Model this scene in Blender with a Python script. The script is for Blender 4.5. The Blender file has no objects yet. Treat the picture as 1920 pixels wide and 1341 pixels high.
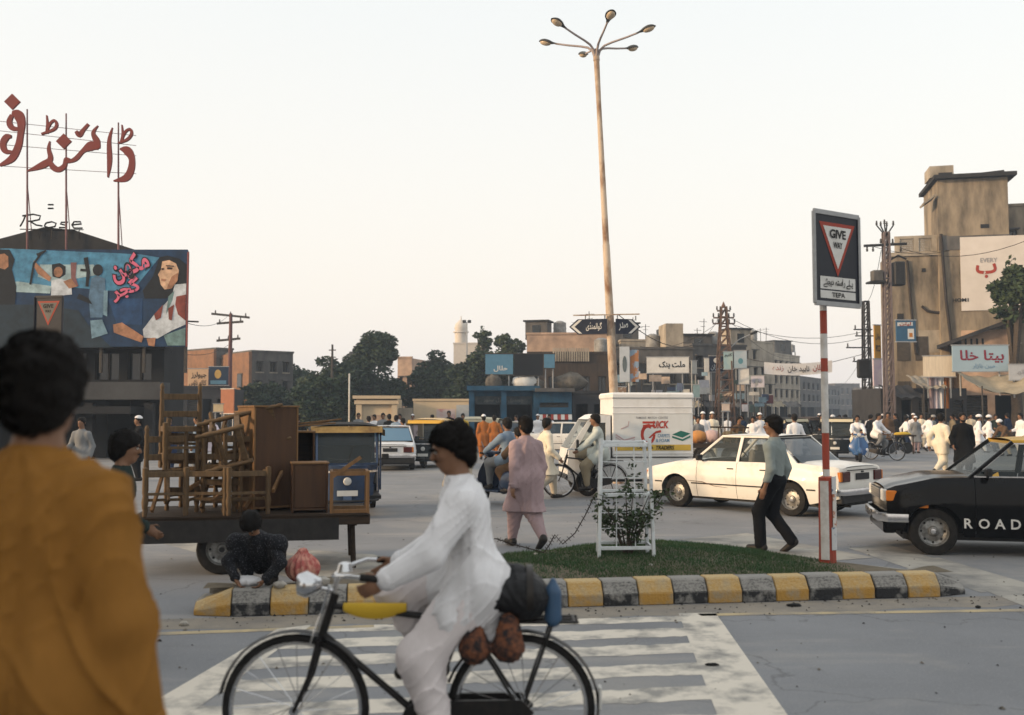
import bpy, bmesh, math, random, unicodedata
import numpy as np
from mathutils import Vector, Matrix, Euler

R = math.radians
rnd = random.Random(7)
sc = bpy.context.scene
COL = sc.collection

# ------------------------------------------------------------ camera, sky, sun
FPX, CAMH, HORIZ = 1867.0, 1.75, 775.0
PIT = math.atan((HORIZ - 670.5) / FPX)
cam = bpy.data.objects.new('camera', bpy.data.cameras.new('camera'))
COL.objects.link(cam)
cam.location = (0, 0, CAMH)
cam.rotation_euler = (math.pi / 2 + PIT, 0, 0)
cam.data.sensor_width = 36
cam.data.lens = 36 * FPX / 1920
cam.data.clip_start = 0.05
cam.data.clip_end = 5000
sc.camera = cam
cam.data.dof.use_dof = True          # focused on the middle of the junction, near figures soft
cam.data.dof.focus_distance = 19.0
cam.data.dof.aperture_fstop = 2.0

SUNV = Vector((-0.95, -0.31, math.tan(R(13)))).normalized()
world = bpy.data.worlds.new('World')
sc.world = world
world.use_nodes = True
nt = world.node_tree
nt.nodes.clear()
out = nt.nodes.new('ShaderNodeOutputWorld')
sky = nt.nodes.new('ShaderNodeTexSky')
sky.sky_type = 'NISHITA'
sky.sun_disc = False
sky.sun_elevation = R(13)
sky.sun_rotation = math.atan2(SUNV.x, SUNV.y)
sky.air_density = 1.6
sky.dust_density = 6.0
sky.ozone_density = 1.0
bg = nt.nodes.new('ShaderNodeBackground')
bg.inputs['Strength'].default_value = 0.05
veil = nt.nodes.new('ShaderNodeBackground')          # bright dust haze over the whole sky, warmer towards the horizon all round
tcw = nt.nodes.new('ShaderNodeTexCoord')
sxw = nt.nodes.new('ShaderNodeSeparateXYZ')
rmp = nt.nodes.new('ShaderNodeValToRGB')
rmp.color_ramp.elements[0].position = 0.0
rmp.color_ramp.elements[0].color = (0.885, 0.80, 0.73, 1)
rmp.color_ramp.elements[1].position = 0.38
rmp.color_ramp.elements[1].color = (0.775, 0.775, 0.76, 1)
nt.links.new(tcw.outputs['Generated'], sxw.inputs[0])
nt.links.new(sxw.outputs['Z'], rmp.inputs[0])
nt.links.new(rmp.outputs[0], veil.inputs['Color'])
veil.inputs['Strength'].default_value = 0.93
addn = nt.nodes.new('ShaderNodeAddShader')
nt.links.new(sky.outputs[0], bg.inputs['Color'])
nt.links.new(bg.outputs[0], addn.inputs[0])
nt.links.new(veil.outputs[0], addn.inputs[1])
nt.links.new(addn.outputs[0], out.inputs['Surface'])
sun = bpy.data.objects.new('sun', bpy.data.lights.new('sun', 'SUN'))
COL.objects.link(sun)
sun.data.energy = 3.2
sun.data.angle = R(6)
sun.data.color = (1.0, 0.70, 0.42)
sun.rotation_euler = (-SUNV).to_track_quat('-Z', 'Y').to_euler()
sc.view_settings.view_transform = 'Standard'
sc.view_settings.look = 'None'
sc.view_settings.gamma = 1
sc.view_settings.exposure = 0.26
sc.view_settings.use_curve_mapping = False
sc.cycles.max_bounces = 6
sc.cycles.diffuse_bounces = 1
sc.cycles.transparent_max_bounces = 16
sc.cycles.volume_bounces = 1


# ------------------------------------------------------------ where things stand
def ray(px, py):
    u, v = (px - 960) / FPX, (670.5 - py) / FPX
    c, s = math.cos(PIT), math.sin(PIT)
    return Vector((u, c - v * s, s + v * c))


def at(px, py, D):
    d = ray(px, py)
    return Vector((0, 0, CAMH)) + d * (D / d.y)


def gnd(px, py, z=0.0):
    d = ray(px, py)
    return Vector((0, 0, CAMH)) + d * ((z - CAMH) / d.z)


def gx(px, D, z=0.0):
    """ground point under image column px at distance D"""
    p = at(px, HORIZ, D)
    return Vector((p.x, D, z))


# ------------------------------------------------------------ objects
def props(o, label=None, cat=None, group=None, kind=None):
    for k, v in (('label', label), ('category', cat), ('group', group), ('kind', kind)):
        if v:
            o[k] = v
    return o


def link(o, parent=None):
    COL.objects.link(o)
    if parent is not None:
        o.parent = parent
    return o


def thing(name, label, cat, loc=(0, 0, 0), rz=0.0, group=None, parent=None):
    o = bpy.data.objects.new(name, None)
    o.empty_display_size = 0.1
    o.location = loc
    o.rotation_euler = (0, 0, rz)
    link(o, parent)
    return props(o, label, cat, group)


def copy_tree(o, parent=None):
    c = o.copy()
    COL.objects.link(c)
    c.parent = parent
    for ch in list(o.children):
        copy_tree(ch, c)
    return c


# ------------------------------------------------------------ materials
MATS = {}


def mat(name, col, rough=0.8, col2=None, scale=4.0, amt=0.5, bump=0.0, bscale=40.0, metal=0.0, spec=0.3, stretch=None,
        detail=6.0, thr=(0.35, 0.7), coat=0.0, glass=0.0, warp=0.0):
    if name in MATS:
        return MATS[name]
    if col2 is None:
        col2 = tuple(c * 0.72 for c in col)
    deep = lambda c: tuple(x * min(1.0, 0.48 + 0.52 * (sum(c) / 3) / 0.30) for x in c)      # dark things are kept properly dark
    col, col2 = deep(col), deep(col2)
    m = bpy.data.materials.new(name)
    m.use_nodes = True
    t = m.node_tree
    b = t.nodes['Principled BSDF']
    b.inputs['Roughness'].default_value = rough
    b.inputs['Metallic'].default_value = metal
    b.inputs['Specular IOR Level'].default_value = spec
    if coat:
        b.inputs['Coat Weight'].default_value = coat
    c4 = (*col, 1)
    b.inputs['Base Color'].default_value = c4
    if col2 is None:
        col2 = tuple(c * 0.72 for c in col)
    tc = t.nodes.new('ShaderNodeTexCoord')
    vec = tc.outputs['Object']
    if stretch:
        mp = t.nodes.new('ShaderNodeMapping')
        mp.inputs['Scale'].default_value = stretch
        t.links.new(vec, mp.inputs[0])
        vec = mp.outputs[0]
    if amt > 0:
        n = t.nodes.new('ShaderNodeTexNoise')
        n.inputs['Scale'].default_value = scale
        n.inputs['Detail'].default_value = detail
        n.inputs['Roughness'].default_value = 0.62
        t.links.new(vec, n.inputs['Vector'])
        mr = t.nodes.new('ShaderNodeMapRange')
        mr.inputs['From Min'].default_value = thr[0]
        mr.inputs['From Max'].default_value = thr[1]
        mr.inputs['To Max'].default_value = amt
        t.links.new(n.outputs['Fac'], mr.inputs['Value'])
        mx = t.nodes.new('ShaderNodeMix')
        mx.data_type = 'RGBA'
        mx.inputs['A'].default_value = c4
        mx.inputs['B'].default_value = (*col2, 1)
        t.links.new(mr.outputs[0], mx.inputs['Factor'])
        t.links.new(mx.outputs['Result'], b.inputs['Base Color'])
    if bump:
        n2 = t.nodes.new('ShaderNodeTexNoise')
        n2.inputs['Scale'].default_value = bscale
        n2.inputs['Detail'].default_value = 6
        n2.inputs['Distortion'].default_value = warp
        t.links.new(vec, n2.inputs['Vector'])
        bp = t.nodes.new('ShaderNodeBump')
        bp.inputs['Strength'].default_value = bump
        bp.inputs['Distance'].default_value = 0.02
        t.links.new(n2.outputs['Fac'], bp.inputs['Height'])
        t.links.new(bp.outputs[0], b.inputs['Normal'])
    if glass:
        tr = t.nodes.new('ShaderNodeBsdfTransparent')
        tr.inputs[0].default_value = (*[0.55 + 0.4 * c for c in col], 1)
        ms = t.nodes.new('ShaderNodeMixShader')
        ms.inputs[0].default_value = glass
        t.links.new(b.outputs[0], ms.inputs[1])
        t.links.new(tr.outputs[0], ms.inputs[2])
        t.links.new(ms.outputs[0], t.nodes['Material Output'].inputs['Surface'])
    MATS[name] = m
    return m


def plain(name, col, rough=0.7, **k):
    k.setdefault('amt', 0.35)
    k.setdefault('scale', 9.0)
    return mat(name, col, rough, **k)


# ------------------------------------------------------------ mesh builder
class MB:
    def __init__(s):
        s.v = []
        s.f = []

    def add(s, vs, fs):
        n = len(s.v)
        s.v += [tuple(v) for v in vs]
        s.f += [tuple(i + n for i in f) for f in fs]
        return s

    def box(s, c, d, rot=None, taper=1.0):
        x, y, z = d[0] / 2, d[1] / 2, d[2] / 2
        vs = [Vector((sx * x * (taper if sz > 0 else 1), sy * y * (taper if sz > 0 else 1), sz * z)) for sz in (-1, 1) for sy in (-1, 1) for sx in (-1, 1)]
        if rot is not None:
            e = Euler(rot) if not isinstance(rot, Matrix) else rot
            M = e.to_matrix() if isinstance(e, Euler) else e
            vs = [M @ v for v in vs]
        c = Vector(c)
        return s.add([v + c for v in vs], [(0, 2, 3, 1), (4, 5, 7, 6), (0, 1, 5, 4), (2, 6, 7, 3), (0, 4, 6, 2), (1, 3, 7, 5)])

    def bx(s, x0, x1, y0, y1, z0, z1):
        return s.box(((x0 + x1) / 2, (y0 + y1) / 2, (z0 + z1) / 2), (x1 - x0, y1 - y0, z1 - z0))

    def bar(s, p, q, w, h=None, up=(0, 0, 1)):
        p, q = Vector(p), Vector(q)
        h = h or w
        d = (q - p)
        L = d.length
        d.normalize()
        u = Vector(up)
        if abs(d.dot(u)) > 0.98:
            u = Vector((0, 1, 0))
        a = d.cross(u).normalized()
        b = a.cross(d).normalized()
        vs = []
        for e in (p, q):
            for i, j in ((-1, -1), (1, -1), (1, 1), (-1, 1)):
                vs.append(e + a * (i * w / 2) + b * (j * h / 2))
        return s.add(vs, [(0, 3, 2, 1), (4, 5, 6, 7), (0, 1, 5, 4), (1, 2, 6, 5), (2, 3, 7, 6), (3, 0, 4, 7)])

    def tube(s, pts, r, n=8, cap=True, closed=False):
        pts = [Vector(p) for p in pts]
        rs = r if isinstance(r, (list, tuple)) else [r] * len(pts)
        vs, fs = [], []
        m = len(pts)
        pa = None
        for i, p in enumerate(pts):
            if closed:
                d = pts[(i + 1) % m] - pts[i - 1]
            else:
                d = pts[min(i + 1, m - 1)] - pts[max(i - 1, 0)]
            d.normalize()
            if pa is None:
                u = Vector((0, 0, 1)) if abs(d.z) < 0.9 else Vector((0, 1, 0))
                a = d.cross(u).normalized()
            else:
                a = (pa - d * pa.dot(d)).normalized()
            pa = a
            b = d.cross(a)
            for k in range(n):
                t = 2 * math.pi * k / n
                vs.append(p + (a * math.cos(t) + b * math.sin(t)) * rs[i])
        for i in range(m if closed else m - 1):
            j = (i + 1) % m
            for k in range(n):
                l = (k + 1) % n
                fs.append((i * n + k, i * n + l, j * n + l, j * n + k))
        if cap and not closed:
            fs.append(tuple(range(n - 1, -1, -1)))
            fs.append(tuple((m - 1) * n + k for k in range(n)))
        return s.add(vs, fs)

    def lathe(s, prof, n=24, M=None, closed=False):
        """prof: (radius, height) about z"""
        vs, fs = [], []
        m = len(prof)
        for r, z in prof:
            for k in range(n):
                t = 2 * math.pi * k / n
                v = Vector((r * math.cos(t), r * math.sin(t), z))
                vs.append(M @ v if M is not None else v)
        for i in range(m if closed else m - 1):
            j = (i + 1) % m
            for k in range(n):
                l = (k + 1) % n
                fs.append((i * n + k, i * n + l, j * n + l, j * n + k))
        return s.add(vs, fs)

    def prism(s, poly, thick, M=None):
        """poly in xz plane (x, z); extruded along +y by thick"""
        n = len(poly)
        vs = [Vector((x, 0, z)) for x, z in poly] + [Vector((x, thick, z)) for x, z in poly]
        if M is not None:
            vs = [M @ v for v in vs]
        fs = [tuple(range(n)), tuple(range(2 * n - 1, n - 1, -1))] + [(i, i + n, (i + 1) % n + n, (i + 1) % n) for i in range(n)]
        return s.add(vs, fs)

    def ball(s, c, r, n=10, m=7):
        c = Vector(c)
        r = (r, r, r) if not isinstance(r, (tuple, list)) else r
        vs, fs = [], []
        for i in range(m + 1):
            a = math.pi * i / m
            for k in range(n):
                t = 2 * math.pi * k / n
                vs.append(c + Vector((r[0] * math.sin(a) * math.cos(t), r[1] * math.sin(a) * math.sin(t), r[2] * math.cos(a))))
        for i in range(m):
            for k in range(n):
                l = (k + 1) % n
                fs.append((i * n + k, (i + 1) * n + k, (i + 1) * n + l, i * n + l))
        return s.add(vs, fs)

    def grid(s, fn, nu, nv):
        vs = [fn(i / nu, j / nv) for i in range(nu + 1) for j in range(nv + 1)]
        w = nv + 1
        return s.add(vs, [(i * w + j, (i + 1) * w + j, (i + 1) * w + j + 1, i * w + j + 1) for i in range(nu) for j in range(nv)])

    def mesh(s, name, m, smooth=None, bevel=0.0):
        me = bpy.data.meshes.new(name)
        me.from_pydata(s.v, [], s.f)
        if bevel or smooth is not None:
            bm = bmesh.new()
            bm.from_mesh(me)
            bmesh.ops.remove_doubles(bm, verts=bm.verts, dist=1e-5)
            bmesh.ops.recalc_face_normals(bm, faces=bm.faces)
            if bevel:
                ed = [e for e in bm.edges if len(e.link_faces) == 2 and e.calc_face_angle(0) > 0.5]
                bmesh.ops.bevel(bm, geom=ed, offset=bevel, segments=1, affect='EDGES')
            bm.to_mesh(me)
            bm.free()
        if smooth is not None:
            me.polygons.foreach_set('use_smooth', [True] * len(me.polygons))
            me.set_sharp_from_angle(angle=R(smooth))
        if m is not None:
            me.materials.append(m)
        return me

    def build(s, name, m, parent=None, smooth=None, bevel=0.0, loc=None, rot=None):
        o = bpy.data.objects.new(name, s.mesh(name, m, smooth, bevel))
        link(o, parent)
        if loc is not None:
            o.location = loc
        if rot is not None:
            o.rotation_euler = rot
        return o


def tube_o(name, pts, r, m, parent=None, n=8, closed=False):
    return MB().tube(pts, r, n, closed=closed).build(name, m, parent, smooth=50)


def box_o(name, x0, x1, y0, y1, z0, z1, m, parent=None, bevel=0.0):
    return MB().bx(x0, x1, y0, y1, z0, z1).build(name, m, parent, bevel=bevel)


# ------------------------------------------------------------ lettering
FORMS = {}
for _c in list(range(0xFB50, 0xFE00)) + list(range(0xFE70, 0xFEFF)):
    _d = unicodedata.decomposition(chr(_c)).split()
    if len(_d) == 2 and _d[0] in ('<isolated>', '<initial>', '<medial>', '<final>'):
        FORMS.setdefault(chr(int(_d[1], 16)), {})[_d[0][1:-1]] = chr(_c)


def urdu(s):
    o = []
    for i, ch in enumerate(s):
        f = FORMS.get(ch)
        if not f:
            o.append(ch)
            continue
        p = FORMS.get(s[i - 1]) if i else None
        n = FORMS.get(s[i + 1]) if i + 1 < len(s) else None
        jp = bool(p and 'initial' in p and 'final' in f)
        jn = bool(n and 'initial' in f and 'final' in n)
        o.append(f.get('medial' if jp and jn else 'final' if jp else 'initial' if jn else 'isolated', ch))
    return ''.join(reversed(o))


def text(name, s, m, parent, M, w=None, h=None, ex=0.004, bold=0.0, shear=0.0):
    """lettering centred on the origin of M, lying in its xy plane, fitted to w x h"""
    cu = bpy.data.curves.new(name, 'FONT')
    cu.body = s
    cu.size = 1
    cu.offset = bold
    cu.shear = shear
    cu.resolution_u = 3
    o = bpy.data.objects.new(name, cu)
    me = o.to_mesh().copy()
    bpy.data.objects.remove(o)
    n = len(me.vertices)
    co = np.zeros(n * 3)
    me.vertices.foreach_get('co', co)
    co = co.reshape(-1, 3)
    lo, hi = co.min(0), co.max(0)
    sx = w / max(hi[0] - lo[0], 1e-6) if w else None
    sy = h / max(hi[1] - lo[1], 1e-6) if h else None
    sx, sy = sx or sy, sy or sx
    co[:, 0] = (co[:, 0] - (lo[0] + hi[0]) / 2) * sx
    co[:, 1] = (co[:, 1] - (lo[1] + hi[1]) / 2) * sy
    # overlapping strokes sit a hair apart so that no two faces share a plane
    bm = bmesh.new()
    bm.from_mesh(me)
    seen, k = {}, 0
    for v0 in bm.verts:
        if v0.index in seen:
            continue
        st = [v0]
        seen[v0.index] = k
        while st:
            v = st.pop()
            for e in v.link_edges:
                u = e.other_vert(v)
                if u.index not in seen:
                    seen[u.index] = k
                    st.append(u)
        k += 1
    bm.free()
    for i in range(n):
        co[i, 2] = ex + (seen[i] % 5) * ex * 0.25
    me.vertices.foreach_set('co', co.ravel())
    me.transform(M)
    me.materials.clear()
    me.materials.append(m)
    ob = bpy.data.objects.new(name, me)
    return link(ob, parent)


def frame(o, xd, yd):
    """matrix with origin o, x axis xd, y axis yd"""
    x = Vector(xd).normalized()
    z = x.cross(Vector(yd)).normalized()
    y = z.cross(x)
    return Matrix(((x.x, y.x, z.x, o[0]), (x.y, y.y, z.y, o[1]), (x.z, y.z, z.z, o[2]), (0, 0, 0, 1)))


def facing(o, yaw=0.0):
    """sheet facing the camera side (-y), turned by yaw about z"""
    return frame(o, (math.cos(yaw), math.sin(yaw), 0), (0, 0, 1))


def shape2d(name, polys, m, parent, M, ex=0.004):
    """flat painted shapes in the xy plane of M"""
    mb = MB()
    for k, poly in enumerate(polys):
        n0 = len(poly)
        mb.add([M @ Vector((x, y, ex + (k % 4) * ex * 0.2)) for x, y in poly], [tuple(range(n0))])
    me = mb.mesh(name, m)
    o = bpy.data.objects.new(name, me)
    return link(o, parent)


def ellipse(cx, cy, rx, ry, n=14, a=0.0):
    c, s = math.cos(a), math.sin(a)
    return [(cx + rx * math.cos(t) * c - ry * math.sin(t) * s, cy + rx * math.cos(t) * s + ry * math.sin(t) * c) for t in [2 * math.pi * i / n for i in range(n)]]


def stroke(pts, w0, w1=None):
    """a brush stroke as a polygon, width going from w0 to w1"""
    w1 = w0 if w1 is None else w1
    L, Rr = [], []
    n = len(pts)
    for i, p in enumerate(pts):
        a, b = pts[max(i - 1, 0)], pts[min(i + 1, n - 1)]
        dx, dy = b[0] - a[0], b[1] - a[1]
        l = math.hypot(dx, dy) or 1
        w = (w0 + (w1 - w0) * i / (n - 1)) / 2
        L.append((p[0] - dy / l * w, p[1] + dx / l * w))
        Rr.append((p[0] + dy / l * w, p[1] - dx / l * w))
    return L + Rr[::-1]


# ------------------------------------------------------------ smooth bodies: distance fields meshed into one skin
class Field:
    def __init__(s, lo, hi, h):
        s.h = h
        s.lo = np.array(lo, float)
        n = np.ceil((np.array(hi) - s.lo) / h).astype(int) + 1
        s.ax = [(s.lo[i] + h * np.arange(n[i])).astype(np.float32) for i in range(3)]
        s.f = np.full(n, 1.0, np.float32)

    def sub(s, lo, hi):
        sl = []
        for i in range(3):
            a = int(max(0, math.floor((lo[i] - s.lo[i]) / s.h)))
            b = int(min(s.f.shape[i], math.ceil((hi[i] - s.lo[i]) / s.h) + 1))
            if b <= a:
                return None, None
            sl.append(slice(a, b))
        return tuple(sl), (s.ax[0][sl[0]][:, None, None], s.ax[1][sl[1]][None, :, None], s.ax[2][sl[2]][None, None, :])

    def mix(s, sl, d, k, cut=False):
        a = s.f[sl]
        if cut:
            d = -d
            hh = np.maximum(k - np.abs(a - d), 0) / k
            s.f[sl] = np.maximum(a, d) + hh * hh * k / 4
        else:
            hh = np.maximum(k - np.abs(a - d), 0) / k
            s.f[sl] = np.minimum(a, d) - hh * hh * k / 4

    def cone(s, p, q, r1, r2, k=0.03, sy=1.0):
        p, q = np.array(p, float), np.array(q, float)
        m = max(r1, r2) * 1.0 + k + 3 * s.h
        sl, g = s.sub(np.minimum(p, q) - m, np.maximum(p, q) + m)
        if sl is None:
            return s
        b = q - p
        L2 = max(float(b @ b), 1e-9)
        X, Y, Z = g[0] - p[0], g[1] - p[1], g[2] - p[2]
        t = np.clip((X * b[0] + Y * b[1] + Z * b[2]) / L2, 0, 1)
        d = np.sqrt((X - t * b[0]) ** 2 + ((Y - t * b[1]) / sy) ** 2 + (Z - t * b[2]) ** 2) - (r1 + (r2 - r1) * t)
        s.mix(sl, (d * min(1, sy)).astype(np.float32), k)
        return s

    def ell(s, c, r, k=0.02, M=None, cut=False):
        c, r = np.array(c, float), np.array(r, float)
        m = r.max() + k + 3 * s.h
        sl, g = s.sub(c - m, c + m)
        if sl is None:
            return s
        X, Y, Z = g[0] - c[0], g[1] - c[1], g[2] - c[2]
        if M is not None:
            I = np.array(M).T
            X, Y, Z = (I[0, 0] * X + I[0, 1] * Y + I[0, 2] * Z, I[1, 0] * X + I[1, 1] * Y + I[1, 2] * Z, I[2, 0] * X + I[2, 1] * Y + I[2, 2] * Z)
        k0 = np.sqrt((X / r[0]) ** 2 + (Y / r[1]) ** 2 + (Z / r[2]) ** 2)
        k1 = np.sqrt((X / r[0] ** 2) ** 2 + (Y / r[1] ** 2) ** 2 + (Z / r[2] ** 2) ** 2) + 1e-6
        s.mix(sl, (k0 * (k0 - 1) / k1).astype(np.float32), k, cut)
        return s

    def plane(s, p, n):
        """keep the side the normal points away from"""
        n = np.array(n, float)
        n /= np.linalg.norm(n)
        d = (s.ax[0][:, None, None] - p[0]) * n[0] + (s.ax[1][None, :, None] - p[1]) * n[1] + (s.ax[2][None, None, :] - p[2]) * n[2]
        s.f = np.maximum(s.f, d.astype(np.float32))
        return s

    def folds(s, amp, seed=0.0, th=7.0, dens=1.0):
        """hanging folds round the figure, deeper towards the hem, with a few diagonal creases"""
        X, Y, Z = s.ax[0][:, None, None], s.ax[1][None, :, None], s.ax[2][None, None, :]
        an = np.arctan2(Y + 0.02, X)
        zz = np.clip((Z - s.ax[2][0]) / max(s.ax[2][-1] - s.ax[2][0], 1e-3), 0, 1)
        hang = 1.15 - 0.85 * zz
        v = np.sin(an * th + 1.6 * np.sin(2.6 * Z + seed) + seed) + 0.6 * np.sin(an * (th * 1.9) + 2.2 * np.sin(3.7 * Z - seed) + 2 * seed)
        q1 = dens * (24 * X + 15 * Z + 9 * Y) + 3.0 * np.sin(5.0 * Z + 3 * X + seed) + seed * 3
        q2 = dens * (-24 * X + (9 if dens < 0.99 else 22) * Z + 12 * Y) + 2.6 * np.sin(4.4 * X - 6 * Z + seed * 2)
        msk = 0.5 + 0.5 * np.sin(6 * X + 5 * Z + 7 * Y + seed)
        rg = (1 - np.abs(np.sin(q1))) ** 4 * msk + (1 - np.abs(np.sin(q2))) ** 4 * (1 - msk)
        r3 = (1 - np.abs(np.sin(2.1 * q2 + 0.6 * q1))) ** 5 * (0.3 + 0.7 * np.abs(np.sin(5 * X + 7 * Z + seed)))
        s.f += (amp * (0.40 * hang * v - 0.85 * rg - 0.55 * r3 + 0.25)).astype(np.float32)
        return s

    def noise(s, amp, fr=60.0):
        X, Y, Z = s.ax[0][:, None, None], s.ax[1][None, :, None], s.ax[2][None, None, :]
        s.f += (amp * np.sin(fr * X + 2 * np.sin(fr * 0.7 * Z)) * np.sin(fr * 0.9 * Y + 1.5 * np.sin(fr * 0.6 * X)) * np.sin(fr * 0.8 * Z + 1)).astype(np.float32)
        return s

    def mesh(s, name, m):
        f = s.f
        neg = f < 0
        nx, ny, nz = f.shape
        cnt = np.zeros((nx - 1, ny - 1, nz - 1), np.int8)
        cs = [(i, j, k) for i in (0, 1) for j in (0, 1) for k in (0, 1)]
        for i, j, k in cs:
            cnt += neg[i:nx - 1 + i, j:ny - 1 + j, k:nz - 1 + k]
        act = np.argwhere((cnt > 0) & (cnt < 8))
        me = bpy.data.meshes.new(name)
        if len(act) == 0:
            return me
        val = np.stack([f[act[:, 0] + i, act[:, 1] + j, act[:, 2] + k] for i, j, k in cs], 1)
        acc = np.zeros((len(act), 3))
        num = np.zeros(len(act))
        for a in range(8):
            for b in range(a + 1, 8):
                da = np.array(cs[b]) - np.array(cs[a])
                if np.abs(da).sum() != 1:
                    continue
                va, vb = val[:, a], val[:, b]
                x = (va < 0) != (vb < 0)
                t = np.where(x, va / np.where(x, va - vb, 1), 0)
                acc += np.where(x[:, None], np.array(cs[a]) + t[:, None] * da, 0)
                num += x
        vs = s.lo + (act + acc / num[:, None]) * s.h
        idx = np.full(cnt.shape, -1, np.int32)
        idx[act[:, 0], act[:, 1], act[:, 2]] = np.arange(len(act))
        quads = []
        for ax in range(3):
            o1, o2 = [(1, 2), (2, 0), (0, 1)][ax]
            A = [slice(0, n) for n in f.shape]
            B = [slice(0, n) for n in f.shape]
            A[ax], B[ax] = slice(0, f.shape[ax] - 1), slice(1, f.shape[ax])
            e = np.argwhere(neg[tuple(A)] != neg[tuple(B)])
            e = e[(e[:, o1] > 0) & (e[:, o2] > 0) & (e[:, o1] < f.shape[o1] - 1) & (e[:, o2] < f.shape[o2] - 1)]
            q = []
            for d1, d2 in ((0, 0), (-1, 0), (-1, -1), (0, -1)):
                c = e.copy()
                c[:, o1] += d1
                c[:, o2] += d2
                q.append(idx[c[:, 0], c[:, 1], c[:, 2]])
            q = np.stack(q, 1)
            flip = ~neg[e[:, 0], e[:, 1], e[:, 2]]
            q[flip] = q[flip][:, ::-1]
            quads.append(q)
        q = np.concatenate(quads)
        q = q[(q >= 0).all(1)]
        me.vertices.add(len(vs))
        me.vertices.foreach_set('co', vs.ravel())
        me.loops.add(len(q) * 4)
        me.loops.foreach_set('vertex_index', q.ravel().astype(np.int32))
        me.polygons.add(len(q))
        me.polygons.foreach_set('loop_start', np.arange(0, len(q) * 4, 4, dtype=np.int32))
        me.polygons.foreach_set('use_smooth', np.ones(len(q), bool))
        me.update(calc_edges=True)
        me.validate()
        me.materials.append(m)
        return me

    def build(s, name, m, parent=None, strands=0, slen=0.03, c=None):
        me = s.mesh(name, m)
        if strands:
            n = len(me.vertices)
            co, no = np.zeros(n * 3), np.zeros(n * 3)
            me.vertices.foreach_get('co', co)
            me.vertex_normals.foreach_get('vector', no)
            co, no = co.reshape(-1, 3), no.reshape(-1, 3)
            q = np.random.default_rng(n)
            i = q.integers(0, n, strands)
            p, nn = co[i], no[i]
            dn = np.array([0, 0, -1.0]) + np.array([0, -0.5, 0]) + q.normal(0, 0.28, (strands, 3))
            tg = dn - nn * (dn * nn).sum(1)[:, None]
            tg /= np.linalg.norm(tg, axis=1)[:, None] + 1e-6
            L = slen * q.uniform(0.5, 1.2, (strands, 1))
            sd = np.cross(nn, tg) * (slen * 0.055)
            v = np.stack([p - sd - nn * 0.003, p + sd - nn * 0.003, p + tg * L * 0.55 + nn * L * 0.10 + sd * 0.7, p + tg * L + nn * L * 0.04], 1).reshape(-1, 3)
            V = np.concatenate([co, v])
            m0 = len(me.polygons)
            lv = np.zeros(len(me.loops), np.int32)
            me.loops.foreach_get('vertex_index', lv)
            k = n + 4 * np.arange(strands)[:, None] + np.array([0, 1, 2, 3])
            lv = np.concatenate([lv, k.ravel()]).astype(np.int32)
            me2 = bpy.data.meshes.new(name)
            me2.vertices.add(len(V))
            me2.vertices.foreach_set('co', V.ravel())
            me2.loops.add(len(lv))
            me2.loops.foreach_set('vertex_index', lv)
            me2.polygons.add(len(lv) // 4)
            me2.polygons.foreach_set('loop_start', np.arange(0, len(lv), 4, dtype=np.int32))
            me2.polygons.foreach_set('use_smooth', np.ones(len(lv) // 4, bool))
            me2.update(calc_edges=True)
            me2.materials.append(m)
            me = me2
        return link(bpy.data.objects.new(name, me), parent)


SKIN = mat('skin', (0.27, 0.14, 0.08), 0.55, (0.20, 0.10, 0.055), 14, 0.6, spec=0.35)
HAIR = mat('black_hair', (0.010, 0.008, 0.007), 0.65, (0.02, 0.015, 0.012), 60, 0.5, spec=0.15)
EYEW = plain('eye_white', (0.55, 0.52, 0.48), 0.3, amt=0)
SHOE = mat('dark_leather', (0.022, 0.017, 0.014), 0.5, (0.05, 0.04, 0.03), 20, 0.6)


def cloth(name, col, k=0.78):
    return mat('cloth_' + name, col, 0.92, tuple(c * k for c in col), 5, 0.6, bump=0.38, bscale=6, spec=0.08, warp=0.8, stretch=(1.4, 1.4, 0.7))


CL = {
    'white': cloth('white', (0.74, 0.74, 0.76)), 'cream': cloth('cream', (0.70, 0.64, 0.52)), 'mustard': cloth('mustard', (0.33, 0.155, 0.036), 0.66),
    'pink': cloth('dusty_pink', (0.37, 0.275, 0.285)), 'sage': cloth('sage_grey', (0.25, 0.29, 0.285)), 'black': cloth('black', (0.014, 0.014, 0.014)),
    'charcoal': cloth('charcoal', (0.02, 0.021, 0.024)), 'blueg': cloth('grey_blue', (0.20, 0.27, 0.36)), 'beige': cloth('beige', (0.46, 0.41, 0.33)),
    'pale': cloth('pale_grey_green', (0.46, 0.50, 0.47)), 'orange': cloth('rust_orange', (0.42, 0.15, 0.04)), 'navy': cloth('navy', (0.03, 0.05, 0.11)),
    'brown': cloth('brown', (0.16, 0.10, 0.06)), 'grey': cloth('mid_grey', (0.22, 0.23, 0.24)), 'yellow': cloth('yellow', (0.62, 0.42, 0.06)),
    'print': mat('cloth_dark_print', (0.014, 0.016, 0.022), 0.9, (0.13, 0.13, 0.15), 60, 0.9, thr=(0.58, 0.66), detail=2),
    'pinkwhite': cloth('pinkish_white', (0.70, 0.65, 0.65)),
    'khaki': cloth('khaki', (0.30, 0.25, 0.17)), 'teal': cloth('dark_teal', (0.045, 0.065, 0.06)), 'lilac': cloth('pale_lilac', (0.58, 0.52, 0.58)),
}


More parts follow.
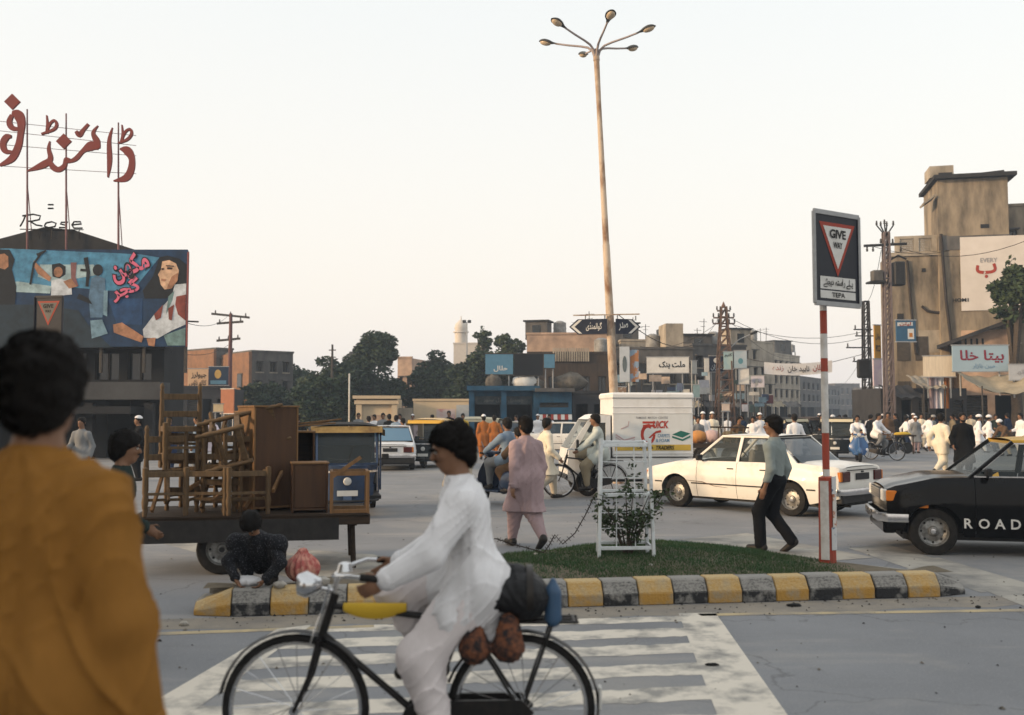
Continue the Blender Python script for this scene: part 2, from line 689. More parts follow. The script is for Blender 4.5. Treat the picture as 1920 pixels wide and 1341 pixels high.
def ik(a, c, l1, l2, hint):
    a, c = Vector(a), Vector(c)
    d = c - a
    L = d.length
    mx = (l1 + l2) * 0.998
    if L > mx:
        c = a + d * (mx / L)
        d = c - a
        L = mx
    x = (l1 * l1 - l2 * l2 + L * L) / (2 * L)
    hgt = math.sqrt(max(l1 * l1 - x * x, 0))
    u = d.normalized()
    hv = Vector(hint)
    hv = hv - u * hv.dot(u)
    if hv.length < 1e-4:
        hv = Vector((0, 1, 0))
    hv.normalize()
    return a + u * x + hv * hgt, c


def person(label, loc, rz, pose=None, top='kurta', tc='white', bottom='shalwar', bc=None, res=0.02, height=1.72, hem=0.50, hair=True, beard=False,
           headgear=None, group=None, seed=1.0, shoes=True, hair_vol=0.0, fold=1.0, dust=None, vest=None, hold=None, scarf=None, skirt_frac=None, tail=None, loose=0.0, crease=1.0):
    P = dict(pel=(0, 0, 0.93), lean=2, side=0.0, tilt=0, turn=0, hl=(-0.27, 0.04, 0.80), hr=(0.27, 0.04, 0.80), el=(-0.3, -1, 0), er=(0.3, -1, 0),
             fl=(-0.10, 0, 0.085), fr=(0.10, 0, 0.085), kl=(0, 1, 0), kr=(0, 1, 0), tl=(0, 1, 0), tr=(0, 1, 0), curl=0.5)
    if pose:
        P.update(pose)
    pel = Vector(P['pel'])
    ln = R(P['lean'])
    up = Vector((math.sin(R(P['side'])), math.sin(ln), math.cos(ln))).normalized()
    ln2 = ln * 0.55
    up2 = Vector((math.sin(R(P['side'])) * 0.5, math.sin(ln2), math.cos(ln2))).normalized()
    chest = pel + up * 0.36
    neck = pel + up * 0.505
    sL, sR = pel + up * 0.405 + Vector((-0.165, 0, 0)), pel + up * 0.405 + Vector((0.165, 0, 0))
    hc = neck + up2 * 0.165 + Vector((0, 0.015, 0))
    H = (Matrix.Rotation(R(P['turn']), 3, 'Z') @ Matrix.Rotation(-R(P['tilt']), 3, 'X'))
    hp = lambda x, y, z: hc + H @ Vector((x, y, z))
    eL, hL = ik(sL, P['hl'], 0.285, 0.25, P['el'])
    eR, hR = ik(sR, P['hr'], 0.285, 0.25, P['er'])
    hipL, hipR = pel + Vector((-0.088, 0, -0.02)), pel + Vector((0.088, 0, -0.02))
    kL, aL = ik(hipL, P['fl'], 0.425, 0.415, P['kl'])
    kR, aR = ik(hipR, P['fr'], 0.425, 0.415, P['kr'])
    pts = [pel, chest, neck, hc, sL, sR, eL, eR, hL, hR, kL, kR, aL, aR]
    lo = np.min([tuple(p) for p in pts], 0) - 0.27
    hi = np.max([tuple(p) for p in pts], 0) + 0.27
    lo[2] = max(lo[2], min(aL.z, aR.z) - 0.14)
    fine = res <= 0.013
    # --- body
    F = Field(lo, hi, res)
    F.cone(pel, chest, 0.115, 0.125, 0.05, 0.72).cone(chest, neck, 0.12, 0.06, 0.05, 0.75).cone(sL, sR, 0.05, 0.05, 0.05)
    F.cone(neck - up * 0.04, hp(0, -0.018, -0.055), 0.058, 0.05, 0.03)
    for S, E, W, sg in ((sL, eL, hL, -1), (sR, eR, hR, 1)):
        F.cone(S, E, 0.046, 0.036, 0.03).cone(E, W, 0.036, 0.025, 0.02)
        d = (W - E).normalized()
        pn = Vector((-sg, 0.2, 0))
        pn = (pn - d * pn.dot(d)).normalized()
        ac = d.cross(pn).normalized()
        if ac.y < 0:
            ac = -ac
        rf = max(0.0088, res * 0.62)
        M = Matrix((ac, pn, d)).transposed()
        F.ell(W + d * 0.05, (0.040, 0.018 + res * 0.3, 0.052), 0.015, M)
        cu = P['curl']
        for q in range(4):
            b = W + d * 0.088 + ac * (0.027 - 0.018 * q)
            l = (0.040, 0.045, 0.042, 0.032)[q]
            d1 = (d + pn * cu * 0.8).normalized()
            m1 = b + d1 * l
            d2 = (d * (1 - 0.7 * cu) + pn * cu * 2.0).normalized()
            F.cone(b, m1, rf, rf * 0.95, 0.006).cone(m1, m1 + d2 * l * 0.95, rf * 0.95, rf * 0.8, 0.004)
        tb = W + d * 0.022 + ac * 0.034
        F.cone(tb, tb + (d * 0.7 + ac * 0.6 + pn * 0.5 * cu).normalized() * 0.045, rf * 1.25, rf * 1.05, 0.012)
        t2 = tb + (d * 0.7 + ac * 0.6 + pn * 0.5 * cu).normalized() * 0.045
        F.cone(t2, t2 + (d + pn * cu).normalized() * 0.032, rf * 1.05, rf * 0.8, 0.006)
    for Hh, K, A, T in ((hipL, kL, aL, P['tl']), (hipR, kR, aR, P['tr'])):
        F.cone(Hh, K, 0.082, 0.052, 0.04).cone(K, A, 0.05, 0.033, 0.03)
        T = Vector(T).normalized()
        F.cone(A - T * 0.03 + Vector((0, 0, -0.035)), A + T * 0.15 + Vector((0, 0, -0.055)), 0.038, 0.026, 0.02)
    F.ell(hp(0, -0.012, 0.03), (0.073, 0.094, 0.087), 0.02, H).ell(hp(0, 0.020, -0.03), (0.060, 0.070, 0.083), 0.03, H)
    F.ell(hp(0, 0.058, -0.088), (0.032, 0.026, 0.024), 0.03, H)
    if fine:
        F.cone(hp(-0.034, 0.083, 0.022), hp(0.034, 0.083, 0.022), 0.010, 0.010, 0.02)
        for sx in (-1, 1):
            F.ell(hp(0.031 * sx, 0.100, 0.004), (0.017, 0.014, 0.011), 0.012, H, cut=True)
            F.ell(hp(0.040 * sx, 0.066, -0.022), (0.016, 0.016, 0.014), 0.02, H)
        F.ell(hp(0, 0.092, -0.052), (0.022, 0.010, 0.007), 0.010, H).ell(hp(0, 0.089, -0.066), (0.018, 0.010, 0.006), 0.008, H)
    F.cone(hp(0, 0.086, 0.012), hp(0, 0.108, -0.024), max(0.009, res * 0.5), max(0.014, res * 0.65), 0.012)
    for sx in (-1, 1):
        F.ell(hp(0.076 * sx, -0.008, -0.008), (max(0.011, res * 0.7), 0.021, 0.032), 0.008, H)
    k = height / 1.72
    body = F.build('person', SKIN)
    props(body, label, 'person', group)
    body.location = loc
    body.rotation_euler = (0, 0, rz)
    body.scale = (k, k, k)
    # --- hair, beard, headgear
    hl_ = hc - Vector((0.16, 0.16, 0.17))
    hh_ = hc + Vector((0.16, 0.16, 0.19))
    hr = min(res, 0.016)
    if hair:
        G = Field(hl_, hh_, hr)
        v = 0.013 + hair_vol
        G.ell(hp(0, -0.014, 0.034), (0.075 + v, 0.096 + v, 0.088 + v), 0.01, H)
        G.ell(hp(0, -0.048, -0.035), (0.068 + v * 0.6, 0.060 + v * 0.6, 0.080), 0.03, H)
        for sx in (-1, 1):
            G.ell(hp(0.066 * sx, 0.004, 0.0), (0.015 + v * 0.3, 0.026, 0.045), 0.02, H)
        G.noise(0.004, 75)
        G.noise(0.004, 33)
        n = H @ Vector((0, 1, -0.95))
        X, Y, Z = G.ax[0][:, None, None], G.ax[1][None, :, None], G.ax[2][None, None, :]
        n = np.array(n) / 1.38
        p0 = hp(0, 0.034 + hair_vol, 0)
        d = (X - p0.x) * n[0] + (Y - p0.y) * n[1] + (Z - p0.z) * n[2] + 0.007 * np.sin(90 * X + 40 * Z) + 0.006 * np.sin(47 * X - 60 * Z + seed)
        G.f = np.maximum(G.f, d.astype(np.float32))
        if fine:
            for sx in (-1, 1):
                G.cone(hp(0.046 * sx, 0.090, 0.024), hp(0.018 * sx, 0.100, 0.023), 0.0055, 0.006, 0.004)
        G.build('hair', HAIR, body, strands=(5000 if res < 0.01 else 2200 if fine else 0), slen=0.026)
    if beard:
        G = Field(hl_ - Vector((0, 0, 0.05)), hh_, hr)
        G.ell(hp(0, 0.022, -0.045), (0.067, 0.082, 0.088), 0.01, H).ell(hp(0, 0.06, -0.10), (0.045, 0.038, 0.04), 0.03, H)
        G.noise(0.004, 75)
        G.plane(tuple(hp(0, 0, -0.046)), tuple(H @ Vector((0, 0.35, 1))))
        G.plane(tuple(hp(0, -0.01, 0)), tuple(H @ Vector((0, -1, -0.3))))
        G.build('beard', HAIR, body)
    elif fine:
        G = Field(hl_, hh_, min(res, 0.008))
        G.cone(hp(-0.024, 0.092, -0.044), hp(0, 0.101, -0.040), 0.006, 0.0075, 0.004).cone(hp(0.024, 0.092, -0.044), hp(0, 0.101, -0.040), 0.006, 0.0075, 0.004)
        G.build('moustache', HAIR, body)
    if fine:
        for sx in (-1, 1):
            c = hp(0.031 * sx, 0.0855, 0.004)
            MB().ball(c, (0.0125, 0.010, 0.0085), 10, 6).ball(c + H @ Vector((0, 0.006, 0)), (0.0055, 0.0055, 0.0055), 8, 5).build('eye', EYEW, body, smooth=60)
    if headgear == 'cap':
        G = Field(hl_, hh_, hr)
        G.ell(hp(0, -0.012, 0.034), (0.093, 0.113, 0.108), 0.01, H).plane(tuple(hp(0, 0, 0.05)), tuple(H @ Vector((0, 0.1, -1))))
        G.build('cap', CL['white'], body)
    elif headgear == 'turban':
        G = Field(hl_, hh_, hr)
        G.ell(hp(0, -0.012, 0.07), (0.115, 0.135, 0.07), 0.02, H).ell(hp(0, -0.01, 0.11), (0.08, 0.09, 0.05), 0.03, H).folds(0.008, 1, 3, 2.5)
        G.build('turban', CL['white'], body)
    # --- lower clothes
    tcm, bcm = CL[tc], CL[bc or tc]
    F = Field(lo, hi, res)
    if bottom == 'shalwar':
        F.ell(pel + Vector((0, -0.01, -0.03)), (0.16, 0.125, 0.13), 0.05)
        for Hh, K, A in ((hipL, kL, aL), (hipR, kR, aR)):
            F.cone(Hh, K, 0.118, 0.108, 0.06).cone(K, A + (K - A).normalized() * 0.03, 0.108, 0.062, 0.05)
        F.folds(0.011 * fold, seed + 2, 5.0, 1.0)
    else:
        F.ell(pel + Vector((0, -0.01, -0.02)), (0.150, 0.118, 0.11), 0.05)
        for Hh, K, A in ((hipL, kL, aL), (hipR, kR, aR)):
            F.cone(Hh, K, 0.104, 0.080, 0.04).cone(K, A + (K - A).normalized() * 0.0, 0.080, 0.070, 0.04)
        F.folds(0.006 * fold, seed + 2, 4.0, 1.1)
    F.build('shalwar' if bottom == 'shalwar' else 'trousers', bcm, body)
    # --- upper clothes
    F = Field(lo, hi, res)
    rt = (0.146 if top == 'kurta' else 0.142) + 0.016 * loose
    F.cone(pel + up * 0.02, chest, rt, rt + 0.008, 0.05, 0.74).cone(chest, neck - up * 0.01, rt - 0.01, 0.066, 0.06, 0.78)
    for S in (sL, sR):
        F.cone(S, neck - up * 0.045, 0.060, 0.052, 0.05)
    F.cone(neck - up * 0.03, neck + up * 0.03, 0.064, 0.059, 0.03)
    for S, E, W in ((sL, eL, hL), (sR, eR, hR)):
        sr = (0.068 if top == 'kurta' else 0.060) + 0.010 * loose
        F.cone(S, E, sr + 0.006, sr, 0.045).cone(E, W + (E - W) * 0.06, sr, sr * 0.78, 0.03)
    if top == 'kurta':
        fr = skirt_frac or 1.0
        for Hh, K, A in ((hipL, kL, aL), (hipR, kR, aR)):
            F.cone(Hh, Hh + (K - Hh) * fr, 0.130 if fr < 1 else 0.138, 0.124 if fr < 1 else 0.146, 0.09)
            if fr >= 1.0:
                F.cone(K, K + (A - K) * 0.35, 0.146, 0.152, 0.08)
        if tail:
            F.cone(pel + Vector((0, -0.04, 0)), tail, 0.13, 0.09, 0.08)
        F.folds(0.0105 * fold, seed, 6.0, crease)
        if fr >= 1.0:
            F.plane((0, 0, hem), (0, 0, -1))
    else:
        F.folds(0.0075 * fold, seed, 4.0, 1.2)
        F.plane(tuple(pel - up * 0.03), tuple(-up))
    F.plane(tuple(neck + up * 0.024), tuple(up2))
    F.build('kurta' if top == 'kurta' else 'shirt', tcm, body)
    if fine and top == 'kurta':
        F = Field(np.array(neck) - 0.13, np.array(neck) + 0.13, min(res, 0.009))
        F.cone(neck - up * 0.012, neck + up2 * 0.034, 0.070, 0.064, 0.01).plane(tuple(neck + up2 * 0.034), tuple(up2)).plane(tuple(neck - up * 0.004), tuple(-up2))
        F.build('collar', tcm, body)
        for E, W in ((eL, hL), (eR, hR)):
            c0, c1 = W + (E - W) * 0.16, W + (E - W) * 0.02
            F = Field(np.array((c0 + c1) / 2) - 0.13, np.array((c0 + c1) / 2) + 0.13, min(res, 0.009))
            F.cone(c0, c1, 0.058, 0.056, 0.01).plane(tuple(c1), tuple(c1 - c0)).plane(tuple(c0), tuple(c0 - c1))
            F.build('cuff', tcm, body)
    if vest:
        F = Field(lo, hi, res)
        F.cone(pel + up * 0.05, chest, rt + 0.018, rt + 0.026, 0.05, 0.76).cone(chest, neck - up * 0.04, rt + 0.005, 0.08, 0.06, 0.8).cone(sL * 0.8 + sR * 0.2, sR * 0.8 + sL * 0.2, 0.082, 0.082, 0.05)
        F.folds(0.006, seed, 4, 1).plane(tuple(pel), tuple(-up)).plane(tuple(neck - up * 0.005), tuple(up2))
        F.build('waistcoat', CL[vest], body)
    if scarf:
        F = Field(hl_ - Vector((0.12, 0.12, 0.3)), hh_ + Vector((0.12, 0.12, 0)), min(res, 0.014))
        F.ell(hp(0, -0.02, 0.02), (0.10, 0.118, 0.122), 0.02, H).cone(hp(0, -0.04, -0.05), chest, 0.11, 0.20, 0.06, 0.8).folds(0.009, seed, 5, 1.2)
        F.plane(tuple(hp(0, 0.045, 0)), tuple(H @ Vector((0, 1, -0.25))))
        F.build('head_scarf', CL[scarf], body)
    if shoes:
        for A, T in ((aL, P['tl']), (aR, P['tr'])):
            T = Vector(T).normalized()
            F = Field(np.array(A) - 0.24, np.array(A) + 0.24, min(res, 0.016))
            F.cone(A - T * 0.04 + Vector((0, 0, -0.036)), A + T * 0.16 + Vector((0, 0, -0.054)), 0.050, 0.037, 0.03)
            F.cone(A - T * 0.02, A + Vector((0, 0, -0.03)), 0.046, 0.046, 0.02)
            if T.z > -0.2:
                F.plane(tuple(A + Vector((0, 0, -0.086))), (0, 0, -1))
            F.build('shoe', SHOE, body)
    return body


def walk_pose(s=0.28, arm=0.16, back=0.12, **k):
    """mid-stride, left foot forward (s > 0)"""
    d = dict(pel=(0, 0, 0.905), lean=4, fl=(-0.085, s, 0.09), fr=(0.085, -s, 0.085 + back), tr=(0, 0.75, -0.55), tl=(0, 1, 0.05),
             hl=(-0.26, -arm, 0.84), hr=(0.26, arm + 0.08, 0.86), el=(-0.3, -1, 0), er=(0.3, -1, 0))
    d.update(k)
    return d


# ------------------------------------------------------------ the ground
def road_mat():
    m = mat('dusty_asphalt', (0.25, 0.257, 0.27), 0.9, (0.175, 0.182, 0.195), 0.35, 0.9, bump=0.25, bscale=70, spec=0.25, thr=(0.3, 0.75))
    t = m.node_tree
    b = t.nodes['Principled BSDF']
    base = b.inputs['Base Color'].links[0].from_socket
    tc = t.nodes.new('ShaderNodeTexCoord')

    def layer(base, scale, c, lo, hi, a, st=(1, 1, 1)):
        mp = t.nodes.new('ShaderNodeMapping')
        mp.inputs['Scale'].default_value = st
        n = t.nodes.new('ShaderNodeTexNoise')
        n.inputs['Scale'].default_value = scale
        n.inputs['Detail'].default_value = 7
        n.inputs['Roughness'].default_value = 0.7
        mr = t.nodes.new('ShaderNodeMapRange')
        mr.inputs['From Min'].default_value = lo
        mr.inputs['From Max'].default_value = hi
        mr.inputs['To Max'].default_value = a
        mx = t.nodes.new('ShaderNodeMix')
        mx.data_type = 'RGBA'
        mx.inputs['B'].default_value = (*c, 1)
        t.links.new(tc.outputs['Object'], mp.inputs[0])
        t.links.new(mp.outputs[0], n.inputs['Vector'])
        t.links.new(n.outputs['Fac'], mr.inputs[0])
        t.links.new(mr.outputs[0], mx.inputs['Factor'])
        t.links.new(base, mx.inputs['A'])
        return mx.outputs['Result']
    base = layer(base, 0.22, (0.36, 0.335, 0.295), 0.50, 0.74, 0.7)                # blown sand
    base = layer(base, 1.1, (0.15, 0.15, 0.155), 0.58, 0.78, 0.6, (0.35, 1.6, 1))    # oil and tyre marks along the traffic
    base = layer(base, 2.7, (0.13, 0.13, 0.135), 0.60, 0.74, 0.55)                 # patched and stained spots
    base = layer(base, 0.9, (0.38, 0.355, 0.32), 0.55, 0.75, 0.5, (0.25, 1.2, 1))     # worn wheel tracks
    base = layer(base, 55, (0.44, 0.43, 0.41), 0.55, 0.75, 0.6)                    # aggregate
    base = layer(base, 90, (0.12, 0.12, 0.12), 0.60, 0.78, 0.6)
    # cracks
    nz = t.nodes.new('ShaderNodeTexNoise')
    nz.inputs['Scale'].default_value = 1.3
    nz.inputs['Detail'].default_value = 6
    va = t.nodes.new('ShaderNodeVectorMath')
    va.operation = 'MULTIPLY_ADD'
    va.inputs[1].default_value = (0.9, 0.9, 0.9)
    t.links.new(tc.outputs['Object'], nz.inputs['Vector'])
    t.links.new(nz.outputs['Color'], va.inputs[0])
    t.links.new(tc.outputs['Object'], va.inputs[2])
    vo_ = t.nodes.new('ShaderNodeTexVoronoi')
    vo_.feature = 'DISTANCE_TO_EDGE'
    vo_.inputs['Scale'].default_value = 0.42
    t.links.new(va.outputs[0], vo_.inputs['Vector'])
    mr = t.nodes.new('ShaderNodeMapRange')
    mr.inputs['From Min'].default_value = 0.0
    mr.inputs['From Max'].default_value = 0.0055
    mr.inputs['To Min'].default_value = 0.45
    mr.inputs['To Max'].default_value = 0.0
    t.links.new(vo_.outputs['Distance'], mr.inputs[0])
    mx = t.nodes.new('ShaderNodeMix')
    mx.data_type = 'RGBA'
    mx.inputs['B'].default_value = (0.06, 0.06, 0.06, 1)
    t.links.new(base, mx.inputs['A'])
    t.links.new(mr.outputs[0], mx.inputs['Factor'])
    t.links.new(mx.outputs['Result'], b.inputs['Base Color'])
    return m


ROADM = road_mat()
g = MB().grid(lambda u, v: (-300 + 600 * u, -20 + 620 * v, 0), 12, 12).build('road', ROADM)
props(g, 'dusty grey asphalt of the wide road junction', kind='structure')

A0, B0 = gnd(358, 1159), gnd(1824, 1118)
KU = (B0 - A0).normalized()
KN = Vector((-KU.y, KU.x, 0))
KL = (B0 - A0).length


def kp(s, n, z=0.0):
    return A0 + KU * s + KN * n + Vector((0, 0, z))


PAINT = mat('worn_white_paint', (0.62, 0.57, 0.49), 0.9, (0.28, 0.27, 0.25), 3.2, 1.0, bump=0.3, bscale=60, detail=12, thr=(0.46, 0.63))
PAINTF = mat('faded_white_paint', (0.36, 0.34, 0.30), 0.9, (0.22, 0.215, 0.205), 1.6, 1.0, detail=10, thr=(0.40, 0.62))
PAINTY = mat('worn_yellow_line', (0.46, 0.37, 0.22), 0.9, (0.26, 0.24, 0.21), 3.0, 1.0, detail=10, thr=(0.38, 0.66))
SAND = mat('kerbside_dust', (0.30, 0.265, 0.215), 0.95, (0.20, 0.19, 0.18), 2.5, 0.9, bump=0.3, bscale=60)
rag = random.Random(3)


def strip(name, pts, m, z, label=None):
    """a flat strip laid on the road; pts = outline"""
    o = MB().add([(p[0], p[1], z) for p in pts], [tuple(range(len(pts)))]).build(name, m)
    return props(o, label, kind='structure')


# sand swept up against the kerb, yellow edge line, zebra crossing
N = 26
dust_pts = [kp(-0.7 + (KL + 3.4) * i / N, -0.02) for i in range(N + 1)] + [kp(-0.7 + (KL + 3.4) * i / N, -0.42 - 0.14 * rag.random()) for i in range(N, -1, -1)]
strip('kerbside_dust', dust_pts, SAND, 0.0012, 'pale sand swept against the striped kerb')
strip('edge_line', [kp(-1.4, -0.58), kp(1.55, -0.50), kp(1.55, -0.60), kp(-1.4, -0.70)], PAINTY, 0.0024, 'faded yellow edge line left of the crossing')
strip('edge_line', [kp(4.35, -0.44), kp(9.5, -0.80), kp(9.5, -0.92), kp(4.35, -0.54)], PAINTY, 0.0024, 'faded yellow edge line right of the crossing')
zc = bpy.data.objects.new('zebra_crossing', None)
link(zc)
props(zc, 'worn white zebra crossing in front of the kerb', kind='structure')
cL0, cL1 = gnd(585, 1172), gnd(300, 1380)
cR0, cR1 = gnd(1272, 1150), gnd(1352, 1360)
cRo0, cRo1 = gnd(1342, 1150), gnd(1490, 1360)


def mark(name, pts, parent, z=0.0024, m=None):
    return MB().add([(p[0], p[1], z) for p in pts], [tuple(range(len(pts)))]).build(name, m or PAINT, parent)


mark('border_line', [cR0, cRo0, cRo1, cR1], zc)
cLo0, cLo1 = gnd(520, 1180), gnd(180, 1380)
mark('border_line', [cLo0, cL0, cL1, cLo1], zc, 0.0030)


def across(s, t, a0=cL0, a1=cL1, b0=cR0, b1=cR1):
    """point on the crossing: s 0..1 from left to right, t = metres from the kerb line"""
    base = kp(0, -t)
    ts = []
    for p0, p1 in ((a0, a1), (b0, b1)):
        d = p1 - p0
        k = (base - p0).dot(KN) / d.dot(KN)
        ts.append(p0 + d * k)
    return ts[0] + (ts[1] - ts[0]) * s


ys = [0.50, 0.96, 1.50, 2.08, 2.66, 3.24, 3.8]
for y0 in ys:
    w = 0.30 if y0 > 0.6 else 0.22
    pa = [across(i / 60, y0 + 0.022 * rag.random() * (1 + math.sin(i * 0.7 + y0 * 9))) for i in range(61)] + [across(i / 60, y0 + w + 0.022 * rag.random() * (1 + math.sin(i * 0.5 + y0 * 5))) for i in range(60, -1, -1)]
    mark('stripe', pa, zc, 0.0018)

# faded arrows and hatching behind the island
for qi, (lab, quad) in enumerate((('faded white road stripe behind the striped kerb, left', [(300, 1018), (420, 1008), (720, 1080), (560, 1088)]),
                  ('faded white road stripe behind the crouching figure', [(560, 1030), (700, 1040), (860, 1075), (640, 1072)]),
                  ('pale road stripe running under the black taxi bonnet', [(1590, 1028), (1660, 1020), (1920, 1098), (1840, 1112)]),
                  ('pale road stripe beside the right end of the kerb', [(1700, 1050), (1760, 1046), (2050, 1130), (1940, 1145)]),
                  ('pale dusty stripe behind the grass and the sign post', [(1270, 1012), (1400, 1000), (1640, 1046), (1560, 1052)]))):
    strip('road_stripe', [gnd(*q) for q in quad], PAINTF, 0.0016 + 0.0006 * qi, lab)

# ------------------------------------------------------------ traffic island
KERBY = mat('kerb_yellow', (0.44, 0.25, 0.06), 0.85, (0.33, 0.27, 0.18), 8, 0.95, bump=0.5, bscale=40, detail=11, thr=(0.44, 0.66))
KERBB = mat('kerb_black', (0.045, 0.046, 0.05), 0.85, (0.30, 0.29, 0.27), 7, 0.9, bump=0.4, bscale=45, detail=10, thr=(0.50, 0.66))
KERBG = mat('kerb_concrete', (0.34, 0.32, 0.28), 0.9, (0.20, 0.19, 0.17), 5, 0.8, bump=0.4, bscale=45)


def dusty_lit_top(m, zlo, col):
    """settled dust, scuffed paint and painted-in skylight on the sloping upper face"""
    t = m.node_tree
    b = t.nodes['Principled BSDF']
    base = b.inputs['Base Color'].links[0].from_socket
    ge = t.nodes.new('ShaderNodeNewGeometry')
    sp = t.nodes.new('ShaderNodeSeparateXYZ')
    t.links.new(ge.outputs['True Normal'], sp.inputs[0])  # paler where faces turn up, partly imitating light from the sky
    n = t.nodes.new('ShaderNodeTexNoise')
    n.inputs['Scale'].default_value = 16
    n.inputs['Detail'].default_value = 8
    mu = t.nodes.new('ShaderNodeMath')
    mu.operation = 'MULTIPLY'
    t.links.new(sp.outputs['Z'], mu.inputs[0])
    t.links.new(n.outputs['Fac'], mu.inputs[1])
    mr = t.nodes.new('ShaderNodeMapRange')
    mr.inputs['From Min'].default_value = 0.12
    mr.inputs['From Max'].default_value = zlo
    mr.inputs['To Max'].default_value = 0.85
    t.links.new(mu.outputs[0], mr.inputs[0])
    mx = t.nodes.new('ShaderNodeMix')
    mx.data_type = 'RGBA'
    mx.inputs['B'].default_value = (*col, 1)
    t.links.new(base, mx.inputs['A'])
    t.links.new(mr.outputs[0], mx.inputs['Factor'])
    t.links.new(mx.outputs['Result'], b.inputs['Base Color'])


dusty_lit_top(KERBB, 0.34, (0.29, 0.28, 0.26))
dusty_lit_top(KERBY, 0.50, (0.50, 0.38, 0.20))

back_px = [(372, 1124), (500, 1096), (640, 1078), (820, 1056), (1000, 1037), (1230, 1020), (1400, 1034), (1560, 1053), (1700, 1068), (1800, 1088)]
BACK = [gnd(x, y, 0.20) for x, y in back_px]
BACK[0] = kp(0.08, 0.55, 0.2)
BACK[-1] = kp(KL - 0.12, 0.62, 0.2)


def back_at(s):
    """back edge at kerb coordinate s"""
    c = [((p - A0).dot(KU), (p - A0).dot(KN)) for p in BACK]
    for (s0, n0), (s1, n1) in zip(c, c[1:]):
        if s <= s1:
            return n0 + (n1 - n0) * max(0, (s - s0)) / max(s1 - s0, 1e-6)
    return c[-1][1]


def mound(s, n):
    nb = back_at(s)
    k = max(0, min(1, (n - 0.24) / max(nb - 0.24, 0.05)))
    hill = 0.095 * math.exp(-((s - 4.4) / 1.5) ** 2) * math.sin(math.pi * min(1, k * 0.85))
    return 0.205 + hill + 0.012 * math.sin(5 * s + 3 * n) * math.sin(4 * n)


SOIL = mat('island_soil', (0.20, 0.165, 0.115), 0.95, (0.12, 0.10, 0.07), 5, 0.9, bump=0.6, bscale=30)
isl = MB().grid(lambda u, v: tuple(kp(0.06 + (KL - 0.12) * u, 0.22 + (back_at(KL * u) - 0.28) * v, mound(KL * u, 0.22 + (back_at(KL * u) - 0.28) * v))), 90, 24).build('traffic_island', SOIL, smooth=60)
props(isl, 'raised traffic island of bare soil and grass', kind='structure')
sec = [(0, 0), (0.004, 0.105), (0.075, 0.205), (0.095, 0.222), (0.25, 0.222), (0.25, 0)]
NB = 22
for i in range(NB):
    j = NB - 1 - i
    mb = MB()
    l0, l1 = KL * i / NB + 0.004, KL * (i + 1) / NB - 0.004
    jit = rag.uniform(-0.006, 0.006)
    jz = rag.uniform(-0.006, 0.004)
    n = len(sec)
    ends = []
    for e, l in enumerate((l0, l1)):
        sc_ = 1.0
        zz = 1.0
        if i == 0 and e == 0:
            zz = 0.45
        if i == NB - 1 and e == 1:
            zz = 0.50
        inn = 0.10 if (i == NB - 1 and e == 1) or (i == 0 and e == 0) else 0.0
        ends += [kp(l, a * (1 - inn) + inn + jit, max(0, z * zz + (jz if z > 0.01 else 0))) for a, z in sec]
    mb.add(ends, [tuple(range(n))[::-1], tuple(range(n, 2 * n))] + [(k, (k + 1) % n, (k + 1) % n + n, k + n) for k in range(n)])
    mb.build('kerb_block', KERBB if j % 2 == 0 else KERBY, isl, bevel=0.008)
# plain concrete edging along the back
for (p, q) in zip(BACK, BACK[1:]):
    d = (q - p)
    L = d.length
    m = max(1, round(L / 0.6))
    for k in range(m):
        a, b = p + d * (k / m), p + d * ((k + 1) / m)
        dd = (b - a).normalized() * 0.006
        zt = rag.uniform(0.185, 0.205)
        MB().bar(Vector((a.x, a.y, zt / 2)) + dd, Vector((b.x, b.y, zt / 2)) - dd, 0.12, zt).build('edging_block', KERBG, isl, bevel=0.01)
MB().bar(kp(KL - 0.05, 0.22, 0.07), kp(KL - 0.12, 0.58, 0.07), 0.16, 0.15).build('edging_block', KERBB, isl, bevel=0.03)
MB().bar(kp(0.06, 0.22, 0.06), kp(0.08, 0.5, 0.06), 0.14, 0.13).build('edging_block', KERBG, isl, bevel=0.03)

GRASS = mat('grass_blades', (0.055, 0.14, 0.05), 0.8, (0.095, 0.135, 0.05), 3, 0.8)
gr = np.random.default_rng(5)
V, Fc = [], []
ns = 0
while ns < 42000:
    s = gr.uniform(2.35, 6.35)
    nb = back_at(s)
    n = gr.uniform(0.24, nb - 0.10)
    if s > 5.75 and gr.random() < (s - 5.75) / 0.5:
        ns += 1
        continue
    if s < 2.9 and gr.random() < (2.9 - s) / 0.5:
        ns += 1
        continue
    if math.sin(3.1 * s + 2 * n) * math.sin(2.3 * n + s) > 0.62 and gr.random() < 0.6:
        ns += 1
        continue
    p = kp(s, n, mound(s, n) - 0.005)
    a = gr.uniform(0, 6.28)
    hgt = gr.uniform(0.015, 0.042)
    w = 0.0045
    dx, dy = math.cos(a) * w, math.sin(a) * w
    lx, ly = gr.normal(0, 0.018), gr.normal(0, 0.018)
    k = len(V)
    V += [(p.x - dx, p.y - dy, p.z), (p.x + dx, p.y + dy, p.z), (p.x + lx, p.y + ly, p.z + hgt)]
    Fc.append((k, k + 1, k + 2))
    ns += 1
props(MB().add(V, Fc).build('grass', GRASS), 'short dark green grass on the traffic island', 'grass', kind='stuff')

# stones, litter on the island and the road
STONE = mat('pale_stone', (0.42, 0.40, 0.36), 0.9, (0.27, 0.25, 0.22), 12, 0.8, bump=0.5)
SCRAP = mat('dark_scrap', (0.03, 0.03, 0.03), 0.8)


def lump(name, label, cat, p, r, m, seed):
    q = random.Random(seed)
    mb = MB().ball((0, 0, 0), r, 9, 6)
    mb.v = [tuple(c * q.uniform(0.78, 1.15) for c in v) for v in mb.v]
    o = mb.build(name, m, smooth=60)
    o.location = p
    return props(o, label, cat)


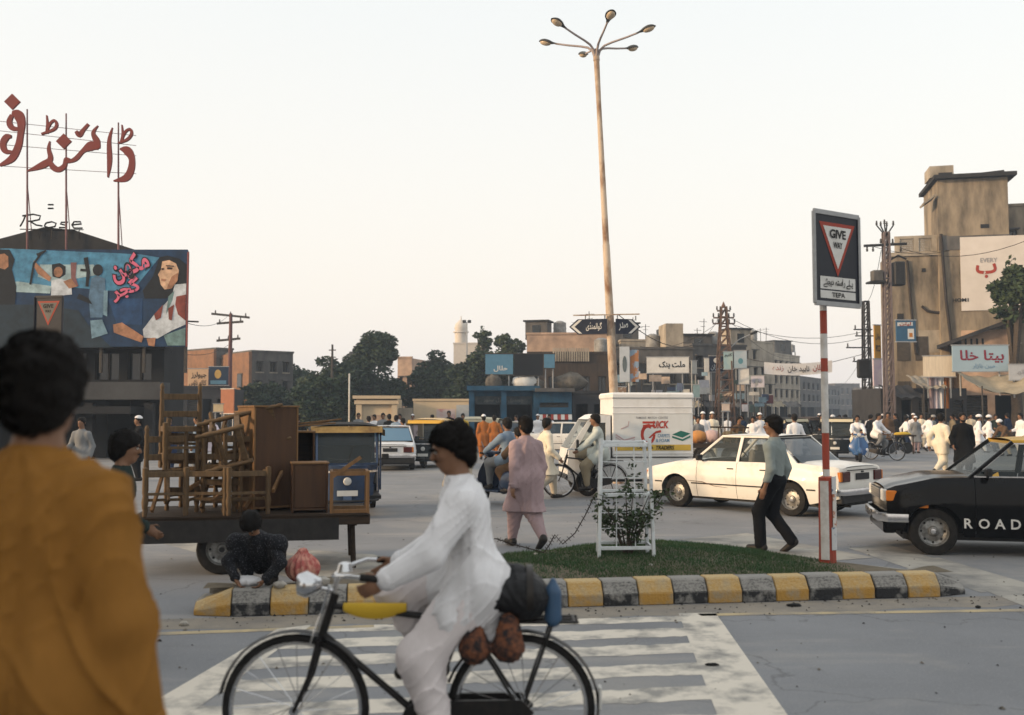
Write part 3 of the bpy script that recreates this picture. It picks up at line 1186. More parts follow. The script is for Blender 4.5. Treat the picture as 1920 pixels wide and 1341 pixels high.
lump('pebble', 'small white stone on the grass below the white plant frame', 'stone', gnd(1221, 1062, 0.24), 0.028, STONE, 2)
lump('pebble', 'white stone at the left end of the grass', 'stone', gnd(1004, 1042, 0.24), 0.032, STONE, 3)
lump('stone', 'pale rock beside the red mesh sack on the kerb', 'stone', gnd(604, 1090, 0.26), (0.075, 0.06, 0.045), STONE, 4)
lump('stone', 'small grey rock left of the red mesh sack', 'stone', gnd(525, 1096, 0.25), (0.06, 0.05, 0.035), STONE, 5)
lump('stone', 'small stone lying in the road by the kerb left end', 'stone', gnd(345, 1170, 0.015), (0.04, 0.03, 0.025), STONE, 6)
lump('litter', 'black scrap of rubbish below the striped kerb', 'litter', gnd(1490, 1135, 0.012), (0.075, 0.03, 0.02), SCRAP, 7)
lump('litter', 'thin dark twig lying on the crossing border line', 'litter', gnd(1335, 1246, 0.012), (0.055, 0.012, 0.012), SCRAP, 8)
lump('litter', 'dark speck of rubbish right of the kerb end', 'litter', gnd(1834, 1138, 0.012), (0.03, 0.02, 0.015), SCRAP, 9)

# ------------------------------------------------------------ leaves
def leaf_cloud(clumps, n, size, seed, flat=0.5):
    """n leaf quads spread through ellipsoidal clumps [(centre, radii, weight)]"""
    q = np.random.default_rng(seed)
    w = np.array([c[2] for c in clumps], float)
    w /= w.sum()
    ix = q.choice(len(clumps), n, p=w)
    C = np.array([tuple(c[0]) for c in clumps])[ix]
    Rr = np.array([c[1] for c in clumps])[ix]
    d = q.normal(size=(n, 3))
    d /= np.linalg.norm(d, axis=1)[:, None]
    rad = q.uniform(0.35, 1.0, (n, 1)) ** 0.5
    P = C + d * Rr * rad
    a = q.normal(size=(n, 3)) + d * 0.4
    a[:, 2] *= flat
    a /= np.linalg.norm(a, axis=1)[:, None]
    b = np.cross(a, q.normal(size=(n, 3)))
    b /= np.linalg.norm(b, axis=1)[:, None]
    s = size * q.uniform(0.6, 1.35, (n, 1))
    v = np.stack([P - a * s, P + b * s * 0.45, P + a * s, P - b * s * 0.45], 1).reshape(-1, 3)
    f = np.arange(n * 4).reshape(-1, 4)
    return v, f


def cloud_obj(name, vf, m, parent):
    v, f = vf
    me = bpy.data.meshes.new(name)
    me.vertices.add(len(v))
    me.vertices.foreach_set('co', v.ravel())
    me.loops.add(f.size)
    me.loops.foreach_set('vertex_index', f.ravel().astype(np.int32))
    me.polygons.add(len(f))
    me.polygons.foreach_set('loop_start', np.arange(0, f.size, 4, dtype=np.int32))
    me.update(calc_edges=True)
    me.materials.append(m)
    return link(bpy.data.objects.new(name, me), parent)


def leafm(name, c, c2):
    m = mat(name, c, 0.7, c2, 1.3, 0.9, thr=(0.35, 0.65), spec=0.2)
    b = m.node_tree.nodes['Principled BSDF']
    return m


LEAF = leafm('leaf_dark', (0.034, 0.066, 0.038), (0.062, 0.092, 0.042))
LEAF2 = leafm('leaf_mid', (0.05, 0.09, 0.04), (0.085, 0.11, 0.045))
BARK = mat('bark', (0.12, 0.09, 0.065), 0.9, (0.06, 0.05, 0.04), 10, 0.8, bump=0.6)

# ------------------------------------------------------------ white plant frame with its bush, barbed wire
WHITEP = mat('white_gloss_paint', (0.66, 0.70, 0.72), 0.5, (0.42, 0.42, 0.40), 9, 0.7, thr=(0.5, 0.75))
fo = gnd(1174, 1046, 0.27)
ft = thing('plant_guard', 'white metal plant guard frame standing on the grass', 'plant guard', fo, R(4))
hw, ht = 0.285, 1.22
for y, t in ((-0.02, 0.0), (0.20, 0.02)):
    for sx in (-1, 1):
        MB().bar((sx * (hw - t), y, -0.05), (sx * (hw - 0.035 - t), y + (0.02 if y < 0 else -0.03), ht + (0.0 if y < 0 else -0.02)), 0.034, 0.034).build('post', WHITEP, ft, bevel=0.004)
for z in (0.10, 0.64, 1.15):
    w_ = hw - 0.035 * z / ht - 0.018
    MB().bar((-w_, -0.012 + 0.02 * z / ht, z), (w_, -0.012 + 0.02 * z / ht, z), 0.03, 0.036).build('rail', WHITEP, ft, bevel=0.004)
    MB().bar((-w_ + 0.02, 0.2 - 0.04 * z / ht, z + 0.03), (w_ - 0.02, 0.2 - 0.04 * z / ht, z + 0.03), 0.025, 0.03).build('rail', WHITEP, ft, bevel=0.004)
    for sx in (-1, 1):
        MB().bar((sx * w_, 0.0, z + 0.01), (sx * (w_ - 0.01), 0.19, z + 0.03), 0.022, 0.022).build('side_rail', WHITEP, ft)
for x in (-0.09, 0.09):
    tube_o('wire', [(x * 1.1, 0.005, 0.10), (x, 0.015, 1.15)], 0.006, WHITEP, ft, 6)
for z in (0.30, 0.46, 0.82, 0.98):
    tube_o('wire', [(-0.25, 0.005, z), (0.25, 0.005, z)], 0.0045, WHITEP, ft, 6)
b0 = thing('bush', 'straggly green shrub growing inside the white plant guard', 'bush', fo + Vector((0.03, 0.09, 0)))
st = MB()
q = random.Random(4)
tips = []
for k in range(16):
    a = q.uniform(0, 6.28)
    L = q.uniform(0.35, 0.72)
    tip = Vector((math.cos(a) * L * 0.62, math.sin(a) * L * 0.4, L))
    st.tube([(0, 0, -0.05), tip * 0.5 + Vector((0, 0, 0.06)), tip], [0.012, 0.008, 0.003], 5)
    tips += [(tip, (0.11, 0.10, 0.08), 1.0), (tip * 0.7, (0.10, 0.09, 0.09), 0.8)]
tips += [((0, 0, 0.18), (0.14, 0.12, 0.16), 2.0), ((0.06, 0, 0.85), (0.07, 0.06, 0.16), 0.8)]
st.build('stem', BARK, b0)
cloud_obj('foliage', leaf_cloud(tips, 1050, 0.030, 3), LEAF2, b0)
WIRE = mat('rusty_wire', (0.07, 0.055, 0.045), 0.8, metal=0.3)
wp = [at(1112, 935, 10.2), at(1098, 965, 10.2), at(1078, 1000, 10.15), at(1055, 1020, 10.1), at(1040, 1003, 10.1), at(1030, 1022, 10.1), at(1020, 1036, 10.1), at(960, 1020, 10.3), at(930, 1010, 10.4), at(885, 1016, 10.4)]
mb = MB().tube(wp, 0.006, 5)
for a, b in zip(wp, wp[1:]):
    for k in (0.2, 0.5, 0.8):
        c = a + (b - a) * k
        for s_ in (1, -1):
            mb.tube([c - Vector((0.018, 0.0, 0.022 * s_)), c + Vector((0.018, 0.0, 0.022 * s_))], 0.003, 4)
props(mb.build('barbed_wire', WIRE), 'loose barbed wire trailing down from the plant guard', 'wire')

# ------------------------------------------------------------ give way signs
NAVY = mat('sign_navy', (0.012, 0.018, 0.035), 0.45, (0.03, 0.035, 0.05), 8, 0.5)
STEEL = mat('galvanised', (0.34, 0.35, 0.36), 0.5, (0.24, 0.24, 0.24), 12, 0.6, metal=0.4)
RED = mat('sign_red', (0.42, 0.045, 0.02), 0.5, (0.30, 0.05, 0.03), 8, 0.6)
WHT = mat('sign_white', (0.62, 0.62, 0.60), 0.6, (0.45, 0.44, 0.40), 6, 0.6)
BLK = plain('letter_black', (0.01, 0.01, 0.011), 0.6)
BANDR = mat('pole_red', (0.44, 0.06, 0.03), 0.6, (0.28, 0.10, 0.07), 9, 0.7)
BANDW = mat('pole_white', (0.58, 0.57, 0.55), 0.6, (0.36, 0.33, 0.30), 8, 0.8, thr=(0.42, 0.7))


def give_way(root, M, w, h, detail=True, fm=STEEL, wm=WHT):
    fb = MB().box((0, 0, 0), (w, h, 0.03))
    fb.v = [tuple(M @ Vector(v)) for v in fb.v]
    fb.build('board', NAVY, root)
    fr = []
    for a, b in (((-w / 2, -h / 2), (w / 2, -h / 2)), ((w / 2, -h / 2), (w / 2, h / 2)), ((w / 2, h / 2), (-w / 2, h / 2)), ((-w / 2, h / 2), (-w / 2, -h / 2))):
        MB().bar(M @ Vector((*a, 0.012)), M @ Vector((*b, 0.012)), 0.028, 0.05).build('frame_bar', fm, root, bevel=0.003)
    k = w / 0.64
    T = M @ Matrix.Translation((0, 0, 0.016))
    t = (-0.255 * k, h / 2 - 0.09 * k), (0.255 * k, h / 2 - 0.09 * k), (0, h / 2 - 0.60 * k)
    t2 = (-0.20 * k, h / 2 - 0.125 * k), (0.20 * k, h / 2 - 0.125 * k), (0, h / 2 - 0.525 * k)
    shape2d('red_triangle', [t], RED, root, T, 0.003)
    shape2d('white_triangle', [t2], wm, root, T, 0.006)
    text('lettering', 'GIVE', BLK, root, T @ Matrix.Translation((0, h / 2 - 0.195 * k, 0)), 0.235 * k, 0.085 * k, 0.009, 0.03)
    text('lettering', 'WAY', BLK, root, T @ Matrix.Translation((0, h / 2 - 0.30 * k, 0)), 0.135 * k, 0.06 * k, 0.009, 0.03)
    if detail:
        shape2d('text_plate', [[(-0.25 * k, -h / 2 + 0.15), (0.25 * k, -h / 2 + 0.15), (0.25 * k, -h / 2 + 0.28), (-0.25 * k, -h / 2 + 0.28)]], WHT, root, T, 0.003)
        shape2d('text_plate', [[(-0.25 * k, -h / 2 + 0.055), (0.25 * k, -h / 2 + 0.055), (0.25 * k, -h / 2 + 0.135), (-0.25 * k, -h / 2 + 0.135)]], WHT, root, T, 0.003)
        text('lettering', urdu('پہلے راستہ دیجئے'), BLK, root, T @ Matrix.Translation((0, -h / 2 + 0.215, 0)), 0.42 * k, 0.10, 0.006, 0.02)
        text('lettering', 'TEPA', BLK, root, T @ Matrix.Translation((0, -h / 2 + 0.095, 0)), 0.19 * k, 0.05, 0.006, 0.02)


so = gnd(1552, 1056, 0.22)
sg = thing('give_way_sign', 'tall blue give way sign on a red and white banded pole', 'road sign', so)
zt = at(1550, 575, so.y).z - so.z
zs = [(0.0, None)]
ybands = [(895, 880, BANDW), (880, 812, BANDR), (812, 697, BANDW), (697, 672, BANDR), (672, 626, BANDW), (626, 583, BANDR), (583, 520, BANDW)]
for yb, yt, m in ybands:
    z0, z1 = at(1552, yb, so.y).z - so.z, at(1552, yt, so.y).z - so.z
    MB().lathe([(0.036, z0 + 0.001), (0.036, z1 - 0.001)], 16).build('pole_band', m, sg, smooth=60)
zl = at(1552, 893, so.y).z - so.z
MB().lathe([(0.0, -0.06), (0.092, -0.06), (0.086, zl * 0.3), (0.082, zl * 0.985), (0.05, zl), (0.0, zl)], 10).build('pole_sleeve', BANDR, sg, smooth=30)
POST = mat('old_poster', (0.55, 0.53, 0.50), 0.9, (0.42, 0.16, 0.09), 7, 1.0, thr=(0.52, 0.56))
POSTB = mat('old_poster_blue', (0.52, 0.53, 0.54), 0.9, (0.10, 0.16, 0.26), 9, 1.0, thr=(0.56, 0.60))


def wrap(z0, z1, a0, a1, m, r=0.0905, name='poster'):
    MB().grid(lambda u, v: ((r + 0.0006 * math.sin(9 * u)) * math.cos(a0 + (a1 - a0) * u), (r + 0.0006 * math.sin(7 * u + 2 * v)) * math.sin(a0 + (a1 - a0) * u), z0 + (z1 - z0) * v), 8, 2).build(name, m, sg, smooth=60)


wrap(zl * 0.80, zl * 1.0, R(-75), R(10), POSTB, 0.096)
wrap(zl * 0.42, zl * 0.80, R(-70), R(20), POST, 0.0955)
wrap(zl * 0.16, zl * 0.42, R(-80), R(25), POSTB, 0.0945)
wrap(zl * 0.05, zl * 0.95, R(-150), R(-95), BANDW, 0.0938, 'peeling_paint')
yaw = R(33)
bc_ = at(1559, 488, so.y + 0.0) - so
give_way(sg, facing(bc_ + Vector((math.sin(yaw), -math.cos(yaw), 0)) * 0.06, yaw), 0.70, 0.94)
for dz in (-0.3, 0.3):
    MB().lathe([(0.042, bc_.z + dz - 0.02), (0.05, bc_.z + dz - 0.02), (0.05, bc_.z + dz + 0.02), (0.042, bc_.z + dz + 0.02)], 12).build('clamp', STEEL, sg)
MB().lathe([(0.036, zt + 0.15), (0.036, bc_.z + 0.42), (0.0, bc_.z + 0.42)], 12).build('pole_band', STEEL, sg, smooth=50)

s2 = gx(94, 20)
sg2 = thing('give_way_sign', 'dark give way sign in front of the painted film billboard', 'road sign', s2)
c2 = at(94, 600, 20) - s2
MB().lathe([(0.04, 0), (0.04, c2.z + 0.4), (0, c2.z + 0.4)], 12).build('pole', BANDW, sg2, smooth=50)
give_way(sg2, facing(c2 + Vector((0, -0.06, 0)), R(-10)), 0.62, 0.92, False, NAVY, mat('shaded_white', (0.20, 0.19, 0.17), 0.8))  # frame and white darkened in colour, as if in shadow

# ------------------------------------------------------------ six armed lamp post
CREAMP = mat('weathered_cream_paint', (0.47, 0.38, 0.29), 0.7, (0.24, 0.11, 0.05), 2.4, 0.95, thr=(0.47, 0.66), stretch=(1, 1, 0.5), detail=9)
ARMP = mat('lamp_arm_paint', (0.34, 0.29, 0.28), 0.6)
LD = 25.0
lb = gx(1159, LD)
lp = thing('lamp_post', 'tall leaning lamp post with six curved arms behind the white van', 'lamp post', lb)
top = at(1118, 102, LD) - lb
MB().tube([(0, 0, 0), top * 0.05, top * 0.2, top * 0.201, top * 0.55, top * 0.551, top * 0.88, top], [0.15, 0.135, 0.125, 0.112, 0.09, 0.082, 0.062, 0.075], 14).build('pole', CREAMP, lp, smooth=40)
MB().tube([top * 0.985, top * 1.012], [0.085, 0.07], 12).build('collar', CREAMP, lp, smooth=40)
LAMPC = mat('lamp_housing', (0.10, 0.10, 0.095), 0.5, metal=0.3)
LAMPG = mat('lamp_lens', (0.50, 0.40, 0.28), 0.25, (0.40, 0.30, 0.2), 12, 0.5)
for k in range(6):
    a = R(-80 + 60 * k)
    d = Vector((math.cos(a), math.sin(a), 0))
    L = 1.42
    P_ = [top + d * 0.05 + Vector((0, 0, -0.05)), top + d * 0.10 + Vector((0, 0, 0.10)), top + d * 0.22 + Vector((0, 0, 0.20)), top + d * 0.42 + Vector((0, 0, 0.26)), top + d * 0.75 + Vector((0, 0, 0.33)), top + d * (L - 0.32) + Vector((0, 0, 0.42))]
    tube_o('arm', P_, [0.034, 0.032, 0.03, 0.028, 0.026, 0.024], ARMP, lp, 8)
    dr = (P_[-1] - P_[-2]).normalized()
    h0 = P_[-1] - dr * 0.06
    M = frame(h0, dr, d.cross(Vector((0, 0, 1))) * -1)
    hb = MB()
    ns = 10
    for q_ in range(ns + 1):
        u = q_ / ns
        wd = [0.03, 0.04, 0.05, 0.075, 0.105, 0.125, 0.135, 0.135, 0.12, 0.085, 0.02][q_]
        x = 0.52 * u
        for j in range(9):
            tt = math.pi * j / 8
            hb.v.append(tuple(M @ Vector((x, -wd * math.cos(tt), 0.62 * wd * math.sin(tt)))))
    for i in range(ns):
        for j in range(8):
            a_ = i * 9 + j
            hb.f.append((a_, a_ + 1, a_ + 10, a_ + 9))
        hb.f.append((i * 9, (i + 1) * 9, (i + 1) * 9 + 8, i * 9 + 8))
    lh = hb.build('lamp_head', LAMPC, lp, smooth=50)
    lens = MB().ball((0, 0, 0), (0.155, 0.105, 0.07), 12, 8)
    lens.v = [tuple(M @ (Vector(v) + Vector((0.33, 0, -0.012)))) for v in lens.v]
    lens.build('lens', LAMPG, lh, smooth=60)
# direction boards
SBLUE = mat('direction_blue', (0.022, 0.032, 0.065), 0.5, (0.05, 0.06, 0.09), 8, 0.7)
zb = (at(1150, 613, LD) - lb).z
xo = top.x * zb / top.z
for nm, x0, x1, yw, txt, lab in (('direction_board', xo - 0.10, xo - 1.06, R(-12), 'گوالمنڈی', 'blue arrow board pointing left'), ('direction_board', xo + 0.12, xo + 0.78, R(14), 'صدر', 'blue arrow board pointing right')):
    sgn = 1 if x1 > x0 else -1
    L = abs(x1 - x0)
    if sgn < 0:
        pl = [(-L, 0), (-L + 0.22, 0.19), (0, 0.19), (0, -0.19), (-L + 0.22, -0.19)]
        ch = [[(-L + 0.05, 0), (-L + 0.25, 0.17), (-L + 0.33, 0.17), (-L + 0.14, 0), (-L + 0.33, -0.17), (-L + 0.25, -0.17)]]
    else:
        pl = [(0, -0.19), (0, 0.19), (L - 0.22, 0.19), (L, 0), (L - 0.22, -0.19)]
        ch = [[(L - 0.05, 0), (L - 0.25, -0.17), (L - 0.33, -0.17), (L - 0.14, 0), (L - 0.33, 0.17), (L - 0.25, 0.17)]]
    o = Vector((x0, -0.16, zb + 0.0))
    M = facing(o, yw)
    mb = MB()
    n = len(pl)
    mb.add([M @ Vector((x, y, 0)) for x, y in pl] + [M @ Vector((x, y, -0.025)) for x, y in pl], [tuple(range(n)), tuple(range(2 * n - 1, n - 1, -1))] + [(i, i + n, (i + 1) % n + n, (i + 1) % n) for i in range(n)])
    bd = mb.build('direction_board', SBLUE, lp)
    bd['label'] = lab
    shape2d('chevron', ch, WHT, bd, M, 0.004)
    text('lettering', urdu(txt), WHT, bd, M @ Matrix.Translation(((-0.33 if sgn < 0 else 0.2), 0, 0)), 0.4 if sgn < 0 else 0.24, 0.22, 0.005, 0.015)
    for e in (0.06, 0.55):
        MB().bar(M @ Vector((sgn * e, 0.17, -0.05)), M @ Vector((sgn * e, 0.28, -0.05)), 0.03).build('bracket', STEEL, lp)
MB().bar(Vector((xo - 0.95, -0.2, zb + 0.27)), Vector((xo + 0.72, -0.12, zb + 0.31)), 0.03).build('bracket_rail', CREAMP, lp)
# two slip boards strapped to the pole below
pl_ = thing('poster_board', 'white and orange poster board strapped beside the lamp post', 'poster', gx(1181, 26.5))
WPB = mat('poster_pale', (0.50, 0.54, 0.58), 0.8, (0.40, 0.44, 0.48), 6, 0.7)
z0, z1 = at(1181, 716, 26.5).z, at(1181, 650, 26.5).z
box_o('board', -0.26, 0.0, 0, 0.04, z0, z1, WPB, pl_)
box_o('board', 0.004, 0.25, 0.05, 0.09, z0, z1 - 0.08, mat('poster_orange', (0.42, 0.20, 0.10), 0.8, (0.25, 0.33, 0.42), 5, 1.0, thr=(0.47, 0.53)), pl_)
shape2d('emblem', [ellipse(-0.13, (z0 + z1) / 2, 0.06, 0.22)], mat('emblem_grey', (0.16, 0.20, 0.22), 0.8), pl_, facing((0, 0, 0)), 0.004)
tube_o('support', [(0.0, 0.07, -0.0), (0.0, 0.07, z1 - 0.1)], 0.03, STEEL, pl_)

# near pavement the camera stands on, and the unseen house added beside it to shade the near corner
PAVE = mat('pavement', (0.30, 0.285, 0.26), 0.9, (0.2, 0.19, 0.18), 2, 0.8)
o = MB().bx(-14, 14, -18, 3.0, 0.0, 0.12).build('pavement', PAVE)
props(o, 'raised near pavement', kind='structure')

# grit and scraps blown over the road
q = np.random.default_rng(8)
V, Fc = [], []
for k in range(900):
    if k < 420:
        p = kp(q.uniform(-2.5, KL + 3.5), -0.02 - abs(q.normal(0, 0.22)))
    else:
        y = q.uniform(5.0, 24.0)
        p = Vector((q.uniform(-0.52, 0.56) * y, y, 0))
        r_ = (p - A0)
        if -0.3 < r_.dot(KU) < KL + 0.3 and -0.1 < r_.dot(KN) < 4.0:
            continue
    a, s_ = q.uniform(0, 6.28), abs(q.normal(0.005, 0.005)) + 0.003
    n0 = len(V)
    for j in range(5):
        t_ = a + 6.28 * j / 5
        rr = s_ * q.uniform(0.5, 1.3)
        V.append((p.x + rr * math.cos(t_), p.y + rr * math.sin(t_), 0.004))
    V.append((p.x, p.y, 0.004 + s_ * 0.8))
    Fc += [(n0 + j, n0 + (j + 1) % 5, n0 + 5) for j in range(5)]
props(MB().add(V, Fc).build('road_grit', mat('grit', (0.20, 0.18, 0.15), 0.95, (0.05, 0.045, 0.04), 3, 1.0, thr=(0.45, 0.5))), 'scattered grit and scraps on the asphalt', 'grit', kind='stuff')


# ------------------------------------------------------------ vehicles
RUBBER = mat('tyre_rubber', (0.014, 0.014, 0.014), 0.85, (0.05, 0.045, 0.04), 14, 0.7)
RIMM = mat('steel_rim', (0.30, 0.30, 0.29), 0.45, (0.10, 0.09, 0.08), 18, 0.8, metal=0.6)
CHROME = mat('chrome', (0.62, 0.63, 0.65), 0.18, (0.4, 0.4, 0.4), 10, 0.5, metal=0.95)
DARKT = mat('dark_trim', (0.018, 0.018, 0.02), 0.6, (0.05, 0.05, 0.05), 10, 0.6)
GLASS = mat('car_glass', (0.10, 0.13, 0.14), 0.05, amt=0, spec=0.7, glass=0.72)
for _n in GLASS.node_tree.nodes:
    if _n.type == 'BSDF_TRANSPARENT':
        _n.inputs[0].default_value = (0.86, 0.90, 0.90, 1)
GLASSD = mat('car_glass_tinted', (0.03, 0.07, 0.11), 0.08, amt=0, spec=0.7, glass=0.35)
AMBER = mat('amber_lens', (0.55, 0.17, 0.02), 0.25, amt=0.2)
TAILR = mat('tail_lens', (0.10, 0.012, 0.01), 0.25, amt=0.2)
HEADL = mat('headlamp_glass', (0.55, 0.56, 0.55), 0.12, (0.35, 0.35, 0.34), 30, 0.6)
UPH = mat('upholstery', (0.05, 0.045, 0.04), 0.9)
UPHL = mat('upholstery_pale', (0.30, 0.27, 0.23), 0.9)
WCAR = mat('car_white', (0.72, 0.70, 0.65), 0.35, (0.52, 0.46, 0.38), 3.0, 0.8, thr=(0.52, 0.8), coat=0.3, detail=9)
BCAR = mat('car_black', (0.006, 0.006, 0.007), 0.16, (0.022, 0.02, 0.018), 3.5, 0.6, thr=(0.5, 0.8), spec=0.2)
YCAR = mat('taxi_yellow', (0.62, 0.36, 0.04), 0.4, (0.50, 0.30, 0.06), 4, 0.6, coat=0.2)
RUSTL = mat('scratch', (0.20, 0.11, 0.07), 0.9)


def wheel(root, p, r, w, side=1, rim=RIMM, hub=True, steer=0.0):
    """side: +1 outer face towards +y"""
    prof = [(r * 0.62, -w / 2), (r * 0.80, -w * 0.52), (r * 0.95, -w * 0.47), (r, -w * 0.33), (r, w * 0.33), (r * 0.95, w * 0.47), (r * 0.80, w * 0.52), (r * 0.62, w / 2)]
    M = Matrix.Rotation(R(-90 * side), 4, 'X')
    t = MB().lathe(prof, 28, M).build('wheel', RUBBER, root, smooth=40)
    t.location = p
    t.rotation_euler = (0, 0, steer)
    rp = [(0.0, w * 0.20), (r * 0.10, w * 0.26), (r * 0.18, w * 0.22), (r * 0.22, w * 0.10), (r * 0.45, w * 0.02), (r * 0.56, w * 0.14), (r * 0.60, w * 0.42), (r * 0.64, w * 0.50)]
    ri = MB().lathe(rp, 24, M).build('rim', rim, t, smooth=35)
    if hub:
        sl = MB()
        for k in range(8):
            a = 2 * math.pi * k / 8
            sl.ball(M @ Vector((r * 0.47 * math.cos(a), r * 0.47 * math.sin(a), w * 0.07)), r * 0.05, 8, 5)
        sl.build('rim_hole', DARKT, t, smooth=60)
        MB().lathe([(0, w * 0.34), (r * 0.11, w * 0.32), (r * 0.13, w * 0.24)], 14, M).build('hub_cap', CHROME, t, smooth=50)
    MB().lathe([(0.0, -w * 0.35), (r * 0.62, -w * 0.40)], 18, M).build('brake_drum', DARKT, t)
    return t


def lerpf(x, pts):
    if x <= pts[0][0]:
        return pts[0][1]
    for (a, u), (b, v) in zip(pts, pts[1:]):
        if x <= b:
            return u + (v - u) * (x - a) / (b - a)
    return pts[-1][1]


def sedan(label, loc, rz, paint, roofp=None, S=None, name='car', group=None, cat='car', glass=GLASS, rear_glass=GLASSD, trim=True):
    C = dict(xf=2.02, xr=-2.06, xa=1.22, xb=-1.18, r=0.29, W=1.60, zs=0.23, hood=0.72, cowl=0.88, deck=0.90, tail=0.86, xc=0.84, xw=0.26, xq=-0.78, xd=-1.36,
             H=1.37, doors=((0.74, -0.12), (-0.12, -0.80)), trim_z=0.47)
    if S:
        C.update(S)
    ro = thing(name, label, cat, loc, rz, group)
    xf, xr, W2 = C['xf'], C['xr'], C['W'] / 2
    ztop = [(xr, C['tail'] - 0.03), (xr + 0.06, C['tail']), (C['xd'], C['deck']), (C['xc'], C['cowl']), (C['xc'] + 0.4, (C['cowl'] * 0.6 + C['hood'] * 0.4) + 0.035), (xf - 0.10, C['hood']), (xf, C['hood'] - 0.05)]

    def zt(x):
        return lerpf(x, ztop)

    def plan(x):
        e = max(0, (x - (xf - 0.35)) / 0.35, ((xr + 0.30) - x) / 0.30)
        return 1 - 0.09 * e ** 2.2

    ra = C['r'] + 0.055

    def zb(x):
        b = C['zs'] + max(0, (x - xf + 0.5)) * 0.16 + max(0, (xr + 0.5 - x)) * 0.22
        for xa in (C['xa'], C['xb']):
            d = abs(x - xa)
            if d < ra:
                b = max(b, C['r'] * 0.95 + math.sqrt(ra * ra - d * d) * 1.02)
        return b
    NR = 11

    def yw(x, t):
        y = W2 * plan(x)
        if t < 0.45:
            y -= 0.055 * (1 - t / 0.45) ** 2
        elif t > 0.58:
            y -= 0.030 * (t - 0.58) / 0.42
        if t > 0.86:
            y -= 0.035 * ((t - 0.86) / 0.14) ** 2
        if 0.53 < t < 0.62:
            y += 0.006
        return y

    def side(mb, x0, x1, sg, inset=0.0):
        n = max(2, int(abs(x0 - x1) / 0.025))
        base = len(mb.v)
        for i in range(n + 1):
            x = x0 + (x1 - x0) * i / n
            b, tt = zb(x), zt(x)
            lo = C['zs']
            for j in range(NR + 1):
                z = b + (tt - b) * j / NR
                t = min(1, max(0, (z - lo) / (tt - lo)))
                mb.v.append((x, sg * (yw(x, t) - inset), z))
        for i in range(n):
            for j in range(NR):
                a = base + i * (NR + 1) + j
                q = (a, a + 1, a + NR + 2, a + NR + 1)
                mb.f.append(q if sg * (x0 - x1) > 0 else q[::-1])
    # body shell: front and rear sections
    bf, br = MB(), MB()
    dr = C['doors']
    d0, d1 = dr[0][0], dr[-1][1]
    for sg in (1, -1):
        side(bf, xf, d0 + 0.004, sg)
        side(br, d1 - 0.004, xr, sg)
    # bonnet and boot lid surfaces, nose and tail

    def deck(b, x0, x1, n=14):
        def fn(u, v):
            x = x0 + (x1 - x0) * u
            y = yw(x, 1.0) * (2 * v - 1)
            k = 1 - (2 * v - 1) ** 2
            return (x, y, zt(x) + 0.028 * k + (0.010 if abs(2 * v - 1) < 0.72 else 0))
        b.grid(fn, n, 18)
    deck(bf, xf, C['xc'] - 0.12)
    deck(br, C['xd'] + 0.06, xr)

    def face(b, x, bulge):
        def fn(u, v):
            z = zb(x) + (zt(x) - zb(x)) * v
            t = min(1, max(0, (z - C['zs']) / (zt(x) - C['zs'])))
            y = yw(x, t) * (2 * u - 1)
            return (x + bulge * (1 - (2 * u - 1) ** 2), y, z + (0.028 * (1 - (2 * u - 1) ** 2) if v == 1 else 0))
        b.grid(fn, 12, 6)
    face(bf, xf, 0.03)
    face(br, xr, -0.03)
    bf.build('front_body', paint, ro, smooth=32)
    br.build('rear_body', paint, ro, smooth=32)
    for sg in (1, -1):
        for (a, c) in dr:
            m = MB()
            side(m, a - 0.004, c + 0.004, sg)
            d = m.build('door', paint, ro, smooth=32)
            zh = 0.76
            MB().bar((c + 0.20, sg * (W2 - 0.018), zh), (c + 0.06, sg * (W2 - 0.018), zh), 0.02, 0.022).build('handle', CHROME if roofp else DARKT, d, bevel=0.004)
    # underside and wheel wells
    u = MB().bx(xr + 0.2, xf - 0.2, -W2 + 0.16, W2 - 0.16, C['zs'] - 0.05, C['zs'] + 0.03)
    for xa in (C['xa'], C['xb']):
        u.bx(xa - ra - 0.02, xa + ra + 0.02, -W2 + 0.22, W2 - 0.22, C['zs'], C['zs'] + 0.46)
        u.bx(xa - ra - 0.02, xa + ra + 0.02, -W2 + 0.05, W2 - 0.05, C['r'] + ra + 0.01, C['r'] + ra + 0.025)
    u.build('underbody', DARKT, ro)
    tube_o('exhaust_pipe', [(xr + 0.6, 0.35, 0.2), (xr - 0.02, 0.38, 0.21)], 0.022, DARKT, ro)
    box_o('silencer', xr + 0.25, xr + 0.6, 0.2, 0.45, 0.15, 0.27, DARKT, ro, bevel=0.03)
    # greenhouse
    H, xc, xw, xq, xd = C['H'], C['xc'], C['xw'], C['xq'], C['xd']
    zb_ = C['cowl'] + 0.005
    yb, yt = W2 - 0.075, W2 - 0.205
    rp = roofp or paint
    zr = H - 0.045

    def sd(x, z):
        return yb + (yt - yb) * (z - zb_) / (zr - zb_)

    def roof(u_, v_):
        x = xw + 0.03 + (xq - 0.03 - xw - 0.03) * u_
        k = 1 - (2 * v_ - 1) ** 2
        e = 1 - (2 * u_ - 1) ** 2
        return (x, (yt + 0.02) * (2 * v_ - 1), zr + 0.010 + 0.030 * k ** 0.6 + 0.020 * e)
    rf = MB().grid(roof, 14, 14)
    rf.bx(xq - 0.03, xw + 0.03, -yt, yt, zr - 0.03, zr + 0.006)
    rf.build('roof', rp, ro, smooth=35)
    glz = []
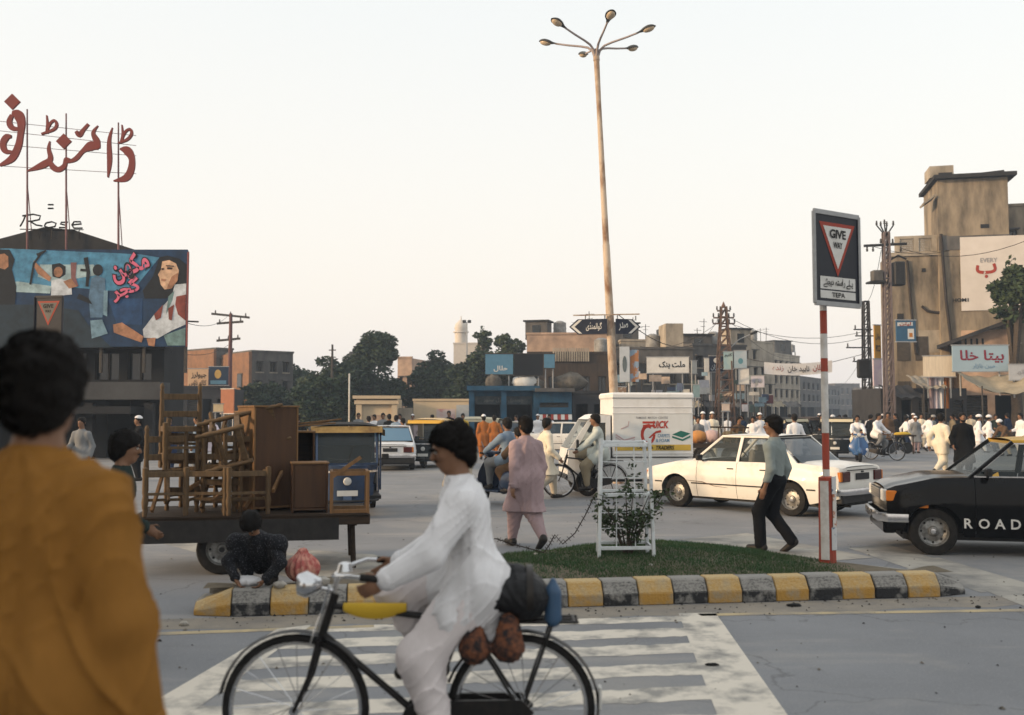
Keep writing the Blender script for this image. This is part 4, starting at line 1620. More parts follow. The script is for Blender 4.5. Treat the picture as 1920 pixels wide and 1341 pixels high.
    for sg in (1, -1):
        A = Vector((xc, sg * sd(xc, zb_), zb_ - 0.02))
        Bp = Vector((xw + 0.02, sg * yt, zr))
        Cq = Vector((xq - 0.02, sg * yt, zr))
        Dd = Vector((xd, sg * sd(xd, zb_), zb_ + 0.01))
        MB().bar(A, Bp, 0.045, 0.05).build('windscreen_pillar', paint, ro, bevel=0.01)
        MB().bar(Bp + Vector((0.02, 0, 0.005)), Cq - Vector((0.02, 0, -0.005)), 0.04, 0.045).build('roof_rail', rp, ro, bevel=0.01)
        xm = C['doors'][0][1]
        MB().bar((xm + 0.01, sg * sd(0, zb_), zb_ - 0.02), (xm - 0.03, sg * yt, zr), 0.045, 0.07, up=(1, 0, 0)).build('door_pillar', paint, ro, bevel=0.01)
        # rear quarter panel of the cabin
        xe = C['doors'][-1][1]
        o = sg * 0.012
        qd = [(xe - 0.02, zb_ - 0.02), (xd + 0.02, zb_ - 0.02), (xq - 0.04, zr), (xq + 0.12, zr)]
        qp = MB()
        qp.add([(x, sg * sd(x, z) + o, z) for x, z in qd] + [(x, sg * (sd(x, z) - 0.03), z) for x, z in qd], [(0, 1, 2, 3), (7, 6, 5, 4), (0, 4, 5, 1), (1, 5, 6, 2), (2, 6, 7, 3), (3, 7, 4, 0)])
        qp.build('rear_pillar', paint, ro, smooth=30)
        for (x0, x1, t0, t1) in ((xc - 0.06, xm + 0.035, xw + 0.02, xm - 0.005), (xm - 0.03, xe, xm - 0.06, xq + 0.10)):
            pane = [(x0, zb_ + 0.005), (x1, zb_ + 0.005), (t1, zr - 0.02), (t0, zr - 0.02)]
            MB().add([(x, sg * (sd(x, z) - 0.006), z) for x, z in pane], [(0, 1, 2, 3)]).build('side_window', glass, ro)
            for i_ in range(4):
                p_, q_ = pane[i_], pane[(i_ + 1) % 4]
                MB().bar((p_[0], sg * (sd(*p_) + 0.004), p_[1]), (q_[0], sg * (sd(*q_) + 0.004), q_[1]), 0.014, 0.016).build('window_trim', DARKT if trim else CHROME, ro)
    # front and rear screens (slightly bowed)

    def screen(nm, x0, z0, y0, x1, z1, y1, bow, m):
        MB().grid(lambda u_, v_: (x0 + (x1 - x0) * v_ + bow * (1 - (2 * u_ - 1) ** 2), (y0 + (y1 - y0) * v_) * (2 * u_ - 1), z0 + (z1 - z0) * v_), 10, 3).build(nm, m, ro, smooth=60)
    screen('windscreen', xc - 0.01, zb_, yb - 0.02, xw + 0.03, zr - 0.015, yt - 0.02, 0.05, glass)
    screen('rear_window', xd + 0.015, zb_ + 0.025, yb - 0.06, xq - 0.035, zr - 0.02, yt - 0.04, -0.045, rear_glass)
    for v_, z_, x_, y_ in ((0, zb_ + 0.015, xd + 0.0, yb - 0.05), (1, zr - 0.01, xq - 0.035, yt - 0.03)):
        MB().tube([(x_ - 0.045 * (1 - (k / 5 - 1) ** 2), y_ * (k / 5 - 1), z_) for k in range(11)], 0.011, 6).build('window_seal', DARKT, ro)
    # cabin floor, seats, wheel
    i_ = MB().bx(C['xd'] + 0.15, xc - 0.1, -W2 + 0.14, W2 - 0.14, 0.3, 0.46)
    i_.bx(xc - 0.28, xc - 0.05, -W2 + 0.12, W2 - 0.12, 0.62, zb_ + 0.01)
    i_.bx(xd + 0.02, xq - 0.1, -W2 + 0.12, W2 - 0.12, 0.6, zb_ + 0.008)
    i_.build('interior', UPH, ro)
    for y in (-0.34, 0.34):
        s_ = MB().box((0.02, y, 0.56), (0.46, 0.46, 0.16)).box((-0.26, y, 0.82), (0.12, 0.46, 0.56), (0, R(-10), 0)).box((-0.31, y, 1.12), (0.07, 0.24, 0.14))
        s_.build('seat', UPHL, ro, bevel=0.03)
    MB().box((-0.85, 0, 0.55), (0.44, 1.2, 0.16)).box((-1.06, 0, 0.78), (0.12, 1.2, 0.46), (0, R(-14), 0)).build('seat', UPHL, ro, bevel=0.03)
    MB().tube([(xc - 0.36 + 0.06 * math.sin(t), -0.34 + 0.18 * math.cos(t), 0.86 + 0.17 * math.sin(t)) for t in [k * 0.5236 for k in range(12)]], 0.013, 6, closed=True).build('steering_wheel', DARKT, ro)
    # bumpers, lamps, plates, mirrors
    for x, sg in ((xf + 0.09, 1), (xr - 0.09, -1)):
        pts = [(x - sg * 0.34, -W2 + 0.005, 0.45), (x - sg * 0.10, -W2 + 0.02, 0.45), (x, -W2 + 0.16, 0.45), (x + sg * 0.02, 0, 0.45), (x, W2 - 0.16, 0.45), (x - sg * 0.10, W2 - 0.02, 0.45), (x - sg * 0.34, W2 - 0.005, 0.45)]
        for a, c in zip(pts, pts[1:]):
            pass
        m = MB()
        for px, py, pz in pts:
            n0 = Vector((sg * 0.6, py / W2, 0)).normalized()
            for dy, dz in ((-0.03, -0.055), (0.012, -0.05), (0.02, 0), (0.012, 0.05), (-0.03, 0.055)):
                m.v.append((px + n0.x * dy, py + n0.y * dy, pz + dz))
        for k in range(len(pts) - 1):
            for j in range(4):
                q = k * 5 + j
                m.f.append((q, q + 1, q + 6, q + 5))
        m.build('bumper', CHROME, ro, smooth=50)
        MB().bx(min(x - sg * 0.05, x - sg * 0.2), max(x - sg * 0.05, x - sg * 0.2), -W2 + 0.12, W2 - 0.12, 0.25, 0.40).build('valance', DARKT if sg < 0 else paint, ro, bevel=0.02)
    zh = C['hood'] - 0.12
    box_o('grille', xf + 0.022, xf + 0.045, -W2 + 0.36, W2 - 0.36, zh - 0.07, zh + 0.07, DARKT, ro, bevel=0.004)
    for k in range(5):
        box_o('grille_bar', xf + 0.045, xf + 0.052, -W2 + 0.37, W2 - 0.37, zh - 0.058 + k * 0.028, zh - 0.050 + k * 0.028, CHROME, ro)
    for sg in (1, -1):
        MB().box((xf + 0.012, sg * (W2 - 0.23), zh), (0.06, 0.22, 0.15)).build('headlight', HEADL, ro, bevel=0.012)
        MB().box((xf - 0.06, sg * (W2 - 0.078), zh - 0.0), (0.13, 0.05, 0.13)).build('corner_light', AMBER, ro, bevel=0.01)
        MB().box((xf - 0.42, sg * (W2 - 0.028), 0.60), (0.12, 0.03, 0.045)).build('side_marker', AMBER, ro, bevel=0.006)
        zt_ = C['tail'] - 0.16
        MB().box((xr - 0.022, sg * (W2 - 0.26), zt_), (0.05, 0.26, 0.17)).build('tail_light', TAILR, ro, bevel=0.012)
        MB().box((xr - 0.004, sg * (W2 - 0.115), zt_), (0.07, 0.07, 0.16)).build('indicator', AMBER, ro, bevel=0.01)
        mo = MB().box((xc - 0.20, sg * (W2 + 0.045), C['cowl'] + 0.07), (0.07, 0.15, 0.10)).build('mirror', DARKT, ro, bevel=0.015)
        tube_o('mirror_arm', [(xc - 0.22, sg * (W2 - 0.06), C['cowl'] - 0.01), (xc - 0.20, sg * (W2 + 0.02), C['cowl'] + 0.05)], 0.01, DARKT, mo, 6)
        for xa, nm in ((C['xa'], 0), (C['xb'], 1)):
            wheel(ro, (xa, sg * (W2 - 0.13), C['r']), C['r'], 0.165, sg)
        if trim:
            xs = [xf - 0.32 - k * (xf - xr - 0.7) / 40 for k in range(41)]
            m = MB()
            for x in xs:
                t = (C['trim_z'] - C['zs']) / (zt(x) - C['zs'])
                y = sg * (yw(x, t) + 0.006)
                m.v += [(x, y, C['trim_z'] - 0.012), (x, y, C['trim_z'] + 0.012)]
            for k in range(40):
                x = (xs[k] + xs[k + 1]) / 2
                if zb(x) < C['trim_z'] - 0.02 and zb(xs[k]) < C['trim_z'] and zb(xs[k + 1]) < C['trim_z']:
                    m.f.append((2 * k, 2 * k + 1, 2 * k + 3, 2 * k + 2))
            m.build('side_trim', DARKT, ro)
    box_o('number_plate', xr - 0.046, xr - 0.036, -0.22, 0.22, C['tail'] - 0.22, C['tail'] - 0.11, DARKT, ro)
    box_o('number_plate', xf + 0.115, xf + 0.12, -0.22, 0.22, 0.40, 0.50, DARKT, ro)
    box_o('boot_trim', xr - 0.052, xr - 0.034, -W2 + 0.30, W2 - 0.30, C['tail'] - 0.06, C['tail'] - 0.048, DARKT, ro)
    box_o('boot_lock', xr - 0.05, xr - 0.03, -0.03, 0.03, C['tail'] - 0.10, C['tail'] - 0.075, DARKT, ro)
    return ro


# white saloon
hd = Vector((-math.cos(R(47)), math.sin(R(47)), 0))
lf = Vector((-hd.y, hd.x, 0))
wc = gnd(1274, 950)
car1 = sedan('white saloon car with cream sunlit side, heading left behind the island', wc - lf * 0.68 - hd * 1.22, math.atan2(hd.y, hd.x), WCAR)
MB().tube([(1.05, 0.806, 0.52), (0.6, 0.812, 0.50), (0.35, 0.812, 0.44), (0.05, 0.812, 0.42)], [0.003, 0.006, 0.005, 0.002], 4).build('scratch', RUSTL, car1)

# black and yellow taxi
hd = Vector((-math.cos(R(13)), math.sin(R(13)), 0))
lf = Vector((-hd.y, hd.x, 0))
wc = gnd(1750, 1040)
taxi = sedan('black taxi with yellow roof and white lettering on its side', wc - lf * 0.68 - hd * 1.22, math.atan2(hd.y, hd.x), BCAR, YCAR,
             dict(xf=1.76, xa=1.22, xc=0.80, xw=0.24, H=1.44, hood=0.84, cowl=0.96, deck=0.96, tail=0.92, r=0.29), cat='taxi', trim=False)
for k, ch in enumerate('ROADF'):
    text('lettering', ch, WHT, taxi, frame((0.83 - 0.178 * k, 0.796, 0.405), (-1, 0, 0), (0, 0, 1)), None, 0.12, 0.005, 0.02)
MB().box((-0.25, 0, 1.40), (0.18, 0.5, 0.12)).build('roof_sign', WHT, taxi, bevel=0.02)
for y in (-0.4, 0.4):
    MB().bar((0.15, y, 1.385), (-0.7, y, 1.385), 0.02).build('roof_rack_bar', CHROME, taxi)
MB().add([(0.70, 0.752, 0.90), (0.44, 0.745, 0.90), (0.46, 0.708, 1.03)], [(0, 1, 2)]).build('quarter_panel', YCAR, taxi)

# white hatchback driving away
hb = sedan('white hatchback seen from behind beside the blue rickshaw', gx(722, 30.5) + Vector((0, 1.6, 0)), R(96), mat('car_white_cool', (0.62, 0.64, 0.66), 0.35, coat=0.3), None,
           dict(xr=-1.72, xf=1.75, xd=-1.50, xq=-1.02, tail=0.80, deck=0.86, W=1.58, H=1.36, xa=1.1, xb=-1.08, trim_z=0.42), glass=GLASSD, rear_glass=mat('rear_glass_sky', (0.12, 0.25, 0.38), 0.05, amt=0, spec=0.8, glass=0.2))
box_o('lower_panel', -1.80, -1.76, -0.74, 0.74, 0.24, 0.40, DARKT, hb)

# ------------------------------------------------------------ white delivery van with box
van_w = mat('van_white', (0.70, 0.70, 0.69), 0.45, (0.52, 0.50, 0.46), 2.5, 0.8, thr=(0.5, 0.78), detail=9)
VD = 21.9
vo = gx(1203, VD)
van = thing('delivery_van', 'white box van with red and yellow printed side', 'van', vo, R(180 + 5))
van.scale = (0.86, 1, 1)
# local x forward, camera side is +y
prof = [(-1.05, 0.42), (-1.05, 0.78), (0.98, 0.78), (0.98, 0.42), (0.42, 0.42)]
W2 = 0.70


def arc(cx, r, n=12):
    return [(cx + r * math.cos(math.pi * k / n), 0.27 + r * math.sin(math.pi * k / n)) for k in range(n + 1)]


low = [(-1.05, 0.36), (-1.05, 0.80), (0.95, 0.80), (0.95, 0.36)]
m = MB()
sidep = [(0.95, 0.36), (0.95, 0.80), (-1.05, 0.80), (-1.05, 0.36), (-0.86, 0.36)] + arc(-0.55, 0.31)[::-1] + [(-0.20, 0.36)]
m.prism(sidep, 0.03, Matrix.Translation((0, W2 - 0.03, 0)))
m.prism(sidep, 0.03, Matrix.Translation((0, -W2, 0)))
m.bx(-1.05, 0.95, -W2 + 0.03, W2 - 0.03, 0.60, 0.66)
m.bx(-1.075, -1.052, -W2, W2, 0.40, 0.80)
m.build('load_bed', van_w, van, smooth=30)
bx_ = MB().bx(-1.10, 0.92, -0.74, 0.74, 0.82, 2.06).build('box_body', van_w, van, bevel=0.02)
box_o('box_roof', -1.13, 0.95, -0.77, 0.77, 2.045, 2.19, van_w, van, bevel=0.04)
for z in (0.90, 1.88, 1.75):
    box_o('rib', -1.10, 0.92, 0.735, 0.752, z - 0.012, z + 0.012, van_w, van, bevel=0.004)
# printed side
PM = lambda x, z, dz=0.0: frame((x, 0.7405 + dz, z), (-1, 0, 0), (0, 0, 1))
PW = mat('print_white', (0.66, 0.67, 0.66), 0.6, (0.55, 0.55, 0.53), 5, 0.5)
PY = mat('print_yellow', (0.56, 0.38, 0.06), 0.6)
PR = mat('print_red', (0.50, 0.05, 0.03), 0.6)
PG = mat('print_green', (0.03, 0.20, 0.16), 0.6)
PP = mat('print_pink', (0.52, 0.36, 0.36), 0.6)
PBL = mat('print_blue', (0.16, 0.28, 0.42), 0.6)
PGY = mat('print_grey', (0.28, 0.28, 0.29), 0.6)
rect = lambda x0, x1, y0, y1: [(x0, y0), (x1, y0), (x1, y1), (x0, y1)]
M0 = PM(-0.09, 1.32)
shape2d('print_panel', [rect(-0.95, 0.95, -0.36, 0.42)], PW, van, M0, 0.003)
shape2d('yellow_band', [rect(-0.95, 0.95, -0.36, -0.235)], PY, van, M0, 0.006)
text('lettering', 'TRADERS', BLK, van, M0 @ Matrix.Translation((0.30, -0.297, 0)), 0.46, 0.085, 0.009, 0.03, 0.2)
text('lettering', 'CARPET &', BLK, van, M0 @ Matrix.Translation((-0.20, -0.297, 0)), 0.42, 0.05, 0.009, 0.02)
text('lettering', 'FAMOUS  MATCH  CENTRE', PGY, van, M0 @ Matrix.Translation((-0.02, 0.335, 0)), 0.80, 0.05, 0.006, 0.01)
text('lettering', 'UiCK', PR, van, M0 @ Matrix.Translation((0.195, 0.19, 0)), 0.40, 0.16, 0.008, 0.035, 0.2)
ring = [(-0.12 + 0.145 * math.cos(t) * 1.05, -0.02 + 0.185 * math.sin(t)) for t in [R(60 + 25 * k) for k in range(13)]]
shape2d('logo', [stroke(ring, 0.085, 0.06), stroke([(-0.26, 0.235), (0.06, 0.235)], 0.045), stroke([(-0.25, 0.165), (0.05, 0.165)], 0.045), stroke([(-0.10, -0.10), (0.0, -0.02), (0.08, 0.03), (0.20, 0.05)], 0.03, 0.05)], PR, van, M0, 0.007)
shape2d('mattress_picture', [[(0.48, -0.02), (0.70, 0.06), (0.94, 0.00), (0.74, -0.09)], [(0.48, -0.05), (0.74, -0.12), (0.74, -0.16), (0.48, -0.09)], [(0.74, -0.12), (0.94, -0.04), (0.94, -0.08), (0.74, -0.16)]], PG, van, M0, 0.007)
shape2d('mattress_picture', [stroke([(-0.93, -0.02), (-0.72, -0.14), (-0.45, -0.08)], 0.03), stroke([(-0.93, -0.07), (-0.72, -0.19), (-0.45, -0.13)], 0.02), stroke([(-0.8, 0.1), (-0.62, 0.16), (-0.6, 0.26)], 0.02)], PP, van, M0, 0.007)
text('lettering', 'CARPETS', PBL, van, M0 @ Matrix.Translation((0.27, -0.045, 0)), 0.30, 0.075, 0.007, 0.02)
text('lettering', '& FOAM', PBL, van, M0 @ Matrix.Translation((0.24, -0.145, 0)), 0.34, 0.075, 0.007, 0.02)
# cab
cabp = [(0.96, 0.30), (0.96, 1.70), (1.30, 1.72), (1.52, 1.60), (1.98, 0.98), (2.02, 0.80), (2.02, 0.36), (1.93, 0.30), (1.84, 0.30)] + [(1.52 + 0.32 * math.cos(t), 0.27 + 0.32 * math.sin(t)) for t in [math.pi * k / 12 for k in range(13)]]
cabw = [(1.08, 1.00), (1.08, 1.55), (1.40, 1.55), (1.78, 1.00)]
for sg in (1, -1):
    # a side skin built round the door window
    P2 = [(0.96, 0.30), (0.96, 1.0), (1.08, 1.0), (1.78, 1.0), (1.975, 1.0), (2.02, 0.80), (2.02, 0.36), (1.93, 0.30)] + [(1.52 + 0.32 * math.cos(t), 0.27 + 0.32 * math.sin(t)) for t in [math.pi * k / 12 for k in range(13)]]
    y = sg * 0.69
    M = Matrix.Translation((0, y - 0.015, 0))
    mm = MB().prism(P2, 0.03, M)
    mm.prism([(0.96, 1.003), (0.96, 1.70), (1.08, 1.70), (1.08, 1.003)], 0.03, M)
    mm.prism([(1.083, 1.55), (1.083, 1.705), (1.30, 1.72), (1.52, 1.60), (1.43, 1.55)], 0.03, M)
    mm.prism([(1.432, 1.55), (1.522, 1.598), (1.972, 1.003), (1.80, 1.003)], 0.03, M)
    mm.build('cab_side', van_w, van, smooth=30)
    MB().add([(1.08, y, 1.0), (1.08, y, 1.55), (1.43, y, 1.55), (1.80, y, 1.0)], [(0, 1, 2, 3)]).build('side_window', GLASS, van)
    MB().box((1.80, sg * 0.82, 1.10), (0.05, 0.16, 0.20)).build('mirror', DARKT, van, bevel=0.02)
    MB().box((1.62, sg * 0.705, 0.84), (0.10, 0.03, 0.03)).build('handle', DARKT, van)
MB().grid(lambda u, v: (lerpf(v, [(0, 2.025), (0.5, 2.03), (1, 1.985)]), -0.70 + 1.40 * u, 0.36 + 0.64 * v), 4, 6).build('front_panel', van_w, van)
MB().grid(lambda u, v: (0.96 + 0.56 * v, -0.70 + 1.4 * u, lerpf(v, [(0, 1.715), (0.6, 1.735), (1, 1.62)])), 4, 6).build('cab_roof', van_w, van, smooth=60)
MB().add([(1.975, -0.66, 1.01), (1.975, 0.66, 1.01), (1.53, 0.62, 1.60), (1.53, -0.62, 1.60)], [(0, 1, 2, 3)]).build('windscreen', GLASS, van)
MB().bx(0.98, 1.0, -0.66, 0.66, 0.5, 1.6).bx(1.0, 1.5, -0.66, 0.66, 0.5, 0.72).build('interior', UPH, van)
for sg in (1, -1):
    MB().lathe([(0, 0.03), (0.075, 0.02), (0.09, 0)], 14, frame((2.03, sg * 0.48, 0.66), (0, 1, 0), (0, 0, 1))).build('headlight', HEADL, van, smooth=50)
    wheel(van, (1.52, sg * 0.60, 0.27), 0.27, 0.145, sg)
    wheel(van, (-0.55, sg * 0.60, 0.27), 0.27, 0.145, sg)
    MB().box((-1.09, sg * 0.6, 0.62), (0.03, 0.1, 0.22)).build('tail_light', TAILR, van)
box_o('bumper', 2.03, 2.09, -0.70, 0.70, 0.36, 0.47, DARKT, van, bevel=0.02)
box_o('chassis', -1.0, 1.9, -0.35, 0.35, 0.28, 0.42, DARKT, van)
wheel(van, (-1.1, 0, 0.36), 0.2, 0.13, 1)

# ------------------------------------------------------------ auto rickshaws
RBLUE = mat('rickshaw_blue', (0.035, 0.075, 0.17), 0.4, (0.03, 0.04, 0.06), 5, 0.7, coat=0.3)
RGREEN = mat('rickshaw_dark', (0.03, 0.04, 0.045), 0.5)
CANV = mat('black_canvas', (0.02, 0.02, 0.022), 0.85)
CANVB = mat('brown_canvas', (0.10, 0.07, 0.055), 0.9, (0.05, 0.04, 0.035), 6, 0.8)
CREAMC = mat('cream_canvas', (0.50, 0.46, 0.34), 0.9)


def rickshaw(label, loc, rz, body=RBLUE, hood=CANV, brow=CANVB, group=None, name='auto_rickshaw'):
    ro = thing(name, label, 'rickshaw', loc, rz, group)
    # nose
    m = MB().grid(lambda u, v: (1.30 - 0.34 * abs(2 * u - 1) ** 2.2 - 0.06 * (1 - v), 0.52 * (2 * u - 1) * (0.82 + 0.18 * v), 0.22 + 0.66 * v), 16, 8)
    m.build('nose_panel', body, ro, smooth=50)
    MB().grid(lambda u, v: (1.30 - 0.34 * abs(2 * u - 1) ** 2.2 - 0.30 * v, 0.52 * (2 * u - 1), 0.88 + 0.03 * v), 16, 3).build('scuttle', body, ro, smooth=50)
    box_o('dash', 0.82, 0.98, -0.5, 0.5, 0.55, 0.90, DARKT, ro, bevel=0.02)
    MB().lathe([(0, 0.035), (0.055, 0.03), (0.07, 0.0), (0.07, -0.05)], 16, frame((1.285, 0, 0.62), (0, 1, 0), (0, 0, 1))).build('headlight', HEADL, ro, smooth=50)
    box_o('number_plate', 1.285, 1.30, -0.17, 0.17, 0.38, 0.47, WHT, ro)
    MB().grid(lambda u, v: (1.325 - 0.34 * abs(2 * u - 1) ** 2.2, 0.525 * (2 * u - 1), 0.76 + 0.035 * v), 14, 1).build('chrome_strip', CHROME, ro, smooth=60)
    MB().tube([(1.10, -0.52, 0.30), (1.34, -0.40, 0.30), (1.40, 0, 0.30), (1.34, 0.40, 0.30), (1.10, 0.52, 0.30)], 0.02, 8).build('bumper', DARKT, ro, smooth=60)
    # windscreen with frame
    ws = [(1.10, -0.50, 0.90), (1.10, 0.50, 0.90), (0.84, 0.50, 1.46), (0.84, -0.50, 1.46)]
    MB().add(ws, [(0, 1, 2, 3)]).build('windscreen', GLASS, ro)
    for a, b in zip(ws, ws[1:] + ws[:1]):
        MB().bar(a, b, 0.035).build('screen_frame', body, ro)
    tube_o('wiper', [(1.11, 0.0, 0.92), (0.98, 0.12, 1.2)], 0.006, DARKT, ro, 5)
    for y in (-1, 1):
        mi = MB().box((1.05, y * 0.64, 1.02), (0.03, 0.12, 0.09)).build('mirror', DARKT, ro, bevel=0.01)
        tube_o('mirror_arm', [(1.08, y * 0.5, 0.95), (1.05, y * 0.62, 1.0)], 0.008, DARKT, mi, 5)
    # canopy
    def cano(u, v):
        x = 0.92 - 2.02 * u
        t = 2 * v - 1
        z = 1.56 + 0.06 * math.sin(math.pi * u) - 0.10 * abs(t) ** 4 - 0.05 * u
        return (x, 0.64 * t, z)
    MB().grid(cano, 16, 12).build('canopy', hood, ro, smooth=50)
    MB().grid(lambda u, v: (0.96 - 0.06 * v, 0.60 * (2 * u - 1), 1.42 + 0.11 * v), 10, 2).build('canopy_valance', brow, ro, smooth=50)
    for sg in (1, -1):
        MB().grid(lambda u, v: (-0.45 - 0.65 * u, sg * 0.645, 0.78 + 0.70 * v), 6, 4).build('canopy_side', hood, ro)
        MB().grid(lambda u, v: (0.92 - 1.4 * u, sg * 0.645, 1.36 + 0.11 * v), 8, 1).build('canopy_valance', brow, ro)
        tube_o('post', [(0.25, sg * 0.62, 0.40), (0.25, sg * 0.62, 1.46)], 0.018, body, ro)
        MB().bx(-1.12, 0.02, sg * 0.60 - 0.02, sg * 0.60 + 0.02, 0.32, 0.80).build('side_panel', body, ro, bevel=0.015)
        wheel(ro, (-0.72, sg * 0.56, 0.21), 0.21, 0.10, sg, hub=False)
    MB().bx(-1.14, -1.10, -0.62, 0.62, 0.32, 1.40).build('rear_panel', body, ro, bevel=0.01)
    MB().bx(-1.1, 1.0, -0.58, 0.58, 0.30, 0.36).build('floor', DARKT, ro)
    MB().bx(-0.95, -0.45, -0.56, 0.56, 0.36, 0.66).bx(-1.08, -0.92, -0.56, 0.56, 0.6, 1.15).build('bench_seat', UPH, ro, bevel=0.03)
    MB().bx(0.15, 0.5, -0.3, 0.3, 0.36, 0.68).build('driver_seat', UPH, ro, bevel=0.03)
    tube_o('handlebar', [(0.78, -0.30, 0.98), (0.84, 0, 0.95), (0.78, 0.30, 0.98)], 0.014, DARKT, ro)
    wheel(ro, (1.12, 0, 0.21), 0.21, 0.10, 1, hub=False)
    MB().grid(lambda u, v: (1.12 + 0.25 * math.cos(math.pi * u), -0.07 + 0.14 * v, 0.21 + 0.25 * math.sin(math.pi * u)), 10, 1).build('mudguard', body, ro, smooth=60)
    return ro


rk = rickshaw('dark blue auto rickshaw behind the loaded furniture cart', gx(634, 16.6) + Vector((-0.10, 1.25, 0)), R(-78), brow=mat('straw_fringe', (0.40, 0.27, 0.10), 0.9, (0.22, 0.13, 0.06), 8, 0.9))

# ------------------------------------------------------------ bicycles
BIKE = mat('bicycle_black', (0.014, 0.014, 0.015), 0.4, (0.05, 0.04, 0.035), 20, 0.5)


def bicycle(label, loc, rz, group=None, steer=0.0, extra=True):
    ro = thing('bicycle', label, 'bicycle', loc, rz, group)
    rw = 0.345
    ra_, fa = Vector((-0.53, 0, rw)), Vector((0.545, 0, rw))
    for c in (ra_, fa):
        w = MB().tube([(c.x + rw * 0.965 * math.cos(t), 0, c.z + rw * 0.965 * math.sin(t)) for t in [2 * math.pi * k / 40 for k in range(40)]], 0.019, 8, closed=True).build('wheel', RUBBER, ro, smooth=60)
        MB().tube([(c.x + rw * 0.90 * math.cos(t), 0, c.z + rw * 0.90 * math.sin(t)) for t in [2 * math.pi * k / 36 for k in range(36)]], 0.012, 6, closed=True).build('rim', CHROME, w, smooth=60)
        sp = MB()
        for k in range(20):
            t = 2 * math.pi * k / 20
            s_ = 0.03 if k % 2 else -0.03
            sp.tube([(c.x + 0.02 * math.cos(t + 1), s_, c.z + 0.02 * math.sin(t + 1)), (c.x + rw * 0.9 * math.cos(t), 0, c.z + rw * 0.9 * math.sin(t))], 0.0022, 4)
        sp.build('spokes', CHROME, w)
        MB().tube([(c.x, -0.05, c.z), (c.x, 0.05, c.z)], 0.024, 10).build('hub', CHROME, w, smooth=50)
        a0, a1 = (R(20), R(190)) if c.x < 0 else (R(10), R(150))
        m = MB()
        for k in range(17):
            t = a0 + (a1 - a0) * k / 16
            for y, dr_ in ((-0.032, 0.010), (0, 0.022), (0.032, 0.010)):
                m.v.append((c.x + (rw + dr_ + 0.008) * math.cos(t), y, c.z + (rw + dr_ + 0.008) * math.sin(t)))
        for k in range(16):
            for j in range(2):
                q = k * 3 + j
                m.f.append((q, q + 1, q + 4, q + 3))
        m.build('mudguard', BIKE, ro, smooth=60)
    bb, st, ht, hb_ = Vector((-0.07, 0, 0.29)), Vector((-0.26, 0, 0.79)), Vector((0.37, 0, 0.86)), Vector((0.42, 0, 0.70))
    fr = MB()
    fr.tube([st + Vector((0.01, 0, -0.03)), ht + Vector((0.01, 0, -0.03))], 0.016).tube([bb, hb_], 0.017).tube([bb, st + Vector((-0.02, 0, 0.05))], 0.016).tube([hb_ + Vector((0.01, 0, -0.03)), ht + Vector((-0.01, 0, 0.03))], 0.021)
    for s_ in (-1, 1):
        fr.tube([st + Vector((0, s_ * 0.02, -0.02)), ra_ + Vector((0, s_ * 0.06, 0))], 0.009).tube([bb + Vector((0, s_ * 0.03, 0)), ra_ + Vector((0, s_ * 0.06, 0))], 0.010)
    fr.build('frame', BIKE, ro, smooth=50)
    fk = MB()
    for s_ in (-1, 1):
        fk.tube([hb_ + Vector((0.01, s_ * 0.05, -0.03)), (0.475, s_ * 0.052, 0.50), fa + Vector((0, s_ * 0.055, 0))], [0.014, 0.012, 0.009])
    fk.tube([hb_ + Vector((0.01, -0.05, -0.03)), hb_ + Vector((0.01, 0.05, -0.03))], 0.016)
    fk.build('fork', BIKE, ro, smooth=50)
    MB().tube([ht, (0.35, 0, 0.98)], 0.012).tube([(0.12, -0.29, 1.0), (0.25, -0.27, 1.01), (0.35, -0.12, 0.99), (0.36, 0, 0.98), (0.35, 0.12, 0.99), (0.25, 0.27, 1.01), (0.12, 0.29, 1.0)], 0.011).build('handlebar', CHROME, ro, smooth=60)
    for s_ in (-1, 1):
        tube_o('grip', [(0.10, s_ * 0.29, 1.0), (0.20, s_ * 0.28, 1.008)], 0.017, RUBBER, ro)
    MB().tube([(0.36, 0.16, 0.95), (0.42, 0.05, 0.80), (0.47, 0.06, 0.66)], 0.005, 5).tube([(0.36, -0.16, 0.95), (0.42, -0.05, 0.80), (0.47, -0.06, 0.66)], 0.005, 5).build('brake_rod', CHROME, ro)
    F = Field((-0.52, -0.14, 0.80), (-0.06, 0.14, 0.96), 0.012)
    F.ell((-0.38, 0, 0.875), (0.09, 0.10, 0.035), 0.03).cone((-0.34, 0, 0.875), (-0.15, 0, 0.87), 0.045, 0.022, 0.04)
    F.build('saddle', SHOE, ro)
    tube_o('seat_post', [st, (-0.29, 0, 0.87)], 0.013, CHROME, ro)
    MB().lathe([(0.06, -0.01), (0.095, -0.006), (0.095, 0.006), (0.06, 0.01)], 24, Matrix.Translation(bb + Vector((0, -0.045, 0))) @ Matrix.Rotation(R(90), 4, 'X')).build('chainwheel', CHROME, ro)
    cg = [(bb.x + 0.11 * math.cos(t), bb.z + 0.11 * math.sin(t)) for t in [R(-90 + 20 * k) for k in range(10)]] + [(ra_.x, ra_.z + 0.06), (ra_.x - 0.06, ra_.z), (ra_.x, ra_.z - 0.06)]
    MB().prism(cg, 0.02, Matrix.Translation((0, -0.075, 0))).build('chain_case', BIKE, ro)
    MB().prism(cg, 0.012, Matrix.Translation((0, 0.06, 0))).build('chain_case', BIKE, ro)
